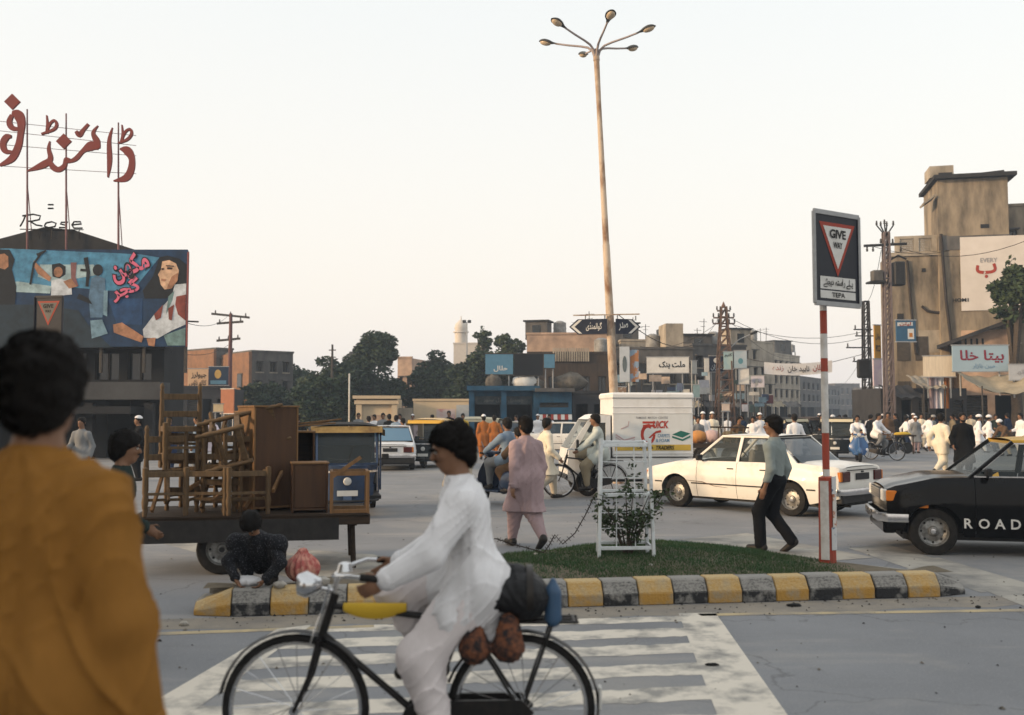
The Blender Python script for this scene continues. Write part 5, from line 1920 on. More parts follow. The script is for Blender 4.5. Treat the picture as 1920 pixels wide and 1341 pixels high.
    for s_, a in ((1, R(-100)), (-1, R(80))):
        e = bb + Vector((0.165 * math.cos(a), s_ * 0.085, 0.165 * math.sin(a)))
        MB().bar(bb + Vector((0, s_ * 0.075, 0)), e, 0.018, 0.022).build('crank', CHROME, ro)
        box_o('pedal', e.x - 0.045, e.x + 0.045, min(e.y, e.y + s_ * 0.09), max(e.y, e.y + s_ * 0.09), e.z - 0.012, e.z + 0.012, RUBBER, ro)
    cr = MB()
    for y in (-0.07, 0, 0.07):
        cr.tube([(-0.28, y, 0.765), (-0.80, y, 0.765)], 0.008, 6)
    for x in (-0.34, -0.78):
        cr.tube([(x, -0.08, 0.765), (x, 0.08, 0.765)], 0.008, 6)
    for s_ in (-1, 1):
        cr.tube([(-0.68, s_ * 0.07, 0.765), (ra_.x, s_ * 0.06, ra_.z)], 0.007, 6).tube([(-0.62, s_ * 0.09, 0.05), (ra_.x, s_ * 0.07, ra_.z)], 0.008, 6)
    cr.build('rear_carrier', BIKE, ro, smooth=50)
    MB().box((-0.905, 0, 0.40), (0.012, 0.06, 0.10)).build('reflector_plate', WHT, ro)
    return ro


# foreground bicycle with its load, heading left
BD = 4.83
bk = bicycle('black roadster bicycle ridden across the zebra crossing in the foreground', gx(772, BD), R(180))
MB().lathe([(0, 0.05), (0.05, 0.04), (0.065, 0.0), (0.03, -0.07), (0, -0.08)], 14, frame((0.50, 0, 0.93), (0, 1, 0), (0, 0, 1))).build('lamp', CHROME, bk, smooth=50)
tube_o('lamp_bracket', [(0.37, 0, 0.90), (0.46, 0, 0.92)], 0.01, CHROME, bk)
MB().lathe([(0, 0.045), (0.03, 0.035), (0.04, 0)], 14, Matrix.Translation((0.30, 0.10, 1.01))).build('bell', CHROME, bk, smooth=50)
YST = mat('yellow_strap', (0.62, 0.40, 0.03), 0.7)
MB().grid(lambda u, v: (0.02 + 0.30 * u, 0.021 * math.cos(R(-60) + R(300) * v), 0.822 - 0.055 * 4 * u * (1 - u) * 0.35 * (1 - math.sin(R(-60) + R(300) * v)) + 0.021 * math.sin(R(-60) + R(300) * v)), 10, 10).build('yellow_cloth', YST, bk, smooth=60)
F = Field((-0.92, -0.24, 0.72), (-0.26, 0.24, 1.12), 0.010)
F.cone((-0.46, -0.06, 0.90), (-0.46, 0.06, 0.90), 0.11, 0.11, 0.07).cone((-0.66, -0.06, 0.88), (-0.66, 0.06, 0.88), 0.11, 0.11, 0.08).cone((-0.50, 0, 0.98), (-0.62, 0, 0.97), 0.06, 0.06, 0.05).folds(0.013, 2, 6, 2.2)
bag = F.build('bag', mat('black_leather', (0.010, 0.011, 0.014), 0.55, (0.03, 0.03, 0.034), 12, 0.6, bump=0.7, bscale=9, warp=1.2))
props(bag, 'bulging black bag strapped on the foreground bicycle carrier', 'bag')
bag.location = bk.location + Vector((-0.11, 0, 0))
bag.rotation_euler = bk.rotation_euler
for x in (-0.42, -0.68):
    st_ = MB().grid(lambda u, v: (x - 0.015 + 0.03 * v, 0.196 * math.cos(R(-25 + 230 * u)), 0.895 + 0.128 * math.sin(R(-25 + 230 * u))), 20, 1).build('strap', SHOE, bag, smooth=60)
F = Field((-0.80, 0.0, 0.52), (-0.26, 0.26, 0.86), 0.009)
F.cone((-0.42, 0.13, 0.66), (-0.40, 0.11, 0.76), 0.075, 0.05, 0.04).cone((-0.58, 0.13, 0.67), (-0.58, 0.11, 0.77), 0.075, 0.05, 0.03).folds(0.010, 4, 7, 2.5)
o = F.build('cloth_bundle', mat('patched_bundle', (0.26, 0.10, 0.05), 0.9, (0.03, 0.03, 0.035), 22, 1.0, thr=(0.40, 0.60), bump=0.6, bscale=12, warp=1.0))
props(o, 'orange and brown patterned bundle hanging beside the rear wheel', 'bundle')
o.location = bk.location + Vector((-0.11, 0, 0))
o.rotation_euler = bk.rotation_euler
F = Field((-0.94, -0.12, 0.66), (-0.66, 0.22, 1.02), 0.009)
F.cone((-0.79, 0.05, 0.78), (-0.79, 0.05, 0.90), 0.042, 0.040, 0.02).cone((-0.79, 0.05, 0.90), (-0.79, 0.05, 0.955), 0.03, 0.016, 0.02)
o = F.build('water_bottle', mat('blue_plastic', (0.06, 0.13, 0.24), 0.4))
props(o, 'blue bottle tied behind the black bag on the bicycle', 'bottle')
o.location = bk.location + Vector((-0.11, 0, 0))
o.rotation_euler = bk.rotation_euler


# ------------------------------------------------------------ motor scooters
def scooter(label, loc, rz, paint, group=None):
    ro = thing('motor_scooter', label, 'scooter', loc, rz, group)
    F = Field((-0.95, -0.4, 0.12), (0.1, 0.4, 0.85), 0.02)
    for s_ in (-1, 1):
        F.ell((-0.52, s_ * 0.17, 0.48), (0.30, 0.13, 0.19), 0.05)
    F.cone((-0.75, 0, 0.62), (-0.20, 0, 0.60), 0.11, 0.12, 0.05).cone((-0.2, 0, 0.55), (-0.12, 0, 0.32), 0.12, 0.12, 0.05)
    F.build('rear_cowl', paint, ro)
    MB().grid(lambda u, v: (0.44 - 0.10 * v - 0.10 * abs(2 * u - 1) ** 2, (0.20 + 0.12 * math.sin(math.pi * min(1, v * 1.1))) * (2 * u - 1), 0.26 + 0.62 * v), 12, 10).build('leg_shield', paint, ro, smooth=60)
    MB().bx(-0.18, 0.42, -0.2, 0.2, 0.24, 0.29).build('footboard', paint, ro, bevel=0.015)
    F = Field((0.3, -0.16, 0.2), (0.85, 0.16, 0.6), 0.018)
    F.ell((0.58, 0, 0.36), (0.23, 0.085, 0.16), 0.02).plane((0, 0, 0.30), (0, 0, -1))
    F.build('front_mudguard', paint, ro)
    F = Field((0.1, -0.3, 0.8), (0.55, 0.3, 1.1), 0.016)
    F.ell((0.34, 0, 0.96), (0.11, 0.09, 0.075), 0.03).cone((0.28, -0.16, 0.98), (0.28, 0.16, 0.98), 0.032, 0.032, 0.03)
    F.build('headset', paint, ro)
    tube_o('steering_column', [(0.52, 0, 0.3), (0.32, 0, 0.92)], 0.03, paint, ro)
    for s_ in (-1, 1):
        tube_o('grip', [(0.27, s_ * 0.17, 0.98), (0.22, s_ * 0.32, 0.985)], 0.018, RUBBER, ro)
        tube_o('mirror_stem', [(0.28, s_ * 0.15, 1.0), (0.26, s_ * 0.26, 1.2)], 0.006, CHROME, ro, 5)
    MB().lathe([(0, 0.02), (0.06, 0.015), (0.07, 0)], 14, frame((0.43, 0, 0.97), (0, 1, 0), (0, 0, 1))).build('headlight', HEADL, ro, smooth=50)
    F = Field((-0.85, -0.2, 0.66), (0.0, 0.2, 0.86), 0.018)
    F.cone((-0.66, 0, 0.755), (-0.15, 0, 0.745), 0.12, 0.10, 0.03).plane((0, 0, 0.80), (0, 0, 1)).plane((0, 0, 0.70), (0, 0, -1))
    F.build('seat', SHOE, ro)
    MB().box((-0.86, 0, 0.50), (0.03, 0.08, 0.06)).build('tail_light', TAILR, ro, bevel=0.01)
    MB().box((-0.87, 0, 0.40), (0.015, 0.18, 0.10)).build('number_plate', WHT, ro)
    for x in (0.60, -0.60):
        wheel(ro, (x, 0, 0.215), 0.215, 0.095, 1, hub=False)
    return ro


def ride_pose(h=0.80, bars=0.98, reach=0.56, foot=0.30, **k):
    d = dict(pel=(0, 0, h + 0.10), lean=10, hl=(-0.22, reach, bars + 0.03), hr=(0.22, reach, bars + 0.03), el=(-1, -0.4, -0.4), er=(1, -0.4, -0.4), curl=0.9,
             fl=(-0.17, 0.42, foot + 0.09), fr=(0.17, 0.42, foot + 0.09), kl=(-0.25, 1, 0.6), kr=(0.25, 1, 0.6))
    d.update(k)
    return d


# ------------------------------------------------------------ furniture cart
CD = 10.9
WOODD = mat('cart_timber', (0.07, 0.045, 0.028), 0.85, (0.03, 0.022, 0.016), 3, 0.9, stretch=(1, 8, 8), bump=0.3)
WOODT = mat('turned_wood', (0.19, 0.12, 0.06), 0.7, (0.085, 0.055, 0.03), 5, 0.8, stretch=(6, 6, 1))
WOODP = mat('raw_plank', (0.26, 0.145, 0.065), 0.75, (0.16, 0.09, 0.04), 3, 0.8, stretch=(8, 8, 1))
PLY = mat('brown_board', (0.12, 0.058, 0.026), 0.6, (0.075, 0.036, 0.018), 2.5, 0.8, stretch=(6, 6, 0.7))
co = gnd(405, 1072)
cart = thing('handcart', 'flat wooden cart on rubber tyres loaded with furniture', 'cart', co + Vector((0.35, 0.45, 0)), R(11))
for k in range(7):
    y = -0.60 + 0.2 * k
    box_o('deck_plank', -1.30, 1.22, y - 0.095, y + 0.095, 0.60, 0.635, WOODD, cart, bevel=0.004)
for y in (-0.66, 0.66):
    MB().bx(-1.33, 1.24, y - 0.035, y + 0.035, 0.52, 0.635).build('side_beam', WOODD, cart, bevel=0.008)
for x in (-1.15, -0.3, 0.4, 1.05):
    box_o('cross_beam', x - 0.05, x + 0.05, -0.62, 0.62, 0.50, 0.60, WOODD, cart)
box_o('black_sheet', -1.25, 0.9, -0.705, -0.695, 0.36, 0.60, DARKT, cart)  # thin black sheet below the deck edge
tube_o('axle', [(-0.35, -0.62, 0.27), (-0.35, 0.62, 0.27)], 0.03, DARKT, cart)
for x in (-0.35,):
    for sg in (-1, 1):
        wheel(cart, (x, sg * 0.55, 0.27), 0.27, 0.15, sg)
        MB().grid(lambda u, v: (x - 0.35 + 0.70 * u, sg * 0.45 + sg * 0.10 * v, 0.36 + 0.06 * math.sin(math.pi * u)), 8, 1).build('leaf_spring', DARKT, cart)
for y in (-0.5, 0.5):
    tube_o('prop_leg', [(1.05, y, 0.52), (1.07, y, 0.02)], 0.03, WOODD, cart)
cm = Matrix.Translation(cart.location) @ Matrix.Rotation(R(11), 4, 'Z')
LEG = [(0.0, 0), (0.020, 0), (0.024, 0.04), (0.017, 0.06), (0.026, 0.10), (0.030, 0.16), (0.020, 0.22), (0.026, 0.25), (0.024, 0.42), (0.028, 0.45), (0.026, 0.52)]


def chair(label, M):
    ro = thing('wooden_chair', label, 'chair', (0, 0, 0), 0, 'unfinished wooden chairs piled on the cart')
    ro.matrix_world = M
    w, d, h = 0.21, 0.20, 0.45
    for x in (-w, w):
        MB().lathe([(r * 1.15, z) for r, z in LEG] + [(0.0, 0.53)], 10, Matrix.Translation((x, -d, 0))).build('leg', WOODT, ro, smooth=50)
        MB().lathe([(r * 1.15, z) for r, z in LEG] + [(0.024, 0.60), (0.028, 0.70), (0.022, 0.78), (0.026, 0.86), (0.018, 0.90), (0.027, 0.93), (0.016, 0.97), (0, 0.98)], 10, Matrix.Translation((x, d, 0))).build('back_post', WOODT, ro, smooth=50)
        MB().bar((x, -d, h), (x, d, h), 0.03, 0.06).build('seat_rail', WOODT, ro, bevel=0.004)
        MB().bar((x, -d, 0.16), (x, d, 0.16), 0.022, 0.03).build('stretcher', WOODT, ro)
    for y in (-d, d):
        MB().bar((-w, y, h), (w, y, h), 0.03, 0.06).build('seat_rail', WOODT, ro, bevel=0.004)
    MB().bar((-w, 0, 0.16), (w, 0, 0.16), 0.022, 0.03).build('stretcher', WOODT, ro)
    MB().bar((-w, -d, 0.24), (w, -d, 0.24), 0.022, 0.03).build('stretcher', WOODT, ro)
    for z in (0.62, 0.82):
        MB().bar((-w, d, z), (w, d, z), 0.022, 0.07).build('back_slat', WOODT, ro, bevel=0.004)
    return ro


Rz = lambda a: Matrix.Rotation(R(a), 4, 'Z')
Tr = Matrix.Translation
dz = 0.637
chair('wooden chair at the left front of the furniture cart', cm @ Tr((-0.98, -0.36, dz)) @ Rz(8))
chair('wooden chair in the middle front of the furniture cart', cm @ Tr((-0.50, -0.36, dz)) @ Rz(-9))
chair('wooden chair at the back of the furniture cart', cm @ Tr((-0.78, 0.28, dz)) @ Rz(165))
chair('wooden chair stacked highest on the furniture cart', cm @ Tr((-0.86, 0.02, dz + 0.485)) @ Rz(14))
chair('wooden chair lying upside down on the furniture pile', cm @ Tr((-0.36, 0.0, dz + 0.955)) @ Matrix.Rotation(R(180), 4, 'X') @ Rz(10))
chair('wooden chair near the tall brown cabinet on the cart', cm @ Tr((-0.12, -0.38, dz)) @ Rz(12))
chair('wooden chair behind the tall brown cabinet on the cart', cm @ Tr((-0.26, 0.34, dz)) @ Rz(200))


def cabinet(name, label, M, w, d, h, front, sidem, shelves=0, panels=True):
    ro = thing(name, label, 'cabinet', (0, 0, 0))
    ro.matrix_world = M
    t = 0.022
    box_o('side_panel', -w / 2, -w / 2 + t, -d / 2, d / 2, 0, h, sidem, ro, bevel=0.003)
    box_o('side_panel', w / 2 - t, w / 2, -d / 2, d / 2, 0, h, sidem, ro, bevel=0.003)
    box_o('top_panel', -w / 2 - 0.01, w / 2 + 0.01, -d / 2 - 0.01, d / 2, h + 0.001, h + t, WOODP, ro, bevel=0.003)
    box_o('bottom_panel', -w / 2 + t, w / 2 - t, -d / 2, d / 2, 0.03, 0.03 + t, sidem, ro)
    box_o('back_panel', -w / 2 + t, w / 2 - t, d / 2 - 0.01, d / 2, 0.052, h, front, ro)
    if panels:
        box_o('door', -w / 2 + t + 0.003, w / 2 - t - 0.003, -d / 2 + 0.002, -d / 2 + 0.02, 0.056, h - 0.004, front, ro, bevel=0.003)
    for k in range(shelves):
        z = h * (k + 1) / (shelves + 1)
        box_o('shelf', -w / 2 + t, w / 2 - t, -d / 2 + 0.02, d / 2 - 0.01, z, z + 0.018, sidem, ro)
    return ro


cabinet('tall_cabinet', 'tall brown board cabinet standing on the furniture cart', cm @ Tr((0.09, 0.05, dz)) @ Rz(30), 0.56, 0.42, 1.18, PLY, WOODP)
cabinet('low_cabinet', 'low brown cabinet standing right of the tall cabinet', cm @ Tr((0.57, -0.30, dz)) @ Rz(4), 0.40, 0.36, 0.54, PLY, PLY)
cabinet('open_cabinet', 'open wooden shelf unit at the right end of the cart', cm @ Tr((0.44, 0.36, dz)) @ Rz(2), 0.36, 0.36, 0.88, WOODD, PLY, 1, False)
fr_ = thing('table_frame', 'bare wooden table frame at the right end of the cart', 'table frame', (0, 0, 0))
fr_.matrix_world = cm @ Tr((0.86, -0.34, dz))
for x in (-0.04, 0.36):
    for y in (-0.22, 0.22):
        MB().bar((x, y, -0.02), (x, y, 0.46), 0.035).build('leg', WOODP, fr_, bevel=0.003)
for y in (-0.22, 0.22):
    MB().bar((-0.04, y, 0.44), (0.36, y, 0.44), 0.03, 0.05).build('rail', WOODP, fr_)
    MB().bar((-0.04, y, 0.02), (0.36, y, 0.02), 0.03, 0.04).build('rail', WOODP, fr_)
for x in (-0.04, 0.36):
    MB().bar((x, -0.22, 0.44), (x, 0.22, 0.44), 0.03, 0.05).build('rail', WOODP, fr_)
MB().bar((-0.04, -0.23, 0.40), (0.28, -0.23, 0.62), 0.02, 0.04).build('brace', WOODP, fr_)
for k, (x0, x1, z) in enumerate(((0.24, 0.87, 0.985), (0.26, 0.94, 1.012), (0.22, 0.80, 0.965))):
    o = MB().bar((x0, 0.22 + 0.09 * k, dz + z - 0.04), (x1, 0.30 + 0.05 * k, dz + z + 0.01 + 0.02 * k), 0.05, 0.018).build('plank', WOODP, bevel=0.002)
    o.matrix_world = cm
    props(o, ('loose pale plank laid across the open shelf unit', 'loose plank jutting out furthest right on the cart', 'lowest loose plank on the open shelf unit')[k], 'plank')
# the wide-backed seat frame seen between chairs and cabinet
cabinet('bedside_cabinet', 'small orange lit cabinet behind the chairs on the cart', cm @ Tr((-0.10, 0.50, dz)) @ Rz(16), 0.40, 0.34, 1.12, WOODP, WOODP)

chair('wooden chair tipped on its side over the front chairs', cm @ Tr((-0.62, -0.30, dz + 0.72)) @ Matrix.Rotation(R(76), 4, 'Y') @ Rz(20))
chair('wooden chair jammed upside down behind the front chairs', cm @ Tr((-0.88, 0.30, dz + 1.02)) @ Matrix.Rotation(R(172), 4, 'X') @ Rz(-18))
for k in range(9):
    q_ = random.Random(50 + k)
    x0 = -1.1 + 0.16 * k
    o = MB().bar((x0, -0.5 + 0.1 * (k % 4), dz + 0.05 + 0.1 * (k % 3)), (x0 + q_.uniform(-0.35, 0.55), 0.1 + 0.12 * (k % 5), dz + q_.uniform(0.55, 1.15)), 0.032, 0.045).build('loose_timber', WOODT if k % 2 else WOODP, bevel=0.003)
    o.matrix_world = cm
    props(o, '%s loose timber from the left leaning among the piled chairs' % 'first second third fourth fifth sixth seventh eighth ninth'.split()[k], 'timber', 'loose timbers on the cart')


# ------------------------------------------------------------ buildings
CONC = mat('stained_concrete', (0.31, 0.255, 0.185), 0.9, (0.105, 0.09, 0.07), 0.9, 0.95, bump=0.5, bscale=5, detail=13, thr=(0.40, 0.64), stretch=(1, 1, 0.30))
CONCL = mat('pale_plaster', (0.40, 0.35, 0.28), 0.9, (0.18, 0.16, 0.13), 1.1, 0.9, bump=0.3, bscale=7, detail=10, stretch=(1, 1, 0.5))
CONCG = mat('grey_plaster', (0.17, 0.16, 0.15), 0.9, (0.07, 0.07, 0.07), 1.1, 0.95, bump=0.3, bscale=7, detail=10, stretch=(1, 1, 0.5))
CONCK = mat('shaded_cinema_plaster', (0.032, 0.034, 0.038), 0.9, (0.015, 0.015, 0.018), 0.8, 0.9, bump=0.3, bscale=7, detail=10)  # colour lowered to stand in for shade over the cinema front
CONCD = mat('dark_plaster', (0.07, 0.07, 0.075), 0.9, (0.035, 0.035, 0.04), 0.8, 0.9, bump=0.3, bscale=7, detail=10)  # dark grey plaster, mottled by noise
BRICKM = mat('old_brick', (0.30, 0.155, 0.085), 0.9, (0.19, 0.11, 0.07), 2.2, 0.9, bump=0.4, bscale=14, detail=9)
BROWNW = mat('brown_timber_wall', (0.10, 0.07, 0.05), 0.9, (0.045, 0.037, 0.032), 1.5, 0.9, stretch=(4, 4, 0.6), detail=8)
BLUEW = mat('blue_shop_paint', (0.035, 0.13, 0.23), 0.75, (0.03, 0.07, 0.10), 1.6, 0.8, thr=(0.42, 0.7))
CREAMW = mat('cream_wall', (0.60, 0.47, 0.31), 0.9, (0.45, 0.36, 0.25), 0.9, 0.8, detail=9)
PINKW = mat('pink_plaster', (0.46, 0.32, 0.23), 0.9, (0.26, 0.19, 0.15), 1.2, 0.9, detail=11)
PANE = mat('dark_pane', (0.02, 0.028, 0.034), 0.15, amt=0.3, spec=0.6)
SHUT = mat('wooden_shutter', (0.10, 0.085, 0.07), 0.8, (0.05, 0.05, 0.05), 6, 0.8)
SHUTB = mat('blue_shutter', (0.04, 0.08, 0.14), 0.7)
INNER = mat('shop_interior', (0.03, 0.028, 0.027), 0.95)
ROOFD = mat('dark_roof', (0.035, 0.036, 0.04), 0.9, (0.06, 0.058, 0.055), 3, 0.8)


def facade(root, W, H, ops, m, depth=6.0, t=0.28, name='wall', roofm=None, inner=True, parapet=0.0, ledge=True):
    """front wall pierced by openings (x0, x1, z0, z1), closed by side, back and roof"""
    xs = sorted({0.0, W} | {o[0] for o in ops} | {o[1] for o in ops})
    zs = sorted({0.0, H} | {o[2] for o in ops} | {o[3] for o in ops})
    mb = MB()

    def hole(x, z):
        return any(a < x < b and c < z < d for a, b, c, d in [o[:4] for o in ops])
    for x0, x1 in zip(xs, xs[1:]):
        for z0, z1 in zip(zs, zs[1:]):
            if not hole((x0 + x1) / 2, (z0 + z1) / 2):
                mb.add([(x0, 0, z0), (x1, 0, z0), (x1, 0, z1), (x0, 0, z1)], [(0, 1, 2, 3)])
    for o in ops:
        a, b, c, d = o[:4]
        mb.add([(a, 0, c), (b, 0, c), (b, 0, d), (a, 0, d), (a, t, c), (b, t, c), (b, t, d), (a, t, d)], [(0, 4, 5, 1), (1, 5, 6, 2), (2, 6, 7, 3), (3, 7, 4, 0)])
    mb.add([(0, 0, 0), (0, depth, 0), (0, depth, H), (0, 0, H)], [(0, 3, 2, 1)])
    mb.add([(W, 0, 0), (W, depth, 0), (W, depth, H), (W, 0, H)], [(0, 1, 2, 3)])
    mb.add([(0, depth, 0), (W, depth, 0), (W, depth, H), (0, depth, H)], [(0, 3, 2, 1)])
    mb.add([(0, 0, H), (W, 0, H), (W, depth, H), (0, depth, H)], [(0, 1, 2, 3)])
    w = mb.build(name, m, root)
    if ledge:
        box_o('parapet', -0.06, W + 0.06, -0.06, 0.14, H + 0.004, H + 0.16 + parapet, roofm or m, root)
        box_o('parapet', -0.06, 0.12, 0.144, depth, H + 0.004, H + 0.16 + parapet, roofm or m, root)
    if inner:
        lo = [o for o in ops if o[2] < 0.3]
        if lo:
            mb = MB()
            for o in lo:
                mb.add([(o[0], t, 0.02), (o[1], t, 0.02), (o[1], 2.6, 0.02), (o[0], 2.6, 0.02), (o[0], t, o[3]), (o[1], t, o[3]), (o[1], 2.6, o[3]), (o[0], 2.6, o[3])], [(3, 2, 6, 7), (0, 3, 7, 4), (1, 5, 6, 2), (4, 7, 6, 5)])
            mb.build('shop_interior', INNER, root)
    return w


def window(root, o, style=0, fm=SHUT):
    a, b, c, d = o[:4]
    mb = MB()
    f = 0.06
    y0, y1 = 0.14, 0.20
    mb.bx(a, b, y0, y1, c, c + f).bx(a, b, y0, y1, d - f, d).bx(a, a + f, y0, y1, c + f, d - f).bx(b - f, b, y0, y1, c + f, d - f)
    if style != 2:
        mb.bx((a + b) / 2 - f / 2, (a + b) / 2 + f / 2, y0, y1, c + f, d - f)
    w = mb.build('window', fm, root)
    MB().add([(a, 0.19, c), (b, 0.19, c), (b, 0.19, d), (a, 0.19, d)], [(0, 1, 2, 3)]).build('pane', PANE, w)
    if style == 1:
        MB().bx(a - 0.08, b + 0.08, -0.09, 0.02, c - 0.10, c - 0.004).build('sill', CONCL, w)
        MB().bx(a - 0.10, b + 0.10, -0.30, 0.02, d + 0.02, d + 0.09).build('sunshade', CONCG, w)
    return w


def shutter(root, o, m=SHUT):
    a, b, c, d = o[:4]
    mb = MB()
    n = max(3, int((d - c) / 0.14))
    for k in range(n):
        z0, z1 = c + (d - c) * k / n, c + (d - c) * (k + 1) / n
        mb.add([(a, 0.20, z0), (b, 0.20, z0), (b, 0.165, (z0 + z1) / 2), (a, 0.165, (z0 + z1) / 2), (a, 0.20, z1), (b, 0.20, z1)], [(0, 1, 2, 3), (3, 2, 5, 4)])
    return mb.build('shutter', m, root)


def block(name, label, px0, px1, ptop, D, phi, depth, m, floors, bays, shops=0, wst=1, fh=3.2, group=None, parapet=0.0, fm=SHUT, seed=0, ledge=True, wfrac=0.45, cat='building', shutm=SHUT):
    """building whose front left corner stands under px0 at distance D; front turned by phi (degrees, right end farther if > 0)"""
    q = random.Random(seed + int(px0))
    a = gx(px0, D)
    # width so that the right end falls under px1
    u = (px1 - 960) / FPX
    c, s = math.cos(R(phi)), math.sin(R(phi))
    W = (u * D - a.x) / (c - u * s)
    H = at(px0, ptop, D).z
    root = thing(name, label, cat, a, R(phi), group)
    ops, kinds = [], []
    if shops:
        sw = W / shops
        for k in range(shops):
            ops.append((sw * k + 0.18, sw * (k + 1) - 0.18, 0.0, min(2.7, H * 0.8)))
            kinds.append('shop')
    if floors > 0:
        z0 = 3.2 if shops else 0.6
        fhh = (H - z0 - 0.4) / floors
        bw = W / bays
        for f in range(floors):
            for k in range(bays):
                if q.random() < 0.1:
                    continue
                wl = bw * wfrac * q.uniform(0.85, 1.1)
                cx = bw * (k + 0.5) + q.uniform(-0.06, 0.06) * bw
                zc = z0 + fhh * (f + 0.5)
                hh = fhh * 0.27
                ops.append((cx - wl / 2, cx + wl / 2, zc - hh, zc + hh))
                kinds.append('win')
    facade(root, W, H, ops, m, depth, parapet=parapet, ledge=ledge)
    for o, k in zip(ops, kinds):
        if k == 'win':
            window(root, o, wst, fm)
        elif q.random() < 0.35:
            shutter(root, o, shutm)
    root['W'], root['H'] = W, H
    return root


# ------------------------------------------------------------ boards and signs
def sign(name, label, px0, px1, py0, py1, D, m, yaw=0.0, parts=(), thick=0.08, legs=True, cat='sign', frame_m=None, group=None, hang=None):
    """a flat board facing the camera side; parts: list of ('text', str, mat, cx, cy, w, h, bold) / ('poly', [..], mat) in -1..1 board coordinates"""
    c = at((px0 + px1) / 2, (py0 + py1) / 2, D)
    W = (px1 - px0) / FPX * D / max(0.3, math.cos(R(yaw)))
    H = (py1 - py0) / FPX * D
    base = Vector((c.x, c.y, 0))
    ro = thing(name, label, cat, base, R(yaw), group)
    zc = c.z
    MB().bx(-W / 2, W / 2, 0, thick, zc - H / 2, zc + H / 2).build('board', m, ro)
    fm = frame_m or STEEL
    for x0, x1, z0, z1 in ((-W / 2 - 0.04, W / 2 + 0.04, zc + H / 2, zc + H / 2 + 0.05), (-W / 2 - 0.04, W / 2 + 0.04, zc - H / 2 - 0.05, zc - H / 2)):
        MB().bx(x0, x1, -0.02, thick + 0.02, z0, z1).build('frame_bar', fm, ro)
    M = facing((0, 0, zc))
    for k, p in enumerate(parts):
        if p[0] == 'text':
            _, s_, tm, cx, cy, w, h, bold = p
            text('lettering', s_, tm, ro, M @ Tr((cx * W / 2, cy * H / 2, 0)), w * W, h * H, 0.012 + 0.004 * k, bold)
        else:
            shape2d('painted_panel', [[(x * W / 2, y * H / 2) for x, y in p[1]]], p[2], ro, M, 0.006 + 0.004 * k)
    if legs:
        for x in (-W * 0.35, W * 0.35):
            tube_o('leg', [(x, thick + 0.05, (hang if hang is not None else 0.0)), (x, thick + 0.05, zc + H / 2)], 0.04, STEEL, ro, 6)
    return ro


# ============================================================ cinema on the left
KD = 38.0
CONCB = mat('balcony_plaster', (0.10, 0.105, 0.11), 0.9, (0.06, 0.06, 0.065), 0.8, 0.9)
k0 = gx(-190, KD + 1.2)
cin = thing('cinema_building', 'dark cinema building with gabled roof behind the film billboard', 'building', k0)
Wc = gx(306, KD + 1.2).x - k0.x
zc_ = lambda py: at(0, py, KD + 1.2).z
ops = []
for k in range(9):
    x = Wc - 0.5 - 1.28 * k
    ops.append((x - 0.95, x, zc_(712), zc_(662)))
for k in range(5):
    x = Wc - 0.4 - 2.3 * k
    ops.append((x - 1.8, x, 0.0, 2.3))
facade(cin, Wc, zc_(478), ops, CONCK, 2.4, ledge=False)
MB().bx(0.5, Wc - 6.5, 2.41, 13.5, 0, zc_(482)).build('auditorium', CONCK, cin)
for o in ops[:9]:
    MB().add([(o[0], 0.27, o[2]), (o[1], 0.27, o[2]), (o[1], 0.27, o[3]), (o[0], 0.27, o[3])], [(0, 1, 2, 3)]).build('window', PANE, cin)
    MB().bx((o[0] + o[1]) / 2 - 0.04, (o[0] + o[1]) / 2 + 0.04, 0.18, 0.25, o[2], o[3]).build('mullion', SHUT, cin)
pk = at(88, 428, KD + 1.2) - k0
e0, e1 = zc_(478), zc_(474)
xr_ = (gx(268, KD + 1.2) - k0).x
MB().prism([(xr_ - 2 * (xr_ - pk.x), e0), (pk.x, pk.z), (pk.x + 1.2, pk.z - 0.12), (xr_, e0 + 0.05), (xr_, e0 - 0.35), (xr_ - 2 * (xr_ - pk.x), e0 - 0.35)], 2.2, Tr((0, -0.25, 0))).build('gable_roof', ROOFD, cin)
MB().bx(-0.3, Wc + 0.35, -0.9, -0.01, zc_(655), zc_(650)).build('eave_slab', ROOFD, cin)
for zt_, zb2, dp, nm in ((718, 750, 1.1, 'balcony'), (756, 776, 1.8, 'entrance_canopy')):
    xl = 0 if nm == 'balcony' else Wc - 7.5
    MB().bx(xl, Wc + (0.25 if nm == 'balcony' else -0.6), -dp, -0.004, zc_(zb2), zc_(zt_) if nm == 'balcony' else zc_(zb2) + 0.28).build(nm, CONCB if nm == 'balcony' else CONCK, cin)
for k in range(4):
    x = Wc - 0.2 - 2.3 * k
    MB().bx(x - 0.16, x + 0.16, -1.05, -0.75, 0, zc_(756)).build('column', CONCK, cin)

# billboard
bo = gx(-60, KD)
bb_ = thing('film_billboard', 'hand painted blue film billboard on the dark cinema front', 'billboard', bo)
P2L = lambda px, py: ((px + 60) / FPX * KD, at(px, py, KD).z)
zt_, zb2 = P2L(0, 468)[1], P2L(0, 650)[1]
Wb = P2L(345, 0)[0]
PB = lambda n, c, **k: mat('poster_' + n, tuple(x * 1.45 for x in c), 0.75, tuple(x * 0.65 for x in c), 2.6, 1.0, detail=9, thr=(0.36, 0.72), **k)
MB().bx(0, Wb, 0, 0.12, zb2, zt_).build('board', PB('navy', (0.012, 0.045, 0.11)), bb_)
for x in [0.02] + [Wb * k / 5 for k in range(1, 5)] + [Wb - 0.05]:
    MB().bx(x - 0.05, x + 0.05, 0.124, 0.24, zb2 - 1.0, zt_ - 0.05).build('strut', SHUT, bb_)
M = facing((0, 0, 0))
cr = lambda pts: [P2L(x * 0.1875, 440 + y * 0.1875) for x, y in pts]


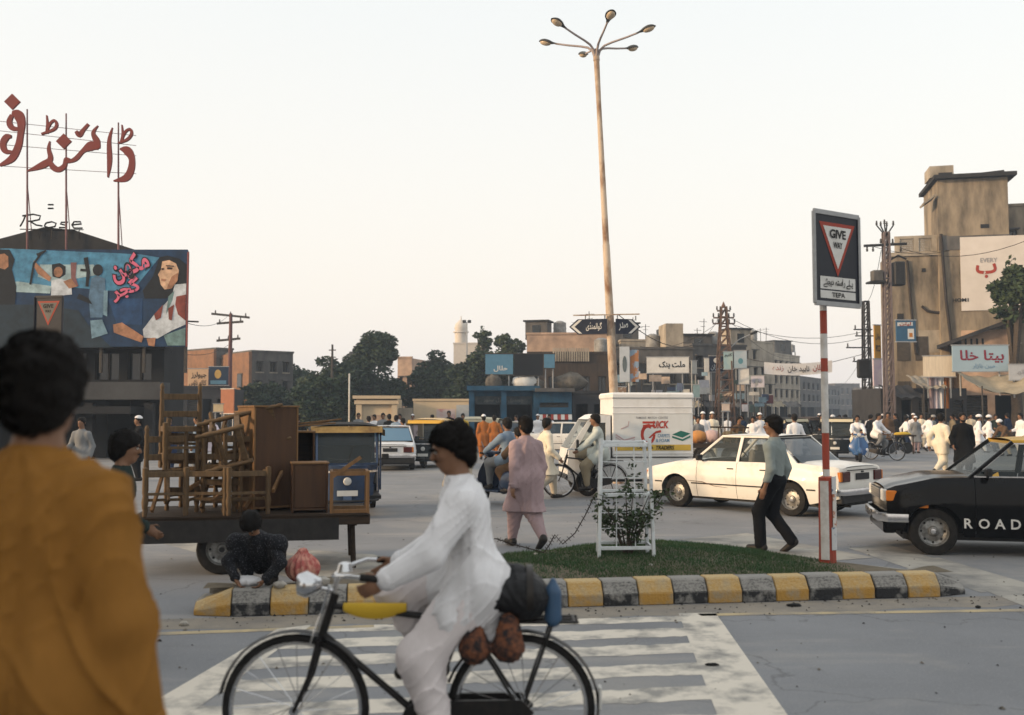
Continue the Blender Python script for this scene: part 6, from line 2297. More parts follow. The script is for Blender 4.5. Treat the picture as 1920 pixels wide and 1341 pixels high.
def paint(nm, polys, m, lay):
    shape2d(nm, [cr(p) for p in polys], m, bb_, M, 0.004 * lay)


paint('painted_sky', [[(-300, 140), (60, 140), (600, 165), (1100, 185), (1380, 200), (1560, 230), (1300, 560), (1050, 560), (600, 520), (150, 500), (-300, 480)]], PB('sky', (0.055, 0.19, 0.31)), 1)
paint('painted_glow', [[(-300, 480), (150, 470), (480, 515), (470, 590), (150, 575), (-300, 560)], [(360, 300), (900, 300), (960, 400), (500, 480), (340, 420)]], PB('glow', (0.25, 0.34, 0.36)), 2)
paint('painted_sea', [[(1050, 640), (1400, 640), (1400, 900), (1150, 900)]], PB('sea', (0.015, 0.06, 0.16)), 2)
SK = PB('skin', (0.30, 0.15, 0.085))
SKL = PB('skin_light', (0.48, 0.31, 0.20))
DK = PB('dark', (0.012, 0.016, 0.022))
WS = PB('white_shirt', (0.40, 0.43, 0.46))
RD = PB('red_shirt', (0.22, 0.05, 0.035))
BLS = PB('blue_shirt', (0.08, 0.15, 0.23))
TEA = PB('teal_shawl', (0.12, 0.20, 0.20))
paint('painted_woman_hair', [[(1560, 230), (1640, 210), (1760, 240), (1836, 300), (1836, 520), (1720, 560), (1640, 640), (1420, 640), (1400, 560), (1500, 420), (1540, 300)]], DK, 3)
paint('painted_woman_face', [[(1590, 270), (1660, 255), (1730, 290), (1760, 360), (1750, 460), (1690, 540), (1620, 550), (1580, 500), (1565, 430), (1550, 400), (1580, 350)]], SKL, 4)
paint('painted_woman_shade', [[(1640, 320), (1700, 330), (1690, 355), (1640, 350)], [(1585, 340), (1610, 330), (1612, 352), (1585, 360)], [(1585, 440), (1640, 450), (1625, 470), (1585, 462)], [(1690, 420), (1755, 380), (1750, 460), (1690, 540), (1640, 545)]], SK, 5)
paint('painted_woman_eyes', [ellipse(1668, 338, 28, 9), ellipse(1597, 345, 14, 8), stroke([(1630, 312), (1710, 318)], 10)], DK, 6)
paint('painted_shirt', [[(1720, 500), (1836, 490), (1836, 900), (1700, 960), (1560, 1040), (1420, 1030), (1410, 950), (1520, 800), (1640, 680), (1700, 600)]], WS, 4)
paint('painted_shawl', [[(1620, 1010), (1836, 930), (1836, 1110), (1660, 1110)]], TEA, 5)
paint('painted_scarf', [[(1660, 620), (1720, 560), (1700, 660), (1640, 800)]], TEA, 5)
paint('painted_red_stripes', [[(1740, 620), (1836, 600), (1836, 860), (1760, 800), (1730, 700)], [(1520, 800), (1610, 700), (1590, 830), (1540, 860)], [(1660, 740), (1720, 700), (1700, 860), (1670, 850)]], RD, 6)
paint('painted_hand', [[(1450, 1040), (1540, 1030), (1530, 1120), (1470, 1110)], [(1110, 900), (1200, 880), (1420, 1020), (1400, 1080), (1230, 1020), (1120, 980)]], SK, 5)
paint('painted_fighter', [[(480, 300), (560, 285), (620, 320), (620, 400), (560, 440), (490, 420)], [(760, 590), (860, 640), (900, 700), (740, 640)]], DK, 4)
paint('painted_fighter_arms', [[(300, 260), (340, 300), (480, 430), (460, 470), (340, 390), (290, 300)], [(600, 470), (680, 440), (740, 520), (660, 540)], ellipse(548, 375, 45, 52)], SK, 5)
paint('painted_fighter_shirt', [[(480, 460), (560, 440), (680, 470), (690, 600), (480, 620)]], WS, 4)
paint('painted_axe', [stroke([(270, 500), (300, 290), (370, 190)], 22), stroke([(330, 210), (420, 160)], 40, 15)], DK, 6)
paint('painted_gunman', [[(880, 440), (940, 410), (1020, 440), (1030, 640), (1000, 830), (880, 830), (860, 620)]], BLS, 4)
paint('painted_gunman_head', [ellipse(945, 355, 52, 58), stroke([(820, 230), (850, 380), (840, 520)], 45, 30), stroke([(770, 355), (860, 360)], 25)], DK, 5)
paint('painted_rifle_red', [stroke([(700, 280), (700, 430), (740, 520)], 60, 30)], PB('rifle_red', (0.20, 0.09, 0.09)), 5)
paint('painted_figures', [[(-300, 150), (50, 150), (105, 250), (80, 350), (130, 520), (120, 700), (-300, 700)]], DK, 4)
paint('painted_left_face', [[(0, 190), (40, 220), (45, 320), (10, 350), (-60, 330), (-60, 200)]], SK, 5)
paint('painted_ground', [[(-300, 700), (400, 700), (760, 760), (860, 900), (1100, 1130), (-300, 1130)]], PB('ground', (0.02, 0.04, 0.06)), 3)
paint('painted_dress', [[(880, 860), (1000, 850), (1060, 990), (900, 1040)], [(1010, 560), (1050, 560), (1050, 820), (1010, 800)]], PB('dress', (0.13, 0.22, 0.28)), 5)
PINKL = mat('title_pink', (0.62, 0.13, 0.22), 0.7)
for s_, cx, cy, w, h, a in (('مکھن', 1270, 330, 390, 260, 22), ('گجر', 1230, 545, 300, 200, 20)):
    x, z = P2L(cx * 0.1875, 440 + cy * 0.1875)
    k = 0.1875 / FPX * KD
    for mm, bold, lay in ((DK, 0.10, 0.026), (PINKL, 0.035, 0.034)):
        text('title_lettering', urdu(s_), mm, bb_, M @ Tr((x, z, 0)) @ Matrix.Rotation(R(a), 4, 'Z'), w * k * (1.06 if bold > 0.05 else 1), h * k * (1.08 if bold > 0.05 else 1), lay, bold)
tube_o('side_bar', [(Wb - 0.05, 0.1, P2L(0, 602)[1]), (Wb + 0.45, 0.1, P2L(0, 603)[1])], 0.035, SHUT, bb_, 6)
MB().bx(Wb + 0.004, Wb + 0.04, -0.01, 0.13, zb2, zt_ - 0.1).build('edge_strip', mat('faded_red', (0.36, 0.10, 0.08), 0.8), bb_)

# rooftop letters
ro_ = gx(52, KD + 0.6)
ls = thing('rooftop_sign', 'giant red Urdu letters on poles above the cinema', 'sign', ro_)
LR = mat('letter_red', (0.27, 0.045, 0.035), 0.7, (0.20, 0.05, 0.04), 2, 0.6)
POLE = mat('pole_faded_red', (0.26, 0.13, 0.13), 0.8, (0.14, 0.08, 0.08), 6, 0.7)
LD_ = KD + 0.6
U = lambda x, y: (lambda p: (p.x - ro_.x, p.z))(at(x * 0.3729, 160 + y * 0.3729, LD_))


def ribbon(mb, poly, k):
    n = len(poly) // 2
    L, Rr = poly[:n], poly[n:][::-1]
    y0, y1 = -0.05 - 0.003 * k, 0.05 + 0.003 * k
    for i in range(n - 1):
        mb.add([(U(*p)[0], y, U(*p)[1]) for y in (y0, y1) for p in (L[i], L[i + 1], Rr[i + 1], Rr[i])], [(0, 1, 2, 3), (7, 6, 5, 4), (0, 4, 5, 1), (2, 6, 7, 3)])


def letter(strokes):
    mb = MB()
    for k, poly in enumerate(strokes):
        ribbon(mb, poly, k) if len(poly) > 6 else mb.prism([U(*p) for p in poly], 0.10 + 0.006 * k, Tr((0, -0.05 - 0.003 * k, 0)))
    mb.build('letter', LR, ls)


dia = lambda x, y, r: [(x - r, y), (x, y - r), (x + r, y), (x, y + r)]


def spline(pts, ws, n=5):
    P, Wd = [], []
    m = len(pts)
    for i in range(m - 1):
        p = [pts[max(i - 1, 0)], pts[i], pts[i + 1], pts[min(i + 2, m - 1)]]
        w = [ws[max(i - 1, 0)], ws[i], ws[i + 1], ws[min(i + 2, m - 1)]]
        for k in range(n):
            t = k / n
            f = lambda a, b, c, d: 0.5 * (2 * b + (c - a) * t + (2 * a - 5 * b + 4 * c - d) * t * t + (3 * b - a - 3 * c + d) * t ** 3)
            P.append((f(*[q[0] for q in p]), f(*[q[1] for q in p])))
            Wd.append(max(2, f(*w)))
    return P + [pts[-1]], Wd + [ws[-1]]


def var(pts, ws):
    pts, ws = spline(pts, ws)
    L, Rr = [], []
    n = len(pts)
    for i, p in enumerate(pts):
        a, b = pts[max(i - 1, 0)], pts[min(i + 1, n - 1)]
        dx, dy = b[0] - a[0], b[1] - a[1]
        l = math.hypot(dx, dy) or 1
        w = ws[i] / 2
        L.append((p[0] - dy / l * w, p[1] + dx / l * w))
        Rr.append((p[0] + dy / l * w, p[1] - dx / l * w))
    return L + Rr[::-1]


letter([dia(63, 84, 40)])
letter([var([(62, 140), (92, 150), (108, 190), (104, 250), (92, 310), (60, 370), (0, 404)], [20, 50, 40, 30, 34, 34, 12]), var([(62, 150), (48, 185), (62, 215), (100, 222)], [18, 26, 26, 14]), var([(58, 258), (34, 262), (16, 296), (28, 332), (66, 336)], [14, 30, 30, 26, 12])])
letter([var([(236, 152), (240, 200), (236, 244)], [5, 12, 14]), var([(240, 222), (256, 190), (276, 178), (286, 200), (270, 224), (210, 246)], [10, 12, 12, 14, 14, 10])])
letter([var([(252, 282), (246, 320), (254, 372), (216, 402), (140, 432)], [5, 16, 26, 34, 6]), var([(250, 384), (272, 416), (300, 424), (326, 404), (332, 372), (350, 378)], [20, 30, 26, 22, 16, 20])])
letter([dia(322, 283, 39)])
letter([var([(332, 390), (380, 372), (420, 330), (462, 306), (496, 318)], [8, 22, 22, 48, 14]), var([(494, 204), (470, 240), (488, 282), (500, 318)], [4, 18, 30, 10])])
letter([var([(384, 232), (400, 250), (420, 226), (446, 196)], [16, 26, 18, 14])])
letter([var([(566, 214), (550, 280), (552, 380), (544, 464)], [4, 18, 24, 6])])
letter([var([(614, 200), (618, 250), (610, 290)], [5, 12, 14]), var([(618, 262), (634, 232), (656, 222), (662, 246), (640, 274), (596, 292)], [10, 12, 12, 14, 14, 8])])
letter([var([(604, 322), (640, 330), (664, 372), (658, 430), (632, 468), (572, 482)], [8, 44, 30, 34, 34, 6])])
for x, yt in ((51, 205), (124, 213), (222, 230)):
    a, b = at(x, yt, LD_ + 0.12) - ro_, at(x, 474, LD_ + 0.12) - ro_
    MB().tube([b, a], [0.045, 0.03], 7).build('pole', POLE, ls, smooth=50)
    MB().tube([b + Vector((-0.18, 0.9, 0)), b + (a - b) * 0.5], 0.02, 6).build('pole_stay', POLE, ls)
for y0, y1 in ((172, 250), (220, 300), (290, 352), (400, 442)):
    p, q = U(-60, y0), U(680, y1)
    MB().tube([(p[0], 0.1, p[1]), (q[0], 0.1, q[1])], 0.012, 5).build('wire', POLE, ls)
rs = thing('rose_sign', 'small dark script sign reading Rose on the cinema roof', 'sign', gx(88, KD + 0.9))
zc2 = at(88, 416, KD + 0.9).z
BLKM = mat('iron_black', (0.02, 0.017, 0.016), 0.7)
rx = lambda px, py: ((px - 88) / FPX * (KD + 0.9), 0, at(px, py, KD + 0.9).z)
for pts in ([(38, 403), (34, 414), (28, 425)], [(32, 405), (52, 402), (66, 405), (64, 412), (50, 415), (40, 415)], [(48, 416), (58, 422), (70, 424)],
            [(76, 420), (74, 424), (82, 427), (94, 425), (96, 419), (88, 416), (78, 418), (76, 420)], [(118, 417), (106, 417), (104, 420), (116, 423), (114, 427), (102, 427)],
            [(126, 422), (144, 420), (142, 416), (130, 416), (126, 422), (130, 428), (146, 428)], [(80, 384), (90, 384)], [(80, 391), (90, 391)]):
    MB().tube([rx(*p) for p in pts], 0.035, 6).build('letter', BLKM, rs, smooth=60)
MB().tube([rx(28, 430), rx(148, 431)], 0.02, 6).build('base_rail', BLKM, rs)
for px in (40, 64, 88, 120, 140):
    MB().tube([rx(px, 430), rx(px, 448)], 0.02, 5).build('support', BLKM, rs)

# ============================================================ houses left of the trees
h1 = block('brick_house', 'narrow brick house behind the chairs, sunlit on its left side', 404, 436, 655, 84, 48, 9, CONCG, 2, 1, 1)
h2 = block('brick_house', 'brick house with bright orange gable left of the big trees', 471, 549, 660, 80, 38, 7, CONCG, 2, 3, 1)
for r_, w0 in ((h1, 9.0), (h2, 7.0)):
    Hh = r_['H']
    # the sunlit brick flank with its windows
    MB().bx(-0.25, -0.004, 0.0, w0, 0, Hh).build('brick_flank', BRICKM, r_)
    for f in range(2):
        for k in range(2):
            y = w0 * (0.25 + 0.45 * k)
            z = Hh * (0.36 + 0.30 * f)
            wn = MB().bx(-0.30, -0.254, y - 0.5, y + 0.5, z - 0.6, z + 0.6).build('window', SHUT, r_)
            MB().bx(-0.33, -0.304, y - 0.4, y + 0.4, z - 0.5, z + 0.5).build('pane', PANE, wn)
    MB().bx(-0.9, -0.26, -0.2, w0, Hh * 0.52, Hh * 0.52 + 0.14).build('balcony_slab', CONCG, r_)
sign('shop_sign', 'dark blue hoarding with yellow disc left of the trees', 391, 428, 688, 722, 70, mat('hoarding_navy', (0.02, 0.05, 0.11), 0.6), 0,
     [('poly', ellipse(-0.05, 0.2, 0.34, 0.5), mat('disc_yellow', (0.5, 0.33, 0.10), 0.7)), ('poly', [(-0.8, -0.9), (0.8, -0.9), (0.8, -0.5), (-0.8, -0.5)], mat('strip_blue', (0.10, 0.25, 0.38), 0.7))])
sign('shop_sign', 'peach hoarding with dark Urdu lettering left of the trees', 352, 390, 692, 728, 69, mat('hoarding_peach', (0.55, 0.36, 0.22), 0.7), 0,
     [('text', urdu('جیولرز'), BLK, 0.1, 0.35, 0.75, 0.36, 0.02), ('text', urdu('کلاتھ ہاؤس'), BLK, 0, -0.5, 0.85, 0.36, 0.02)])
sign('shop_sign', 'small blue hoarding beside the cinema corner', 318, 338, 696, 722, 60, mat('hoarding_blue', (0.06, 0.12, 0.22), 0.7))
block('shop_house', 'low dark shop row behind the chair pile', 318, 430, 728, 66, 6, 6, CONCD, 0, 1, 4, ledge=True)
sign('shop_sign', 'orange brick coloured panel behind the chairs', 412, 440, 730, 775, 62, mat('panel_orange', (0.42, 0.17, 0.09), 0.8), -25)
sign('shop_sign', 'small cream board hanging over the shop row', 400, 418, 758, 772, 58, mat('board_cream', (0.60, 0.48, 0.30), 0.8), 0)
block('garden_house', 'pale ochre house glimpsed between the two tree masses', 745, 772, 672, 96, -12, 6, PINKW, 1, 2, 0)
block('garden_house', 'small dark roofed house behind the left tree', 655, 690, 662, 110, 10, 6, CONCG, 1, 2, 0)

# ============================================================ mosque-like hall with a small dome far behind
mq = block('domed_hall', 'far pale hall with a small white minaret dome', 850, 908, 645, 120, 0, 10, mat('hazy_white', (0.55, 0.50, 0.44), 0.9), 1, 4, 0)
mx_ = (gx(863, 120) - gx(850, 120)).x
Hm = mq['H']
MB().lathe([(0.75, Hm), (0.75, Hm + 1.4), (0.95, Hm + 1.45), (0.95, Hm + 1.6), (0.7, Hm + 1.65), (0.82, Hm + 2.0), (0.7, Hm + 2.5), (0.35, Hm + 2.85), (0.06, Hm + 3.1), (0.05, Hm + 3.5), (0, Hm + 3.5)], 16, Tr((mx_, 1.2, 0))).build('minaret', mat('hazy_white2', (0.58, 0.53, 0.47), 0.9), mq, smooth=40)
fl = thing('floodlight_mast', 'thin floodlight mast beside the small dome', 'lamp post', gx(875, 100))
zt_ = at(875, 604, 100).z
tube_o('mast', [(0, 0, 0), (0, 0, zt_)], [0.12, 0.06], STEEL, fl, 6)
for x in (-0.25, 0.25):
    MB().box((x, -0.05, zt_ + 0.05), (0.36, 0.25, 0.30)).build('floodlight', DARKT, fl, bevel=0.05)

# ============================================================ garden wall with gate house
gw = thing('garden_wall', 'long cream garden wall right of the gate house', 'wall', gx(775, 64))
Wg = gx(884, 64).x - gx(775, 64).x
Hg = at(800, 752, 64).z
MB().bx(0, Wg, 0, 0.3, 0, Hg).build('wall_panel', CREAMW, gw)
MB().bx(-0.05, Wg, -0.06, 0.36, Hg + 0.002, Hg + 0.14).build('coping', CREAMW, gw)
MB().bx(Wg * 0.4, Wg * 0.72, -0.02, -0.004, Hg * 0.35, Hg * 0.8).build('poster', mat('poster_pinkish', (0.55, 0.45, 0.42), 0.9, (0.5, 0.25, 0.22), 1.2, 1, thr=(0.5, 0.6)), gw)
MB().bx(Wg * 0.74, Wg * 0.98, -0.02, -0.004, Hg * 0.55, Hg * 0.9).build('poster', mat('poster_greyish', (0.42, 0.44, 0.45), 0.9), gw)
gh = block('gate_house', 'small cream flat roofed gate house before the trees', 668, 745, 748, 62, 3, 5, CREAMW, 0, 1, 0, ledge=False)
W_, H_ = gh['W'], gh['H']
for x in (0.0, W_ - 0.35):
    MB().bx(x, x + 0.35, -0.22, -0.004, 0, H_ - 0.35).build('pilaster', CREAMW, gh)
MB().bx(-0.2, W_ + 0.2, -0.35, 0.3, H_ + 0.003, H_ + 0.2).build('cornice', CREAMW, gh)
MB().bx(-0.1, W_ + 0.1, -0.28, -0.008, H_ - 0.33, H_ - 0.1).build('frieze', CREAMW, gh)
MB().bx(W_ * 0.36, W_ * 0.62, -0.05, -0.006, 0.0, H_ * 0.62).build('door', PINKW, gh)
MB().bx(W_ * 0.68, W_ * 0.90, -0.04, -0.006, H_ * 0.25, H_ * 0.62).build('window', CONCL, gh)
tube_o('flag_pole', [(-0.5, 0.5, 0), (-0.5, 0.5, at(668, 700, 62).z)], 0.05, WHT, gh, 6)
gl = thing('garden_wall', 'grey stretch of wall between gate house and cream wall', 'wall', gx(747, 63))
MB().bx(0, gx(773, 63).x - gx(747, 63).x, 0, 0.3, 0, at(760, 765, 63).z).build('wall_panel', CONCL, gl)

# ============================================================ trees


def tree(label, px, D, ptop, rpx, seed, n=9000, m=LEAF, base_frac=0.25, lobes=14, size=0.16, name='tree', squash=1.0, group=None):
    q = random.Random(seed)
    b = gx(px, D)
    H = at(px, ptop, D).z
    r = rpx / FPX * D
    ro = thing(name, label, 'tree', b, 0, group)
    tr = MB()
    tr.tube([(0, 0, 0), (0.1, 0, H * 0.2), (-0.05, 0, H * 0.45)], [0.035 * H, 0.028 * H, 0.018 * H], 9)
    cl = []
    for k in range(lobes):
        a = q.uniform(0, 6.28)
        zz = H * q.uniform(base_frac + 0.08, 0.93)
        k2 = (zz / H - base_frac) / (1 - base_frac)
        rr = r * (math.sin(math.pi * min(0.97, 0.18 + 0.78 * k2)) ** 0.8) * q.uniform(0.35, 0.78)
        c = Vector((math.cos(a) * rr, math.sin(a) * rr * squash, zz))
        s_ = r * q.uniform(0.38, 0.60)
        cl.append((c, (s_, s_, s_ * q.uniform(0.55, 0.8)), s_ ** 2))
        tr.tube([(0, 0, min(H * 0.35, zz * 0.6)), c * 0.55 + Vector((0, 0, zz * 0.30)), c], [0.014 * H, 0.008 * H, 0.003 * H], 5)
    for k in range(lobes):
        a = q.uniform(0, 6.28)
        rr = r * q.uniform(0.75, 1.1)
        zz = H * q.uniform(base_frac, 0.8)
        cl.append((Vector((math.cos(a) * rr, math.sin(a) * rr * squash, zz)), (r * 0.14, r * 0.14, r * 0.10), (r * 0.11) ** 2))
    cl.append((Vector((0, 0, H * 0.93)), (r * 0.3, r * 0.3, H * 0.07), (r * 0.25) ** 2))
    cl.append((Vector((0, 0, H * (base_frac + 1) * 0.45)), (r * 0.75, r * 0.75, H * (1 - base_frac) * 0.42), (r * 0.8) ** 2))
    tr.build('trunk', BARK, ro, smooth=60)
    cloud_obj('crown', leaf_cloud(cl, n, size, seed), m, ro)
    return ro


tree('tall dark tree with a ragged rounded crown above the gate house', 702, 80, 626, 50, 11, 15000, LEAF, 0.16, 18, 0.19)
tree('bushy dark tree standing left of the tall tree', 612, 78, 668, 66, 12, 13000, LEAF, 0.03, 16, 0.20)
tree('low dark tree behind the orange gabled brick house', 548, 88, 684, 48, 13, 8000, LEAF, 0.05, 14, 0.20)
tree('dense round tree left of the blue shop behind the wall', 818, 82, 656, 62, 14, 15000, LEAF, 0.04, 18, 0.20)
tree('dense dark tree touching the blue shop behind the wall', 893, 78, 660, 60, 15, 14000, LEAF, 0.04, 18, 0.20)
tree('small bright green tree top above the blue shop', 948, 84, 624, 40, 16, 8000, LEAF2, 0.40, 14, 0.18)
tree('thin tree with a tufted crown beside the small dome', 905, 92, 610, 17, 17, 2200, LEAF2, 0.72, 8, 0.15)
tree('dark low tree behind the gate house left corner', 655, 86, 664, 48, 18, 9000, LEAF, 0.04, 14, 0.20)
tree('dark leafy hedge tree low beside the brick houses', 498, 74, 722, 52, 23, 8000, LEAF, 0.02, 14, 0.19)
tree('broad dark tree low behind the blue rickshaw', 606, 66, 712, 62, 25, 10000, LEAF, 0.02, 16, 0.18)
tree('leafy tree against the white painted advert wall at right edge', 1904, 51, 480, 40, 21, 3600, LEAF2, 0.68, 12, 0.18)

# ============================================================ blue corner shop
BD_ = 55.0
bs = block('blue_shop', 'blue painted single storey shop with dark open bays', 884, 1004, 733, BD_, 2, 6, BLUEW, 0, 1, 2, ledge=False)
W_, H_ = bs['W'], bs['H']
MB().bx(-0.25, W_ + 0.2, -0.75, 0.1, H_ + 0.003, H_ + 0.26).build('roof_slab', BLUEW, bs)
for x in (0.0, W_ * 0.5, W_):
    MB().bx(x - 0.14, x + 0.14, -0.55, -0.25, 0, H_).build('pillar', BLUEW, bs)
MB().bx(0.2, W_ - 0.2, -0.06, -0.006, H_ - 0.75, H_ - 0.3).build('sign_band', mat('dull_sign', (0.05, 0.07, 0.085), 0.8, (0.14, 0.15, 0.15), 5, 0.8), bs)
text('lettering', urdu('چوہدری جنرل سٹور'), mat('dull_letter', (0.20, 0.21, 0.20), 0.8), bs, facing((W_ / 2, -0.07, H_ - 0.52)), W_ * 0.62, 0.28, 0.01, 0.01)
bs2 = block('blue_shop', 'blue fronted shop with red and white awning beside the van', 1006, 1072, 735, BD_ - 0.4, 2, 6, BLUEW, 0, 1, 1, ledge=False)
W_, H_ = bs2['W'], bs2['H']
MB().bx(-0.1, W_ + 0.1, -0.55, 0.1, H_ + 0.003, H_ + 0.2).build('roof_slab', CONCG, bs2)
MB().bx(0.1, W_ - 0.05, -0.45, -0.006, H_ - 1.2, H_ - 0.85).build('blue_beam', BLUEW, bs2)
for k in range(9):
    x = 0.1 + (W_ - 0.15) * k / 9
    MB().box((x + W_ / 18 - 0.01, -0.62, H_ - 1.38), (W_ / 9 - 0.02, 0.04, 0.30), (R(-24), 0, 0)).build('awning_stripe', WHT if k % 2 == 0 else RED, bs2)
bs3 = block('corner_shop', 'dark shop between the blue shop and the lamp post', 1074, 1142, 738, BD_ + 0.4, 2, 6, CONCD, 0, 1, 2, ledge=True)
for a in (('blue hoarding with white script on the blue shop roof', 910, 962, 664, 702, 'hoarding_sky', (0.10, 0.24, 0.36), [('text', urdu('حلال'), WHT, 0.1, -0.45, 0.5, 0.3, 0.02)]),
          ('blank black hoarding on the blue shop roof', 964, 1018, 664, 704, 'hoarding_black', (0.012, 0.016, 0.022), []),
          ('narrow light blue hoarding beside the black one', 1020, 1040, 664, 690, 'hoarding_sky', (0.10, 0.24, 0.36), [])):
    sign('roof_hoarding', a[0], a[1], a[2], a[3], a[4], BD_ + 0.5, mat(a[5], a[6], 0.7), 1, a[7], hang=H_ + 0.2, frame_m=SHUT)
JUNK = mat('roof_junk', (0.20, 0.18, 0.15), 0.95, (0.08, 0.07, 0.06), 3, 0.9)
for k, (px, w, hh, lab) in enumerate(((925, 1.0, 0.5, 'heap of rubble on the blue shop roof, left'), (985, 1.5, 0.5, 'pale water tank on the blue shop roof'), (1010, 0.8, 0.35, 'small junk heap on the blue shop roof'), (1070, 2.0, 0.55, 'pile of rusty scrap along the shop parapet'))):
    o = lump('roof_junk', lab, 'junk heap', (0, 0, 0), (w / 2, 0.4, hh), WHT if k == 1 else JUNK, 30 + k)
    o.location = gx(px, BD_ + 0.6 + 0.2 * k, 3.15 + hh * 0.6)

# ============================================================ old brown block behind the shops
ob = block('old_tenement', 'old brown tenement with timber front above the shops', 990, 1145, 664, 66, 0, 9, BROWNW, 1, 5, 0, 0, ledge=True, wfrac=0.5)
W_, H_ = ob['W'], ob['H']
for k in range(16):
    MB().bx(W_ * (0.30 + 0.028 * k), W_ * (0.30 + 0.028 * k) + 0.10, -0.16, -0.065, H_ - 0.5, H_ + 0.4).build('railing_post', CONCL, ob)
ob2 = block('roof_storey', 'flat brown top storey with orange lit end wall', 988, 1150, 628, 74, -4, 8, PINKW, 1, 4, 0, 2, ledge=True)
ob3 = block('old_tenement', 'long grey weathered tenement right of the lamp post', 1150, 1300, 655, 68, 3, 9, CONCG, 1, 6, 5, 1, ledge=True)
MB().bx(ob3['W'] * 0.70, ob3['W'] * 0.92, 1.0, 3.5, ob3['H'] + 0.2, at(1270, 606, 69).z).build('stair_tower', CONCL, ob3)
MB().bx(ob3['W'] * 0.02, ob3['W'] * 0.98, -1.6, -0.006, 3.0, 3.15).build('verandah_roof', ROOFD, ob3)
block('roof_room', 'pale low rooftop rooms behind the grey tenement', 1165, 1262, 640, 80, 0, 6, CONCL, 1, 4, 0, 2)
ob4 = block('corner_tenement', 'dark cluttered tenement behind the lattice pylon', 1300, 1400, 648, 74, 20, 9, CONCG, 2, 4, 3, 1)
ob5 = block('street_house', 'hazy grey block with balconies beyond the pylon', 1395, 1452, 640, 92, 42, 9, CONCL, 3, 4, 2, 1)
ob6 = block('street_house', 'long hazy terrace lining the far street', 1440, 1500, 662, 112, 55, 9, CONCL, 3, 6, 3, 1)
block('street_house', 'far low terrace under the white street banner', 1495, 1545, 706, 150, 60, 10, CONCG, 2, 6, 3, 1)
block('street_house', 'farthest house on the left of the hazy street', 1545, 1575, 722, 210, 62, 10, CONCG, 2, 5, 2, 1)
block('street_house', 'farthest bluish house closing the street', 1566, 1612, 720, 260, 10, 12, CONCG, 2, 5, 2, 1)
block('street_house', 'far low house right of the street end', 1600, 1640, 728, 240, -30, 12, CONCG, 1, 4, 2, 1)

# signs along the shop fronts, left to right
sg_b = mat('board_white', (0.62, 0.62, 0.60), 0.7, (0.45, 0.44, 0.42), 2, 0.7)
sign('shop_sign', 'white bank board with black Urdu lettering', 1213, 1291, 670, 699, 60, sg_b, -6, [('text', urdu('ملت بنک'), BLK, 0.2, 0.0, 0.62, 0.5, 0.03)], hang=2.5)
sign('shop_sign', 'navy board with white emblem beside the pylon', 1330, 1356, 668, 697, 61, mat('board_navy', (0.012, 0.022, 0.06), 0.6), 0, [('poly', ellipse(0.1, 0.45, 0.5, 0.36), WHT), ('text', urdu('شیزان'), mat('pale_blue', (0.35, 0.42, 0.5), 0.7), 0, -0.45, 0.8, 0.4, 0.02)], hang=2.5)
sign('shop_sign', 'narrow pale green poster on the pylon', 1357, 1374, 660, 692, 59.6, mat('board_palegreen', (0.38, 0.46, 0.42), 0.7, (0.20, 0.35, 0.42), 1.5, 0.9), 0, [('text', urdu('گارم'), BLK, 0, 0.6, 0.8, 0.25, 0.02)], legs=False)
sign('shop_sign', 'pale blue poster board right of the pylon', 1377, 1400, 658, 690, 62, mat('board_paleblue', (0.38, 0.44, 0.50), 0.7, (0.22, 0.36, 0.44), 1.2, 0.9), -8, [('poly', ellipse(0, -0.2, 0.4, 0.35), mat('aqua', (0.10, 0.27, 0.34), 0.7))], hang=2.5)
sign('shop_sign', 'tall white column sign with round head', 1321, 1331, 672, 737, 62.5, sg_b, 0, [], legs=False)
sign('shop_sign', 'grey white board low right of the pylon', 1385, 1404, 692, 720, 60.5, sg_b, -15, [], hang=1.5)
sign('shop_sign', 'pale lilac board further down the street', 1409, 1432, 705, 726, 66, mat('board_lilac', (0.46, 0.45, 0.52), 0.7), -20, [('text', urdu('لیڈیز'), PGY, 0, 0, 0.7, 0.4, 0.02)], hang=1.5)
sign('shop_sign', 'small dark red board deep in the street', 1431, 1449, 741, 757, 70, mat('board_maroon', (0.10, 0.03, 0.05), 0.7), -20, [], hang=1.0)
sign('shop_sign', 'small grey board left of the navy board', 1297, 1307, 677, 700, 61.5, mat('board_grey', (0.36, 0.39, 0.40), 0.7), 10, [], hang=2.5)
sign('shop_sign', 'teal board above the dark shops', 1300, 1312, 722, 745, 58, mat('board_teal', (0.22, 0.32, 0.33), 0.7), 0, [], hang=1.0)
sign('shop_sign', 'small cream placard held above the goods cart', 1354, 1368, 757, 770, 46, mat('placard_cream', (0.66, 0.52, 0.42), 0.8), 0, [], legs=True)
sign('shop_sign', 'weathered brown board at the lamp post foot', 1152, 1174, 726, 742, 50, mat('board_brown', (0.30, 0.19, 0.12), 0.8, (0.45, 0.40, 0.34), 4, 1, thr=(0.5, 0.56)), 0, [], hang=1.5)
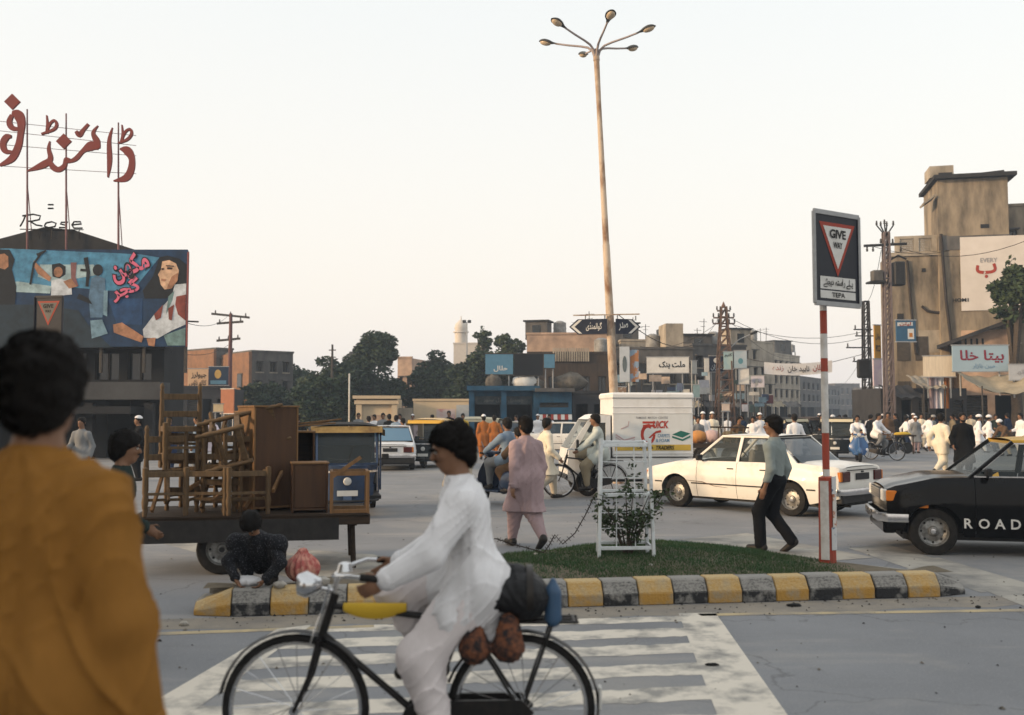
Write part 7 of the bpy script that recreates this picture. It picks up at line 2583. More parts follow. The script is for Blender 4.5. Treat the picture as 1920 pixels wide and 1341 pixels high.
# street banner
bn = thing('street_banner', 'white cloth banner with red and black Urdu strung across the street', 'banner', gx(1494, 70))
z0, z1 = at(1494, 701, 70).z, at(1494, 679, 70).z
xw0, xw1 = gx(1434, 70).x - gx(1494, 70).x, gx(1562, 70).x - gx(1494, 70).x
sag = lambda u: -0.16 * 4 * u * (1 - u)
MB().grid(lambda u, v: (xw0 + (xw1 - xw0) * u, 0.03 * math.sin(14 * u + 3 * v), z0 + (z1 - z0) * v + sag(u) + 0.12 * u), 24, 3).build('cloth', CL['white'], bn, smooth=60)
text('lettering', urdu('ناہید خان'), BLK, bn, facing((xw0 + (xw1 - xw0) * 0.50, -0.05, (z0 + z1) / 2 - 0.10)), (xw1 - xw0) * 0.32, 0.5, 0.01, 0.02)
text('lettering', urdu('اعلان'), RED, bn, facing((xw0 + (xw1 - xw0) * 0.80, -0.05, (z0 + z1) / 2 - 0.02)), (xw1 - xw0) * 0.18, 0.5, 0.01, 0.02)
text('lettering', urdu('زندہ'), RED, bn, facing((xw0 + (xw1 - xw0) * 0.20, -0.05, (z0 + z1) / 2 - 0.06)), (xw1 - xw0) * 0.16, 0.42, 0.01, 0.0)
for x in (xw0, xw1):
    tube_o('rope', [(x, 0, z1), (x + (2.5 if x > 0 else -2.5), 1.0, z1 + 0.6)], 0.02, WIRE, bn, 5)


# ============================================================ poles
def lattice(root, x0, x1, w0, w1, z0, z1, n, m, nm='lattice_leg'):
    """square lattice mast from z0 to z1, half width w0 -> w1"""
    wd = lambda z: w0 + (w1 - w0) * (z - z0) / (z1 - z0)
    for sx in (-1, 1):
        for sy in (-1, 1):
            MB().bar((sx * w0, sy * w0, z0), (sx * w1, sy * w1, z1), 0.09).build(nm, m, root)
    for k in range(n):
        a, b = z0 + (z1 - z0) * k / n, z0 + (z1 - z0) * (k + 1) / n
        mb = MB()
        for sy in (-1, 1):
            mb.bar((-wd(a), sy * wd(a), a), (wd(b), sy * wd(b), b), 0.05).bar((sy * wd(a), wd(a), a), (sy * wd(b), -wd(b), b), 0.05).bar((-wd(b), sy * wd(b), b), (wd(b), sy * wd(b), b), 0.05)
        mb.build('lattice_brace', m, root)


def insul(root, p):
    MB().lathe([(0.03, 0), (0.07, 0.04), (0.03, 0.08), (0.07, 0.12), (0.03, 0.16), (0.05, 0.22), (0, 0.24)], 8, Tr(p)).build('insulator', SHUT, root)


RUSTP = mat('rusty_pole', (0.20, 0.12, 0.085), 0.85, (0.09, 0.07, 0.06), 4, 0.8)
py = thing('lattice_pylon', 'rusty lattice power pylon rising above the shop signs', 'pylon', gx(1359, 60))
zt_ = at(1359, 566, 60).z
lattice(py, 0, 0, 0.55, 0.34, 0, zt_ * 0.62, 7, RUSTP)
lattice(py, 0, 0, 0.34, 0.14, zt_ * 0.62, zt_ * 0.96, 5, RUSTP)
MB().lathe([(0.16, zt_ * 0.96), (0.02, zt_)], 6).build('cap', RUSTP, py)
for py_, w in ((596, 0.62), (607, 0.66), (583, 0.4)):
    z = at(1359, py_, 60).z
    MB().bar((-w, 0, z), (w, 0, z), 0.09).build('cross_arm', RUSTP, py)
    for x in (-w, -w * 0.5, w * 0.5, w):
        insul(py, (x, 0, z + 0.05))
zl_ = at(1400, 640, 60).z
MB().tube([(0.3, 0, zl_ - 0.5), (0.9, 0, zl_ + 0.1), (1.6, -0.1, zl_ + 0.42)], [0.035, 0.03, 0.03], 6).build('lamp_arm', STEEL, py)
MB().box((1.78, -0.1, zl_ + 0.50), (0.46, 0.22, 0.14), (0, R(-22), 0)).build('lamp_head', DARKT, py, bevel=0.04)

up = thing('utility_pole', 'utility pole with long cross arm before the concrete building', 'utility pole', gx(1668, 50))
zt_ = at(1664, 436, 50).z
lean = -0.004
lattice(up, 0, 0, 0.20, 0.12, 0, zt_, 14, mat('pole_steel', (0.22, 0.17, 0.16), 0.8, (0.12, 0.10, 0.10), 3, 0.8))
z = at(1664, 460, 50).z
MB().bar((-1.15, -0.1, z - 0.05), (1.0, -0.1, z + 0.06), 0.12).build('cross_arm', DARKT, up)
for x in (-1.0, -0.7, -0.3, 0.3, 0.7):
    insul(up, (x, -0.1, z - 0.34 if abs(x) > 0.5 else z + 0.08))
for k, a in enumerate((20, 70, 110, 160, 250)):
    d = Vector((math.cos(R(a)) * 0.5, math.sin(R(a)) * 0.3, 0.42))
    MB().tube([(0, 0, zt_ - 0.2), Vector((0, 0, zt_)) + d * 0.9], 0.035, 6).build('top_bracket', DARKT, up)
    insul(up, tuple(Vector((0, 0, zt_)) + d * 0.9))
z = at(1690, 512, 50).z
MB().bx(0.30, 0.85, -0.3, 0.3, z - 0.65, z + 0.55).build('transformer', DARKT, up, bevel=0.05)
MB().tube([(0.1, 0, z + 0.6), (0.6, 0, z + 0.9), (1.0, 0, z + 0.7)], 0.05, 6).build('transformer_bracket', DARKT, up)
z = at(1650, 515, 50).z
MB().bx(-0.75, -0.25, -0.25, 0.25, z - 0.35, z + 0.2).build('junction_box', CONCG, up, bevel=0.03)
MB().bx(-0.95, -0.15, -0.35, 0.35, z - 0.45, z - 0.36).build('platform', DARKT, up)
up2 = thing('utility_pole', 'dark utility pole with transformer left of the yellow sign', 'utility pole', gx(1627, 64))
zt_ = at(1626, 565, 64).z
lattice(up2, 0, 0, 0.26, 0.16, 0, zt_, 12, mat('pole_dark', (0.07, 0.07, 0.075), 0.8))
for py_, x0, x1 in ((566, -0.9, 0.15), (618, -0.8, 0.4), (630, -0.7, 0.5), (652, -1.3, 0.2), (678, -0.9, 0.2)):
    z = at(1626, py_, 64).z
    MB().bar((x0, 0, z), (x1, 0, z), 0.08).build('cross_arm', DARKT, up2)
    insul(up2, (x0 + 0.1, 0, z + 0.05))
z = at(1620, 692, 64).z
MB().bx(-0.75, 0.1, -0.5, -0.2, z - 0.6, z + 0.6).build('transformer', DARKT, up2, bevel=0.08)
up3 = thing('utility_pole', 'faded red utility pole above the left brick houses', 'utility pole', gx(430, 72))
zt_ = at(428, 588, 72).z
tube_o('mast', [(0, 0, 0), (0, 0, zt_)], [0.2, 0.12], mat('pole_maroon', (0.20, 0.09, 0.085), 0.8), up3, 8)
for py_, x0, x1, dz_ in ((592, -1.4, 1.35, -0.28), (605, -1.0, 0.9, 0.14), (637, -1.0, 0.7, 0.16)):
    z = at(428, py_, 72).z
    MB().bar((x0, 0, z - dz_ / 2), (x1, 0, z + dz_ / 2), 0.15).build('cross_arm', SHUT, up3)
    for k in (0.1, 0.5, 0.9):
        insul(up3, (x0 + (x1 - x0) * k, 0, z - dz_ / 2 + dz_ * k + 0.06))
up4 = thing('utility_pole', 'thin pole with spiky cross arms among the left trees', 'utility pole', gx(622, 70))
zt_ = at(622, 646, 70).z
tube_o('mast', [(0, 0, 0), (0, 0, zt_)], [0.14, 0.07], SHUT, up4, 6)
for z in (zt_ - 0.4, zt_ - 0.9, zt_ - 1.5):
    MB().bar((-0.25, 0, z), (0.25, 0, z), 0.07).build('cross_arm', SHUT, up4)
pw = thing('power_cables', 'thin sagging power cables between the pylon and the street poles', 'cable', (0, 0, 0))
for (a, b, s_) in ((at(1345, 598, 60), at(1626, 620, 64), 0.8), (at(1372, 598, 60), at(1622, 632, 64), 0.9), (at(1630, 460, 50), at(1780, 470, 55), 0.3), (at(428, 592, 72), at(345, 604, 40), 0.4), (at(440, 637, 72), at(322, 660, 40), 0.5), (at(1159, 590, 25), at(1345, 600, 60), 1.2), (at(1372, 606, 60), at(1500, 668, 112), 1.0), (at(1345, 606, 60), at(1200, 650, 66), 0.6), (at(1626, 652, 64), at(1560, 722, 150), 1.2), (at(1626, 566, 64), at(1652, 470, 50), 0.5), (at(1690, 466, 50), at(1990, 420, 40), 0.8)):
    pts = [a + (b - a) * t - Vector((0, 0, s_ * 4 * t * (1 - t))) for t in [k / 12 for k in range(13)]]
    MB().tube(pts, 0.014, 4).build('cable', BLKM, pw)

# ============================================================ tall concrete building on the right
RD_ = 57.0
ph = -13
tb = block('concrete_tower', 'tall stained concrete building at right with bright left edge', 1768, 1900, 338, RD_, ph, 4.5, CONC, 0, 1, 0, ledge=False)
W_, H_ = tb['W'], tb['H']
MB().bx(-0.25, W_ + 0.4, -0.45, 4.7, H_ + 0.004, H_ + 0.22).build('roof_slab', ROOFD, tb)
MB().box((W_ * 0.72, 1.0, H_ + 0.34), (1.9, 1.5, 0.12), (0, R(-4), 0)).build('roof_sheet', ROOFD, tb)
zt_ = at(1775, 309, RD_).z
MB().bx(-0.35, 0.95, 0.3, 2.0, H_ + 0.228, zt_).build('water_tank_room', CONCL, tb)
MB().bx(0.12, 0.85, 0.24, 0.296, H_ + 0.30, H_ + 0.48).build('tank_vent', DARKT, tb)
MB().box((-0.45, 0.6, H_ - 1.1), (0.75, 1.5, 0.10), (0, R(-35), 0)).build('sunshade', CONCL, tb)
for k in range(4):
    z = H_ - 4.2 - 2.6 * k
    MB().bx(-0.34, -0.004, 0.6, 1.9, z, z + 0.9).build('flank_balcony', CONCL, tb)
MB().bx(-0.012, W_ + 0.01, -0.05, -0.004, H_ - 4.1, H_ - 3.3).build('band_course', CONCG, tb)
for x, z, w in ((W_ * 0.60, H_ - 2.9, 0.22), (W_ * 0.70, H_ - 4.6, 0.16)):
    MB().bx(x, x + w * 2, -0.04, -0.004, z, z + w).build('vent_hole', DARKT, tb)
# painted advert wall
za, zb2 = at(1850, 447, RD_).z, at(1850, 584, RD_).z
xa_ = W_ * 0.30
av = MB().bx(xa_, W_ + 4.0, -0.06, -0.008, zb2, za).build('painted_advert', mat('advert_white', (0.60, 0.56, 0.52), 0.8, (0.46, 0.42, 0.38), 0.6, 0.7, detail=8), tb)
text('lettering', urdu('ب'), RED, av, facing((xa_ + 1.35, -0.07, (za + zb2) / 2 + 0.15)), 1.1, 0.85, 0.006, 0.03)
text('lettering', 'EVERY', PGY, av, facing((xa_ + 1.5, -0.07, (za + zb2) / 2 + 0.75)), 0.9, 0.25, 0.006, 0.01)
text('lettering', 'HOM1', BLK, tb, facing((xa_ - 0.05, -0.075, zb2 + 0.62)), 0.85, 0.22, 0.008, 0.03)
PIPE = mat('drain_pipe', (0.04, 0.035, 0.03), 0.8, (0.08, 0.06, 0.05), 4, 0.8)
tube_o('drain_pipe', [(0.10, -0.14, at(0, 440, RD_).z), (0.28, -0.14, at(0, 560, RD_).z), (0.50, -0.14, at(0, 640, RD_).z), (0.52, -0.14, 0.2)], 0.085, PIPE, tb, 8)
tw = block('tower_annex', 'lower grey annex right of the concrete tower top', 1893, 1990, 388, RD_ + 1.6, ph, 7, CONC, 3, 3, 0, 1)
lw = block('concrete_block', 'lower stained concrete block with lattice parapet left of the tower', 1674, 1766, 474, RD_ + 1.0, ph, 4, CONC, 0, 1, 0, ledge=False)
W_, H_ = lw['W'], lw['H']
zt_ = at(1720, 446, RD_ + 1.0).z
MB().bx(0.3, W_, -0.03, 0.12, zt_ - 0.10, zt_ + 0.06).build('parapet_rail', CONCL, lw)
for x in (0.3, W_ * 0.5, W_ - 0.35):
    MB().bx(x, x + 0.28, -0.028, 0.118, H_ + 0.002, zt_ - 0.1).build('parapet_post', CONCL, lw)
for k in range(26):
    x = 0.32 + (W_ - 0.7) * k / 26
    MB().bar((x, 0.05, H_), (x + 0.28, 0.05, zt_ - 0.1), 0.05).bar((x + 0.28, 0.05, H_), (x, 0.05, zt_ - 0.1), 0.05).build('parapet_lattice', CONCL, lw)
MB().bx(-0.08, W_ + 0.02, -0.12, -0.004, H_ - 0.25, H_ - 0.05).build('cornice', CONCL, lw)
for pts in ([(0.95, H_ - 0.5), (1.10, H_ - 3.0), (1.32, H_ - 6.0)], [(1.7, H_ - 3.2), (2.0, H_ - 3.5), (2.6, H_ - 3.6), (2.95, H_ - 3.5)]):
    tube_o('drain_pipe', [(x, -0.10, z) for x, z in pts], 0.075, PIPE, lw, 8)
for x, z, w, h in ((1.75, H_ - 1.2, 0.22, 0.22), (0.35, H_ - 4.5, 0.35, 0.9), (0.1, H_ - 1.6, 0.5, 0.5)):
    MB().bx(x, x + w, -0.03, -0.004, z, z + h).build('vent_hole', DARKT, lw)
MB().bx(1.45, 2.75, -0.02, -0.006, H_ - 5.9, H_ - 4.6).build('plaster_patch', CONCL, lw)
for k, z in enumerate((1.0, 3.6)):
    for x in (0.3, 1.3):
        MB().bx(x, x + 0.7, -0.05, -0.004, z + 1.2, z + 2.6).build('window', SHUT, lw)

# low bazaar in front with the bright slotted wall
SD = 53.0
sl = block('bazaar_hall', 'low bazaar building with sunlit slotted wall at right', 1806, 1912, 620, SD, -24, 6, PINKW, 0, 1, 2, ledge=False)
W_, H_ = sl['W'], sl['H']
for k in range(9):
    x = W_ * (0.06 + 0.10 * k)
    MB().bx(x, x + (0.10 if k < 4 else 0.28), -0.03, -0.004, H_ - (1.35 if k < 4 else 1.6), H_ - 0.45).build('slot_window', DARKT if k < 4 else PINKW, sl)
MB().add([(-1.2, -0.7, H_ - 1.0), (W_ + 0.3, -0.7, H_ + 0.55), (W_ + 0.3, 6, H_ + 0.9), (-1.2, 6, H_ - 0.6), (-1.2, -0.7, H_ - 0.8), (W_ + 0.3, -0.7, H_ + 0.75), (W_ + 0.3, 6, H_ + 1.1), (-1.2, 6, H_ - 0.4)],
         [(3, 2, 1, 0), (4, 5, 6, 7), (0, 1, 5, 4), (1, 2, 6, 5), (2, 3, 7, 6), (3, 0, 4, 7)]).build('sloping_roof', CONCD, sl)
sign('shop_sign', 'light blue shop board with red Urdu lettering above the canvas awning', 1787, 1890, 648, 696, SD - 4.2, mat('board_skyblue', (0.30, 0.40, 0.47), 0.7, (0.25, 0.34, 0.40), 1, 0.6), -3,
     [('text', urdu('بیتا خلا'), mat('letter_crimson', (0.30, 0.02, 0.05), 0.7), 0.05, 0.15, 0.78, 0.5, 0.02), ('text', urdu('مین بازار'), PBL, 0.1, -0.62, 0.4, 0.2, 0.01)], hang=2.6)
sign('shop_sign', 'grey board with faint lettering at the right edge', 1894, 1960, 684, 712, SD - 5, mat('board_bluegrey', (0.38, 0.40, 0.43), 0.7), -6, [('text', urdu('کلاتھ'), PGY, -0.2, 0, 0.4, 0.4, 0.01)], hang=2.5)
sign('shop_sign', 'row of cream corrugated sheets left of the blue board', 1734, 1788, 668, 706, SD - 3.4, mat('cream_sheet', (0.62, 0.54, 0.42), 0.8, (0.44, 0.38, 0.30), 3, 0.8, stretch=(3, 1, 0.3)), -16, [], hang=2.5)
sign('shop_sign', 'blue advert with white and orange panels on the pole', 1680, 1718, 601, 640, 49, mat('advert_blue', (0.045, 0.14, 0.25), 0.6), 6,
     [('poly', [(-0.9, 0.45), (0.7, 0.5), (0.7, 0.85), (-0.9, 0.8)], WHT), ('poly', [(0.15, -0.8), (0.8, -0.8), (0.8, 0.2), (0.15, 0.2)], WHT), ('poly', [(0.3, -0.6), (0.65, -0.6), (0.65, -0.2), (0.3, -0.2)], mat('advert_orange', (0.55, 0.20, 0.03), 0.7)), ('text', urdu('لپٹن'), RED, -0.1, 0.64, 0.6, 0.22, 0.03)], legs=False)
sign('shop_sign', 'tall narrow yellow vertical sign', 1639, 1653, 610, 672, 54, mat('sign_ochre', (0.45, 0.24, 0.03), 0.7), 20, [('text', urdu('ہوٹل'), BLK, 0, 0.3, 0.7, 0.2, 0.03), ('text', 'PCO', BLK, 0, -0.4, 0.7, 0.2, 0.03)], legs=False)
sign('shop_sign', 'tall pinkish white vertical sign under the yellow one', 1637, 1655, 674, 724, 53.6, mat('sign_pinkwhite', (0.58, 0.48, 0.48), 0.7, (0.40, 0.30, 0.42), 2, 0.8), 20, [], legs=True, hang=0)
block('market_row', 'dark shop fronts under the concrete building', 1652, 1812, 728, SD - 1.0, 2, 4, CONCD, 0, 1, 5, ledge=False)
TARP = mat('tan_canvas', (0.34, 0.29, 0.21), 0.9, (0.22, 0.20, 0.15), 2, 0.8)


def awning(label, px0, px1, py_back, py_front, D, depth, m, sag=0.25, drop=0.0):
    a, b = at(px0, py_back, D), at(px1, py_back, D)
    zf = at(px0, py_front, D - depth).z
    ro = thing('awning', label, 'awning', Vector((a.x, D, 0)))
    W = b.x - a.x
    MB().grid(lambda u, v: (W * u + 0.06 * math.sin(9 * v), -depth * v, a.z + (zf - a.z) * v - sag * math.sin(math.pi * u) * math.sin(math.pi * (0.15 + 0.7 * v)) + 0.04 * math.sin(20 * u)), 16, 8).build('canvas', m, ro, smooth=60)
    for x in (0.1, W - 0.1):
        tube_o('pole', [(x, -depth, 0), (x, -depth, zf + 0.1)], 0.035, SHUT, ro, 6)
    return ro


awning('sagging tan canvas awning under the light blue board', 1790, 1902, 697, 728, SD - 4.0, 2.6, TARP, 0.55)
awning('grey sloping sheet awning under the vertical signs', 1645, 1700, 722, 744, 52, 2.2, CONCD, 0.1)
awning('pale sloping sheet awning right of the grey one', 1698, 1744, 704, 728, 51.5, 2.0, CONCL, 0.05)
awning('dark patched awning beyond the second utility pole', 1604, 1642, 748, 762, 70, 2.0, TARP, 0.15)
for k, (px, c) in enumerate(((1748, 'pink'), (1757, 'lilac'), (1766, 'white'), (1776, 'orange'))):
    D = 50.0
    o = thing('hanging_cloth', ('dusty pink', 'pale lilac', 'white', 'rust')[k] + ' cloth hanging in the shop doorway', 'cloth', gx(px, D))
    z0, z1 = at(px, 766, D).z, at(px, 706, D).z
    MB().grid(lambda u, v: (-0.13 + 0.26 * u, 0.05 * math.sin(8 * u + v * 2), z0 + (z1 - z0) * v), 6, 6).build('cloth', CL[c], o, smooth=60)
    tube_o('rail', [(-0.18, 0, z1), (0.18, 0, z1)], 0.02, SHUT, o, 5)

# far hill of town behind everything
hl = MB()
hl.grid(lambda u, v: (-220 + 560 * u, 330 + 60 * v, (0 if v == 0 else 1) * (5.5 + 1.6 * math.sin(9 * u) + 1.2 * math.sin(31 * u + 1) + 0.8 * math.sin(77 * u))), 120, 1)
o = hl.build('hills', mat('far_scrub', (0.10, 0.12, 0.10), 0.95, (0.16, 0.15, 0.12), 0.12, 0.9))
props(o, 'low hazy rise of trees and town beyond the junction', kind='structure')

# faded small boards crowding the shop fronts
q = random.Random(77)
BC = [mat('faded_board_%d' % k, c, 0.8, tuple(x * 0.6 for x in c), 3, 0.8) for k, c in enumerate(((0.5, 0.5, 0.48), (0.20, 0.30, 0.38), (0.34, 0.40, 0.40), (0.42, 0.34, 0.28), (0.10, 0.14, 0.24), (0.28, 0.12, 0.10), (0.46, 0.46, 0.50), (0.16, 0.22, 0.20)))]
BN = ('whitish', 'slate blue', 'grey green', 'tan', 'navy', 'dull red', 'pale lilac', 'dark green')
ORDN = 'first second third fourth fifth sixth seventh eighth ninth tenth eleventh twelfth thirteenth fourteenth'.split()
spots = sorted((q.uniform(1150, 1440), q.uniform(59, 66), q.uniform(700, 768), q.uniform(9, 24), q.uniform(6, 15), q.randrange(8)) for k in range(46))
seen_c = {}
for px, D, yy, w, h, ci in spots:
    n_ = seen_c.get(ci, 0)
    seen_c[ci] = n_ + 1
    o = thing('shop_board', '%s small %s shop board from the left on the crowded fronts behind the van' % (ORDN[n_], BN[ci]), 'sign', gx(px, D), R(q.uniform(-35, 25)), 'small faded boards on the crowded shop fronts')
    z0, z1 = at(px, yy + h / 2, D).z, at(px, yy - h / 2, D).z
    W = w / FPX * D
    MB().bx(-W / 2, W / 2, 0, 0.06, z0, z1).build('board', BC[ci], o)
    tube_o('bracket', [(0, 0.08, max(0, z0 - 1.2)), (0, 0.08, z1)], 0.03, SHUT, o, 5)
for k, (px, D, c) in enumerate(((1165, 63, TARP), (1205, 62, CONCD), (1250, 63, CONCG), (1290, 61, TARP), (1325, 64, CONCD), (1370, 66, CONCG), (1410, 70, CONCD), (1445, 76, TARP), (1475, 84, CONCG))):
    awning('low faded awning shading the crowded shop fronts, %s from the van' % ('first second third fourth fifth sixth seventh eighth ninth'.split()[k]), px - 16, px + 18, 752, 762, D, 1.6, c, 0.12)
# unseen house added outside the frame at left to shade the near corner
nh = thing('shade_house', 'unseen plastered house added beside the near pavement for its shade', 'building', (-12.0, -14.0, 0), R(90))
ops = [(1.0 + 2.6 * k, 2.3 + 2.6 * k, 1.2 + 3.2 * f, 2.8 + 3.2 * f) for k in range(7) for f in range(4)]
facade(nh, 20.0, 14.0, ops, CONCL, 4.0)
for o_ in ops:
    window(nh, o_, 1)

q = random.Random(31)
TANK = mat('roof_tank', (0.30, 0.30, 0.29), 0.7, (0.14, 0.13, 0.12), 3, 0.9)
for k, (px, D, yb, kind) in enumerate(((1010, 75, 628, 'room'), (1050, 76, 628, 'tank'), (1095, 76, 628, 'poles'), (1128, 67, 664, 'tank'), (1172, 81, 640, 'room'), (1200, 82, 640, 'poles'), (1225, 70, 655, 'tank'), (1243, 82, 640, 'tank'),
                                       (1305, 76, 648, 'room'), (1322, 77, 648, 'poles'), (1340, 77, 648, 'tank'), (1382, 80, 648, 'room'), (1412, 97, 640, 'tank'), (1430, 100, 640, 'poles'), (1462, 122, 662, 'room'), (1485, 125, 662, 'tank'))):
    where = ('left end', 'second spot', 'third spot', 'fourth spot', 'fifth spot', 'sixth spot', 'seventh spot', 'eighth spot', 'ninth spot', 'tenth spot', 'eleventh spot', 'twelfth spot', 'thirteenth spot', 'fourteenth spot', 'fifteenth spot', 'right end')[k]
    z = at(px, yb, D).z - 0.3
    nm = {'room': 'roof_room', 'tank': 'roof_tank', 'poles': 'aerial_cluster'}[kind]
    o = thing(nm, {'room': 'small dark roof room', 'tank': 'round water tank', 'poles': 'bare poles and aerials'}[kind] + ' on the skyline of old blocks, ' + where + ' along it', 'roof clutter', gx(px, D + 1.5, z), R(q.uniform(-15, 30)))
    if kind == 'room':
        w, h = q.uniform(1.6, 2.6), q.uniform(1.1, 1.8)
        MB().bx(-w / 2, w / 2, -0.8, 0.8, 0, h).build('wall', q.choice((CONCG, BRICKM, CONCL, CONCD)), o)
        MB().bx(-w / 2 - 0.15, w / 2 + 0.15, -0.95, 0.95, h + 0.003, h + 0.12).build('roof', ROOFD, o)
        MB().bx(-0.3, 0.3, -0.84, -0.803, h * 0.35, h * 0.8).build('window', PANE, o)
    elif kind == 'tank':
        MB().lathe([(0, 0.5), (0.5, 0.5), (0.52, 0.7), (0.5, 0.75), (0.52, 0.95), (0.5, 1.0), (0.5, 1.35), (0.2, 1.5), (0, 1.5)], 14).build('tank', TANK, o, smooth=40)
        for x in (-0.35, 0.35):
            for y in (-0.35, 0.35):
                MB().bar((x, y, 0), (x, y, 0.5), 0.08).build('leg', SHUT, o)
    else:
        for x in (-0.6, -0.1, 0.5):
            h = q.uniform(1.2, 2.8)
            tube_o('pole', [(x, 0, 0), (x + q.uniform(-0.1, 0.1), 0, h)], 0.03, SHUT, o, 5)
            MB().bar((x - 0.35, 0, h * 0.9), (x + 0.35, 0, h * 0.9), 0.03).bar((x - 0.22, 0, h * 0.75), (x + 0.22, 0, h * 0.75), 0.03).build('aerial', SHUT, o)


# ------------------------------------------------------------ people, foreground first
person('man in mustard kurta seen from behind at the left edge', Vector((gx(52, 2.45).x, 2.45, 0.12)), R(-12),
       dict(lean=4, hl=(-0.27, 0.05, 0.80), hr=(0.28, 0.06, 0.80), turn=14, er=(0.6, -1, 0), el=(-0.6, -1, 0)), tc='mustard', res=0.008, height=1.82, hair_vol=0.006, seed=2.2, fold=1.7, loose=0.6, crease=0.8)
cy = bk.location + Vector((0.27, 0, 0))
person('young man in white shalwar kameez riding the foreground bicycle', cy, R(90),
       dict(pel=(0, -0.05, 0.985), lean=11, tilt=16, turn=10, hl=(-0.28, 0.38, 1.03), hr=(0.28, 0.38, 1.03), el=(-0.5, -0.5, -0.9), er=(0.5, -0.5, -0.9), curl=0.95,
            fl=(-0.13, 0.12, 0.235), fr=(0.13, 0.18, 0.555), kl=(-0.1, 1, 0.1), kr=(0.1, 1, 0.3)), tc='white', bc='pinkwhite', res=0.0075, height=1.655, skirt_frac=0.40, tail=(0, -0.12, 0.74), seed=3.3, hair_vol=0.004, fold=1.4, loose=0.5)
person('dark haired figure in dark patterned clothes crouching on the kerb', gnd(486, 1096, 0.22) + Vector((0, 0.12, 0)), R(172),
       dict(pel=(0, -0.12, 0.24), lean=50, tilt=60, hl=(-0.17, 0.36, 0.09), hr=(0.17, 0.36, 0.09), el=(-1, -0.2, 0.2), er=(1, -0.2, 0.2), fl=(-0.15, 0.06, 0.085), fr=(0.15, 0.06, 0.085), kl=(-0.5, 1, 0.6), kr=(0.5, 1, 0.6)),
       tc='print', bc='print', res=0.011, height=1.34, skirt_frac=0.5, hair_vol=0.03, seed=1.1)
person('man in dark green shirt standing left of the furniture cart', gx(213, 7.2), R(-78), dict(hl=(-0.24, 0.22, 0.95), hr=(0.26, 0.12, 0.85), lean=8, tilt=6), tc='teal', bc='charcoal', res=0.012, height=1.62, seed=5, hair_vol=0.01)
person('man in dusty pink shalwar kameez walking away behind the island', gx(988, 13.1), R(26), walk_pose(0.27, 0.06, 0.06, turn=6, hl=(-0.25, -0.10, 0.80), hr=(0.24, 0.10, 0.80)), tc='pink', res=0.012, height=1.74, hem=0.46, seed=0.7, fold=1.1)
person('man in grey shirt and dark trousers walking left behind the grass', gx(1452, 12.7), R(52), walk_pose(0.17, 0.02, 0.06, lean=1, turn=28, hl=(-0.24, 0.04, 0.80), hr=(0.24, 0.02, 0.80)), top='shirt', tc='sage', bottom='trousers', bc='charcoal', res=0.012, height=1.74, seed=1.9, hair_vol=0.008)

s1p = gx(938, 19.3)
SB = mat('scooter_navy', (0.02, 0.045, 0.11), 0.35, coat=0.4)
sct = scooter('dark blue motor scooter ridden away beside the pink clad man', s1p, R(128), SB)
hd = Vector((math.cos(R(128)), math.sin(R(128)), 0))
person('man in grey blue shirt riding the dark blue scooter', s1p - hd * 0.30, R(38), ride_pose(0.80, 0.98, 0.52, 0.29, turn=8, lean=8), tc='blueg', bc='grey', res=0.016, skirt_frac=0.4, height=1.70, seed=2.5)
person('small passenger in brown behind the scooter rider', s1p - hd * 0.62, R(38), ride_pose(0.80, 1.0, 0.26, 0.36, lean=6, fl=(-0.24, 0.18, 0.38), fr=(0.24, 0.18, 0.38)), tc='brown', bc='brown', res=0.018, skirt_frac=0.4, height=1.52, seed=4.5)

b2p = gx(1096, 20.8)
bk2 = bicycle('black bicycle ridden left in front of the white van', b2p, R(176))
person('man in pale grey green shalwar kameez cycling past the van', b2p + Vector((0.30, -0.02, 0)), R(86), dict(pel=(0, -0.03, 0.955), lean=10, tilt=6, hl=(-0.27, 0.42, 1.0), hr=(0.27, 0.42, 1.0), el=(-0.7, -0.5, -0.7), er=(0.7, -0.5, -0.7), curl=0.9,
       fl=(-0.13, 0.25, 0.245), fr=(0.13, 0.13, 0.555), kl=(-0.1, 1, 0.3), kr=(0.1, 1, 0.3)), tc='pale', bc='khaki', res=0.016, skirt_frac=0.5, tail=(0, -0.14, 0.78), height=1.72, seed=6)
person('man in cream shalwar kameez walking right behind the pink clad man', gx(1022, 20.5), R(-70), walk_pose(0.24, 0.12, 0.08), tc='cream', bc='beige', res=0.016, height=1.68, seed=7)
person('man in beige kurta walking away just right of the cyclist', gx(862, 17.0), R(20), walk_pose(0.2, 0.1, 0.06), tc='beige', res=0.016, height=1.70, seed=8)
person('man in cream shalwar kameez striding beside the black clad man', gx(1762, 27.2), R(-62), walk_pose(0.33, 0.12, 0.12, turn=20), tc='cream', res=0.018, height=1.78, hem=0.62, seed=9)
person('bearded man in black shalwar kameez walking towards the taxi', gx(1804, 26.6), R(168), walk_pose(0.14, 0.05, 0.05), tc='black', res=0.018, height=1.80, hem=0.42, beard=True, seed=10)

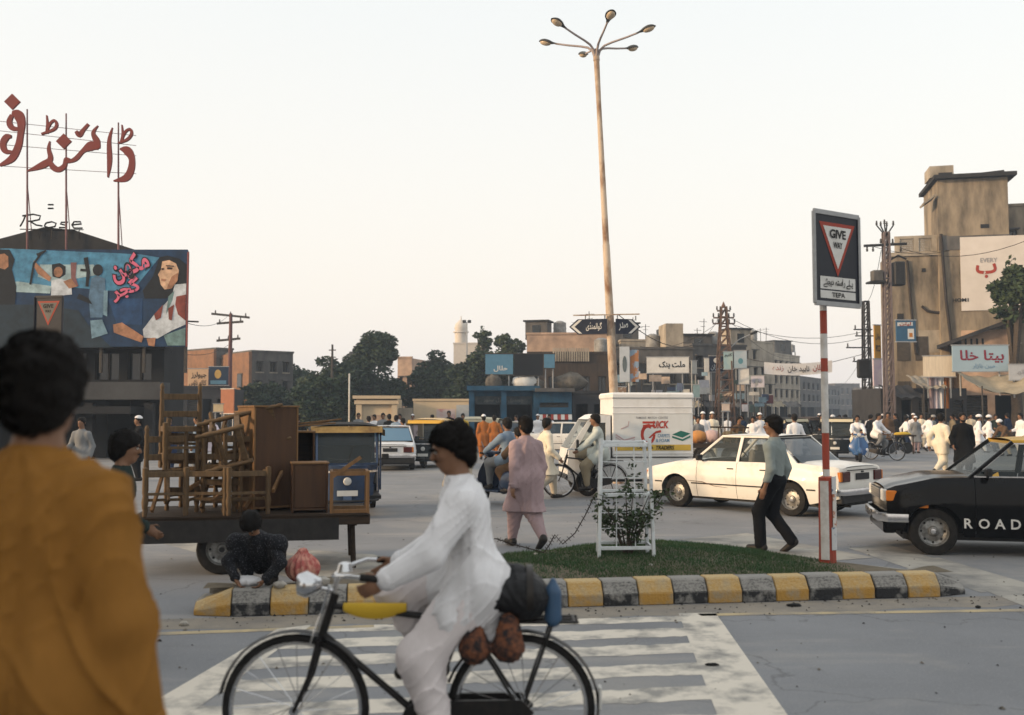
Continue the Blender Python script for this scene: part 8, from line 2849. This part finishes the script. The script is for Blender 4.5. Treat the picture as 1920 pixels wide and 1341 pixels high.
s2p = gx(1608, 36.5)
sc2 = scooter('bright blue motor scooter coming towards the camera', s2p, R(-104), mat('scooter_blue', (0.03, 0.12, 0.32), 0.3, coat=0.5))
hd = Vector((math.cos(R(-104)), math.sin(R(-104)), 0))
person('man in white shirt riding the bright blue scooter', s2p - hd * 0.32, R(166), ride_pose(0.80, 0.98, 0.52, 0.29), tc='white', bc='cream', res=0.02, skirt_frac=0.3, height=1.72, seed=11)
person('child in white with a dark cap standing on the blue scooter', s2p + hd * 0.02 + Vector((0.12, 0, 0)), R(166), dict(pel=(0, 0, 0.80), lean=4, hl=(-0.2, 0.2, 0.98), hr=(0.2, 0.2, 0.98), fl=(-0.1, 0.02, 0.40), fr=(0.1, 0.02, 0.40), kl=(-0.2, 1, 0), kr=(0.2, 1, 0)), tc='white', res=0.02, skirt_frac=0.3, height=1.25, seed=12)
b3p = gx(1655, 37.5)
bk3 = bicycle('bicycle with a thin round wheel beside the blue scooter', b3p, R(-52))
person('man in white kurta pushing along on the bicycle at right', b3p - Vector((math.cos(R(-52)), math.sin(R(-52)), 0)) * 0.30, R(-142), dict(pel=(0, -0.03, 0.955), lean=14, hl=(-0.27, 0.42, 1.0), hr=(0.27, 0.42, 1.0), el=(-0.7, -0.5, -0.7), er=(0.7, -0.5, -0.7), curl=0.9,
       fl=(-0.13, 0.25, 0.245), fr=(0.13, 0.13, 0.555), kl=(-0.1, 1, 0.3), kr=(0.1, 1, 0.3)), tc='white', bc='grey', res=0.02, skirt_frac=0.5, height=1.74, seed=13)

# ------------------------------------------------------------ crowd: a few figures posed once, copied and re-dressed
TEMPL = {}


def templ(key, **k):
    TEMPL[key] = person('template', (0, 0, 0), 0, **k)


templ('walk', pose=walk_pose(0.26, 0.14, 0.09), res=0.024, seed=1.5)
templ('stand', pose=dict(hl=(-0.25, 0.06, 0.84), hr=(0.22, 0.25, 1.02)), res=0.024, seed=2.5)
templ('stroll', pose=walk_pose(-0.16, -0.08, 0.02, tr=(0, 1, 0), fr=(0.085, 0.16, 0.09), fl=(-0.085, -0.18, 0.12), tl=(0, 0.9, -0.3)), res=0.024, seed=3.5)
templ('trousers', pose=walk_pose(0.22, 0.1, 0.07), top='shirt', bottom='trousers', res=0.024, seed=4.5)
templ('cap', pose=dict(hl=(-0.24, 0.10, 0.86), hr=(0.24, 0.10, 0.86)), headgear='cap', res=0.024, seed=5.5)
templ('turban', pose=walk_pose(0.30, 0.12, 0.10), headgear='turban', res=0.024, seed=6.5)
templ('bend', pose=dict(pel=(0, -0.08, 0.86), lean=46, tilt=10, hl=(-0.22, 0.60, 0.62), hr=(0.22, 0.60, 0.62), fl=(-0.12, -0.05, 0.085), fr=(0.12, 0.12, 0.085)), headgear='turban', res=0.024, skirt_frac=0.8, seed=7.5)
used_t = set()


def crowd(px, D, rz, key, tc, bc, h, label, group, turnz=0.0, z=0.0):
    src = TEMPL[key]
    o = src if key not in used_t else copy_tree(src)
    used_t.add(key)
    o.location = gx(px, D, z)
    o.rotation_euler = (0, 0, R(rz))
    k = h / 1.72
    o.scale = (k, k, k)
    props(o, label, 'person', group)
    for ch in o.children:
        n = ch.name.split('.')[0]
        if n in ('kurta', 'shirt', 'shalwar', 'trousers'):
            s_ = ch.material_slots[0]
            s_.link = 'OBJECT'
            s_.material = CL[tc if n in ('kurta', 'shirt') else bc]
    return o


GR = 'people in front of the right hand bazaar'
GC = 'people by the garden wall'
GM = 'people round the goods cart and rickshaws'
for a in (
    # right hand bazaar
    (1574, 47, 150, 'walk', 'navy', 'charcoal', 1.70, 'man in navy walking behind the bright blue scooter', GR),
    (1586, 52, 60, 'stand', 'white', 'white', 1.68, 'man in white far behind the scooter rider', GR),
    (1632, 49, -60, 'stroll', 'charcoal', 'charcoal', 1.72, 'man in dark clothes left of the white kurta cyclist', GR),
    (1646, 52, 200, 'cap', 'charcoal', 'grey', 1.72, 'white capped man in dark kurta behind the cyclist', GR),
    (1664, 46, 175, 'stand', 'brown', 'charcoal', 1.80, 'man in brown with bright scarf beside the bicycle', GR),
    (1680, 47, 90, 'stand', 'charcoal', 'charcoal', 1.74, 'man in charcoal right of the man in brown', GR),
    (1697, 45, -90, 'trousers', 'white', 'navy', 1.66, 'boy in white shirt and dark trousers pushing a barrow', GR),
    (1712, 48, 180, 'cap', 'white', 'white', 1.74, 'first white clad man from the barrow', GR),
    (1716, 44, 180, 'cap', 'grey', 'pink', 1.62, 'capped man in grey with pink cloth before the white clad men', GR),
    (1727, 49, 170, 'stand', 'cream', 'cream', 1.74, 'man in cream kurta between two white clad men', GR),
    (1740, 46, -80, 'walk', 'white', 'white', 1.74, 'man in white walking right with legs apart', GR),
    (1786, 50, 90, 'stand', 'khaki', 'khaki', 1.70, 'man in khaki behind the black clad man', GR),
    (1820, 50, 170, 'stand', 'cream', 'beige', 1.74, 'man in cream under the light blue board', GR),
    (1833, 44, -110, 'turban', 'white', 'white', 1.70, 'white turbaned man in white striding past the canvas awning', GR),
    (1852, 45, -100, 'turban', 'white', 'navy', 1.68, 'white turbaned man with dark trousers under the awning', GR),
    (1866, 49, 180, 'stand', 'teal', 'teal', 1.70, 'man in dark teal deep under the awning', GR),
    (1846, 52, 100, 'stroll', 'grey', 'charcoal', 1.70, 'man in grey at the back of the awning', GR),
    (1886, 41, 110, 'bend', 'brown', 'beige', 1.72, 'turbaned man in brown bending forward near the taxi roof', GR),
    (1914, 40, 100, 'stand', 'white', 'white', 1.76, 'man in white at the right edge above the taxi', GR),
    (1699, 51, 20, 'stroll', 'charcoal', 'charcoal', 1.70, 'man in dark clothes walking into the shaded shops', GR),
    (1760, 52, 0, 'stand', 'navy', 'navy', 1.70, 'man in navy facing the hanging cloths', GR),
    (1618, 56, 170, 'walk', 'white', 'grey', 1.70, 'man in white far down the street under the poles', GR),
    (1600, 60, 180, 'stand', 'charcoal', 'charcoal', 1.70, 'dark clad man far down the street', GR),
    # by the garden wall
    (692, 40, 30, 'stroll', 'white', 'white', 1.66, 'man in white left of the hatchback roof', GC),
    (703, 44, 160, 'walk', 'white', 'white', 1.72, 'taller man in white above the hatchback', GC),
    (718, 43, 200, 'stand', 'grey', 'charcoal', 1.76, 'man in grey above the hatchback roof', GC),
    (730, 41, 20, 'stand', 'black', 'charcoal', 1.72, 'man in black above the hatchback', GC),
    (742, 39, -30, 'walk', 'blueg', 'navy', 1.70, 'man in grey blue right of the hatchback', GC),
    (750, 47, 180, 'stand', 'white', 'white', 1.72, 'man in white against the gate house wall', GC),
    (757, 36, 60, 'walk', 'orange', 'orange', 1.60, 'child in rust orange right of the hatchback', GC),
    (774, 50, 180, 'cap', 'pink', 'pink', 1.70, 'capped man in dusty pink by the cream wall', GC),
    (812, 54, 90, 'walk', 'charcoal', 'charcoal', 1.70, 'man in dark clothes walking along the cream wall', GC),
    (842, 46, 170, 'stand', 'black', 'black', 1.86, 'tall dark clad figure behind the yellow taxi roof', GC),
    (868, 44, 180, 'stand', 'yellow', 'yellow', 1.74, 'man in yellow beside the dark clad figure', GC),
    (907, 38, 10, 'cap', 'orange', 'orange', 1.70, 'white capped man in rust orange before the blue shop', GC),
    (927, 38, 0, 'stand', 'orange', 'orange', 1.68, 'bareheaded man in rust orange before the blue shop', GC),
    (968, 46, 150, 'stand', 'lilac', 'white', 1.66, 'man in pale lilac before the blue shop doorway', GC),
    (1008, 48, 190, 'cap', 'white', 'white', 1.70, 'capped man in white under the striped awning', GC),
    (1030, 48, 170, 'stand', 'white', 'white', 1.70, 'bareheaded man in white under the striped awning', GC),
    # goods cart and rickshaws
    (1308, 35, 190, 'stand', 'grey', 'grey', 1.64, 'man in grey at the left end of the goods cart', GM),
    (1318, 36, 170, 'cap', 'white', 'white', 1.80, 'white capped man behind the goods cart', GM),
    (1335, 39, 180, 'cap', 'cream', 'cream', 1.80, 'second white capped man behind the goods cart', GM),
    (1384, 34, 200, 'stroll', 'brown', 'charcoal', 1.66, 'man in brown at the right end of the goods cart', GM),
    (1412, 38, 160, 'walk', 'white', 'white', 1.66, 'man in white right of the goods cart', GM),
    (1424, 38, 190, 'cap', 'white', 'cream', 1.76, 'white capped man near the grey shirted man head', GM),
    (1490, 30, 8, 'stand', 'white', 'white', 1.74, 'man in white seen from behind above the white saloon', GM),
    (1540, 46, 180, 'stand', 'charcoal', 'charcoal', 1.70, 'dark clad man behind the banded pole', GM),
    (1570, 44, 170, 'walk', 'white', 'white', 1.64, 'slim man in white right of the banded pole', GM),
    # shaded left
    (155, 22, 170, 'stand', 'grey', 'charcoal', 1.66, 'man in pale grey beside the mustard kurta man collar', 'people in the shade of the cinema'),
    (262, 26, 120, 'cap', 'charcoal', 'charcoal', 1.68, 'white capped man in dark clothes in the cinema shade', 'people in the shade of the cinema'),
    (318, 30, 200, 'walk', 'navy', 'navy', 1.70, 'man in navy seen between the stacked chairs', 'people in the shade of the cinema'),
    (372, 28, 90, 'stand', 'blueg', 'grey', 1.70, 'man in grey blue seen through the stacked chairs', 'people in the shade of the cinema'),
    (396, 33, 30, 'stroll', 'lilac', 'white', 1.70, 'man in lilac seen right of the stacked chairs', 'people in the shade of the cinema'),
    (560, 38, 20, 'walk', 'charcoal', 'grey', 1.72, 'dark clad man left of the blue rickshaw roof', 'people in the shade of the cinema'),
    (672, 45, 200, 'stand', 'grey', 'charcoal', 1.76, 'man in grey just right of the rickshaw roof', GC),
):
    crowd(*a)

ORD = 'first second third fourth fifth sixth seventh eighth ninth tenth eleventh twelfth thirteenth fourteenth fifteenth sixteenth'.split()
q = random.Random(19)
for k in range(16):
    crowd(1560 + 23.5 * k, q.uniform(49.5, 51.5), q.uniform(0, 360), q.choice(('walk', 'stand', 'stroll', 'cap', 'turban', 'trousers')), q.choice(('white', 'white', 'cream', 'grey', 'charcoal', 'beige', 'navy', 'pale')), q.choice(('white', 'cream', 'grey', 'charcoal')), q.uniform(1.6, 1.78),
          '%s from the left in the back row of the right hand bazaar crowd' % ORD[k], 'back row of the bazaar crowd')
for k in range(14):
    crowd(1160 + 29 * k, q.uniform(50, 57), q.uniform(0, 360), q.choice(('walk', 'stand', 'stroll', 'cap', 'trousers')), q.choice(('white', 'white', 'cream', 'grey', 'charcoal', 'blueg', 'navy', 'pale')), q.choice(('white', 'cream', 'grey', 'charcoal')), q.uniform(1.6, 1.78),
          '%s from the left in the far crowd before the shop fronts behind the van' % ORD[k], 'far crowd before the shop fronts')

# ------------------------------------------------------------ red sack, white bundle on the kerb
F = Field((-0.22, -0.2, -0.03), (0.22, 0.2, 0.34), 0.011)
F.ell((0, 0, 0.11), (0.155, 0.135, 0.125), 0.03).cone((0, 0, 0.18), (0.0, 0, 0.255), 0.07, 0.04, 0.06)
X, Y, Z = F.ax[0][:, None, None], F.ax[1][None, :, None], F.ax[2][None, None, :]
F.f += (0.009 * np.sin(15 * np.arctan2(Y, X) + 4 * Z)).astype(np.float32)
o = F.build('mesh_sack', mat('sack_red', (0.42, 0.11, 0.10), 0.85, (0.52, 0.26, 0.20), 16, 1.0, thr=(0.42, 0.6)))
props(o, 'red ribbed mesh sack sitting on the striped kerb', 'sack')
o.location = gnd(563, 1092, 0.22) + Vector((0, 0.1, 0.0))
F = Field((-0.2, -0.2, -0.03), (0.2, 0.2, 0.2), 0.012)
F.ell((0, 0, 0.04), (0.13, 0.09, 0.05), 0.02).folds(0.009, 2, 5, 2)
o = F.build('white_bundle', CL['white'])
props(o, 'small white cloth bundle by the crouching figure', 'bundle')
o.location = gnd(462, 1098, 0.22)

# ------------------------------------------------------------ goods cart, rickshaws and taxis further off
gc = thing('goods_cart', 'flat goods cart heaped with sacks behind the white saloon', 'cart', gx(1345, 33), R(-4))
for k in range(5):
    box_o('deck_plank', -0.95, 0.95, -0.5 + 0.2 * k, -0.31 + 0.2 * k, 0.72, 0.76, WOODD, gc)
box_o('side_beam', -1.0, 1.0, -0.56, -0.505, 0.62, 0.76, WOODD, gc)
box_o('side_beam', -1.0, 1.0, 0.505, 0.56, 0.62, 0.76, WOODD, gc)
for x in (-0.45, 0.5):
    for sg_ in (-1, 1):
        wheel(gc, (x, sg_ * 0.5, 0.32), 0.32, 0.09, sg_, hub=False)
for k in range(5):
    MB().bar((-0.05 + 0.2 * k, -0.46, 0.76), (-0.02 + 0.2 * k, -0.46, 1.30), 0.04).build('stake', WOODT, gc)
MB().bar((-0.3, -0.46, 1.30), (0.95, -0.46, 1.28), 0.05).build('stake_rail', WOODD, gc)
for k, (x, c, r_, lab) in enumerate(((-0.65, (0.50, 0.23, 0.07), 0.26, 'orange sack at the left end of the goods cart'), (-0.2, (0.50, 0.36, 0.34), 0.27, 'pink sack in the middle of the goods cart'), (0.35, (0.22, 0.17, 0.10), 0.25, 'brown sack behind the cart stakes'), (0.78, (0.05, 0.055, 0.04), 0.24, 'dark sack at the right end of the goods cart'))):
    F = Field((-0.4, -0.4, -0.05), (0.4, 0.4, 0.65), 0.025)
    F.ell((0, 0, r_ * 0.8), (r_ * 1.15, r_ * 1.2, r_ * 0.85), 0.05).folds(0.015, k, 4, 1.2)
    o = F.build('sack', mat('sack_%d' % k, c, 0.9))
    props(o, lab, 'sack')
    o.location = gc.location + Vector((x, -0.05, 0.76))
rk2 = [rickshaw('dark auto rickshaw with cream brow left of the banded pole', gx(1462, 40), R(-60), RGREEN, CANV, CREAMC),
       rickshaw('dark auto rickshaw with pale brow right of the banded pole', gx(1578, 39), R(-120), RGREEN, CANV, CREAMC),
       rickshaw('auto rickshaw with brown canopy deep in the street mouth', gx(1520, 47), R(-75), RGREEN, CANVB, CANVB)]
rickshaw('yellow topped auto rickshaw behind the foreground cyclist head', gx(812, 33), R(-100), RGREEN, YCAR, YCAR)
rickshaw('cream topped auto rickshaw before the blue shop', gx(895, 46), R(170), RGREEN, CREAMC, CREAMC)
sedan('pale car parked before the blue shop', gx(955, 44) + Vector((0, 1.5, 0)), R(-100), mat('car_cream', (0.60, 0.55, 0.45), 0.4), glass=GLASSD)
sedan('white car under the striped awning behind the cyclist', gx(1048, 43), R(176), WCAR, glass=GLASSD)
# barrow of fruit in the bazaar
bw = thing('hand_barrow', 'small hand barrow with yellow goods in the bazaar', 'barrow', gx(1690, 43), R(10))
box_o('tray', -0.5, 0.5, -0.3, 0.3, 0.75, 0.82, WOODD, bw)
for x in (-0.4, 0.4):
    tube_o('leg', [(x, -0.2, 0), (x, -0.2, 0.75)], 0.03, WOODD, bw, 6)
    wheel(bw, (x, 0.25, 0.25), 0.25, 0.05, 1, hub=False)
o = lump('goods_heap', 'heap of yellow goods on the hand barrow', 'goods', gx(1690, 43, 0.86), (0.42, 0.24, 0.09), CL['yellow'], 41)
o.rotation_euler = (0, 0, R(10))
# earth heap behind the white saloon
EARTH = mat('heaped_earth', (0.24, 0.17, 0.115), 0.95, (0.15, 0.11, 0.08), 3, 0.9, bump=0.6, bscale=10)
hp = MB().grid(lambda u, v: (-1.9 + 3.8 * u, -0.8 + 1.6 * v, 0.50 * math.sin(math.pi * u) ** 0.6 * math.sin(math.pi * v) * (0.8 + 0.2 * math.sin(13 * u + 5 * v)) + 0.03 * math.sin(41 * u) * math.sin(23 * v)), 40, 16).build('earth_heap', EARTH, smooth=60)
hp.location = gx(1315, 28, -0.01)
props(hp, 'brown heap of earth and rubble behind the van', 'heap')

# ------------------------------------------------------------ dusty air
hz = MB().bx(-260, 330, -19, 420, -1.0, 21.0).build('haze', None)
m = bpy.data.materials.new('haze')
m.use_nodes = True
t = m.node_tree
t.nodes.remove(t.nodes['Principled BSDF'])
v = t.nodes.new('ShaderNodeVolumePrincipled')
v.inputs['Color'].default_value = (0.70, 0.83, 1.0, 1)
v.inputs['Density'].default_value = 0.0009
v.inputs['Anisotropy'].default_value = 0.2
t.links.new(v.outputs[0], t.nodes['Material Output'].inputs['Volume'])
hz.data.materials.append(m)
props(hz, 'bluish dusty evening air over the junction', kind='stuff')
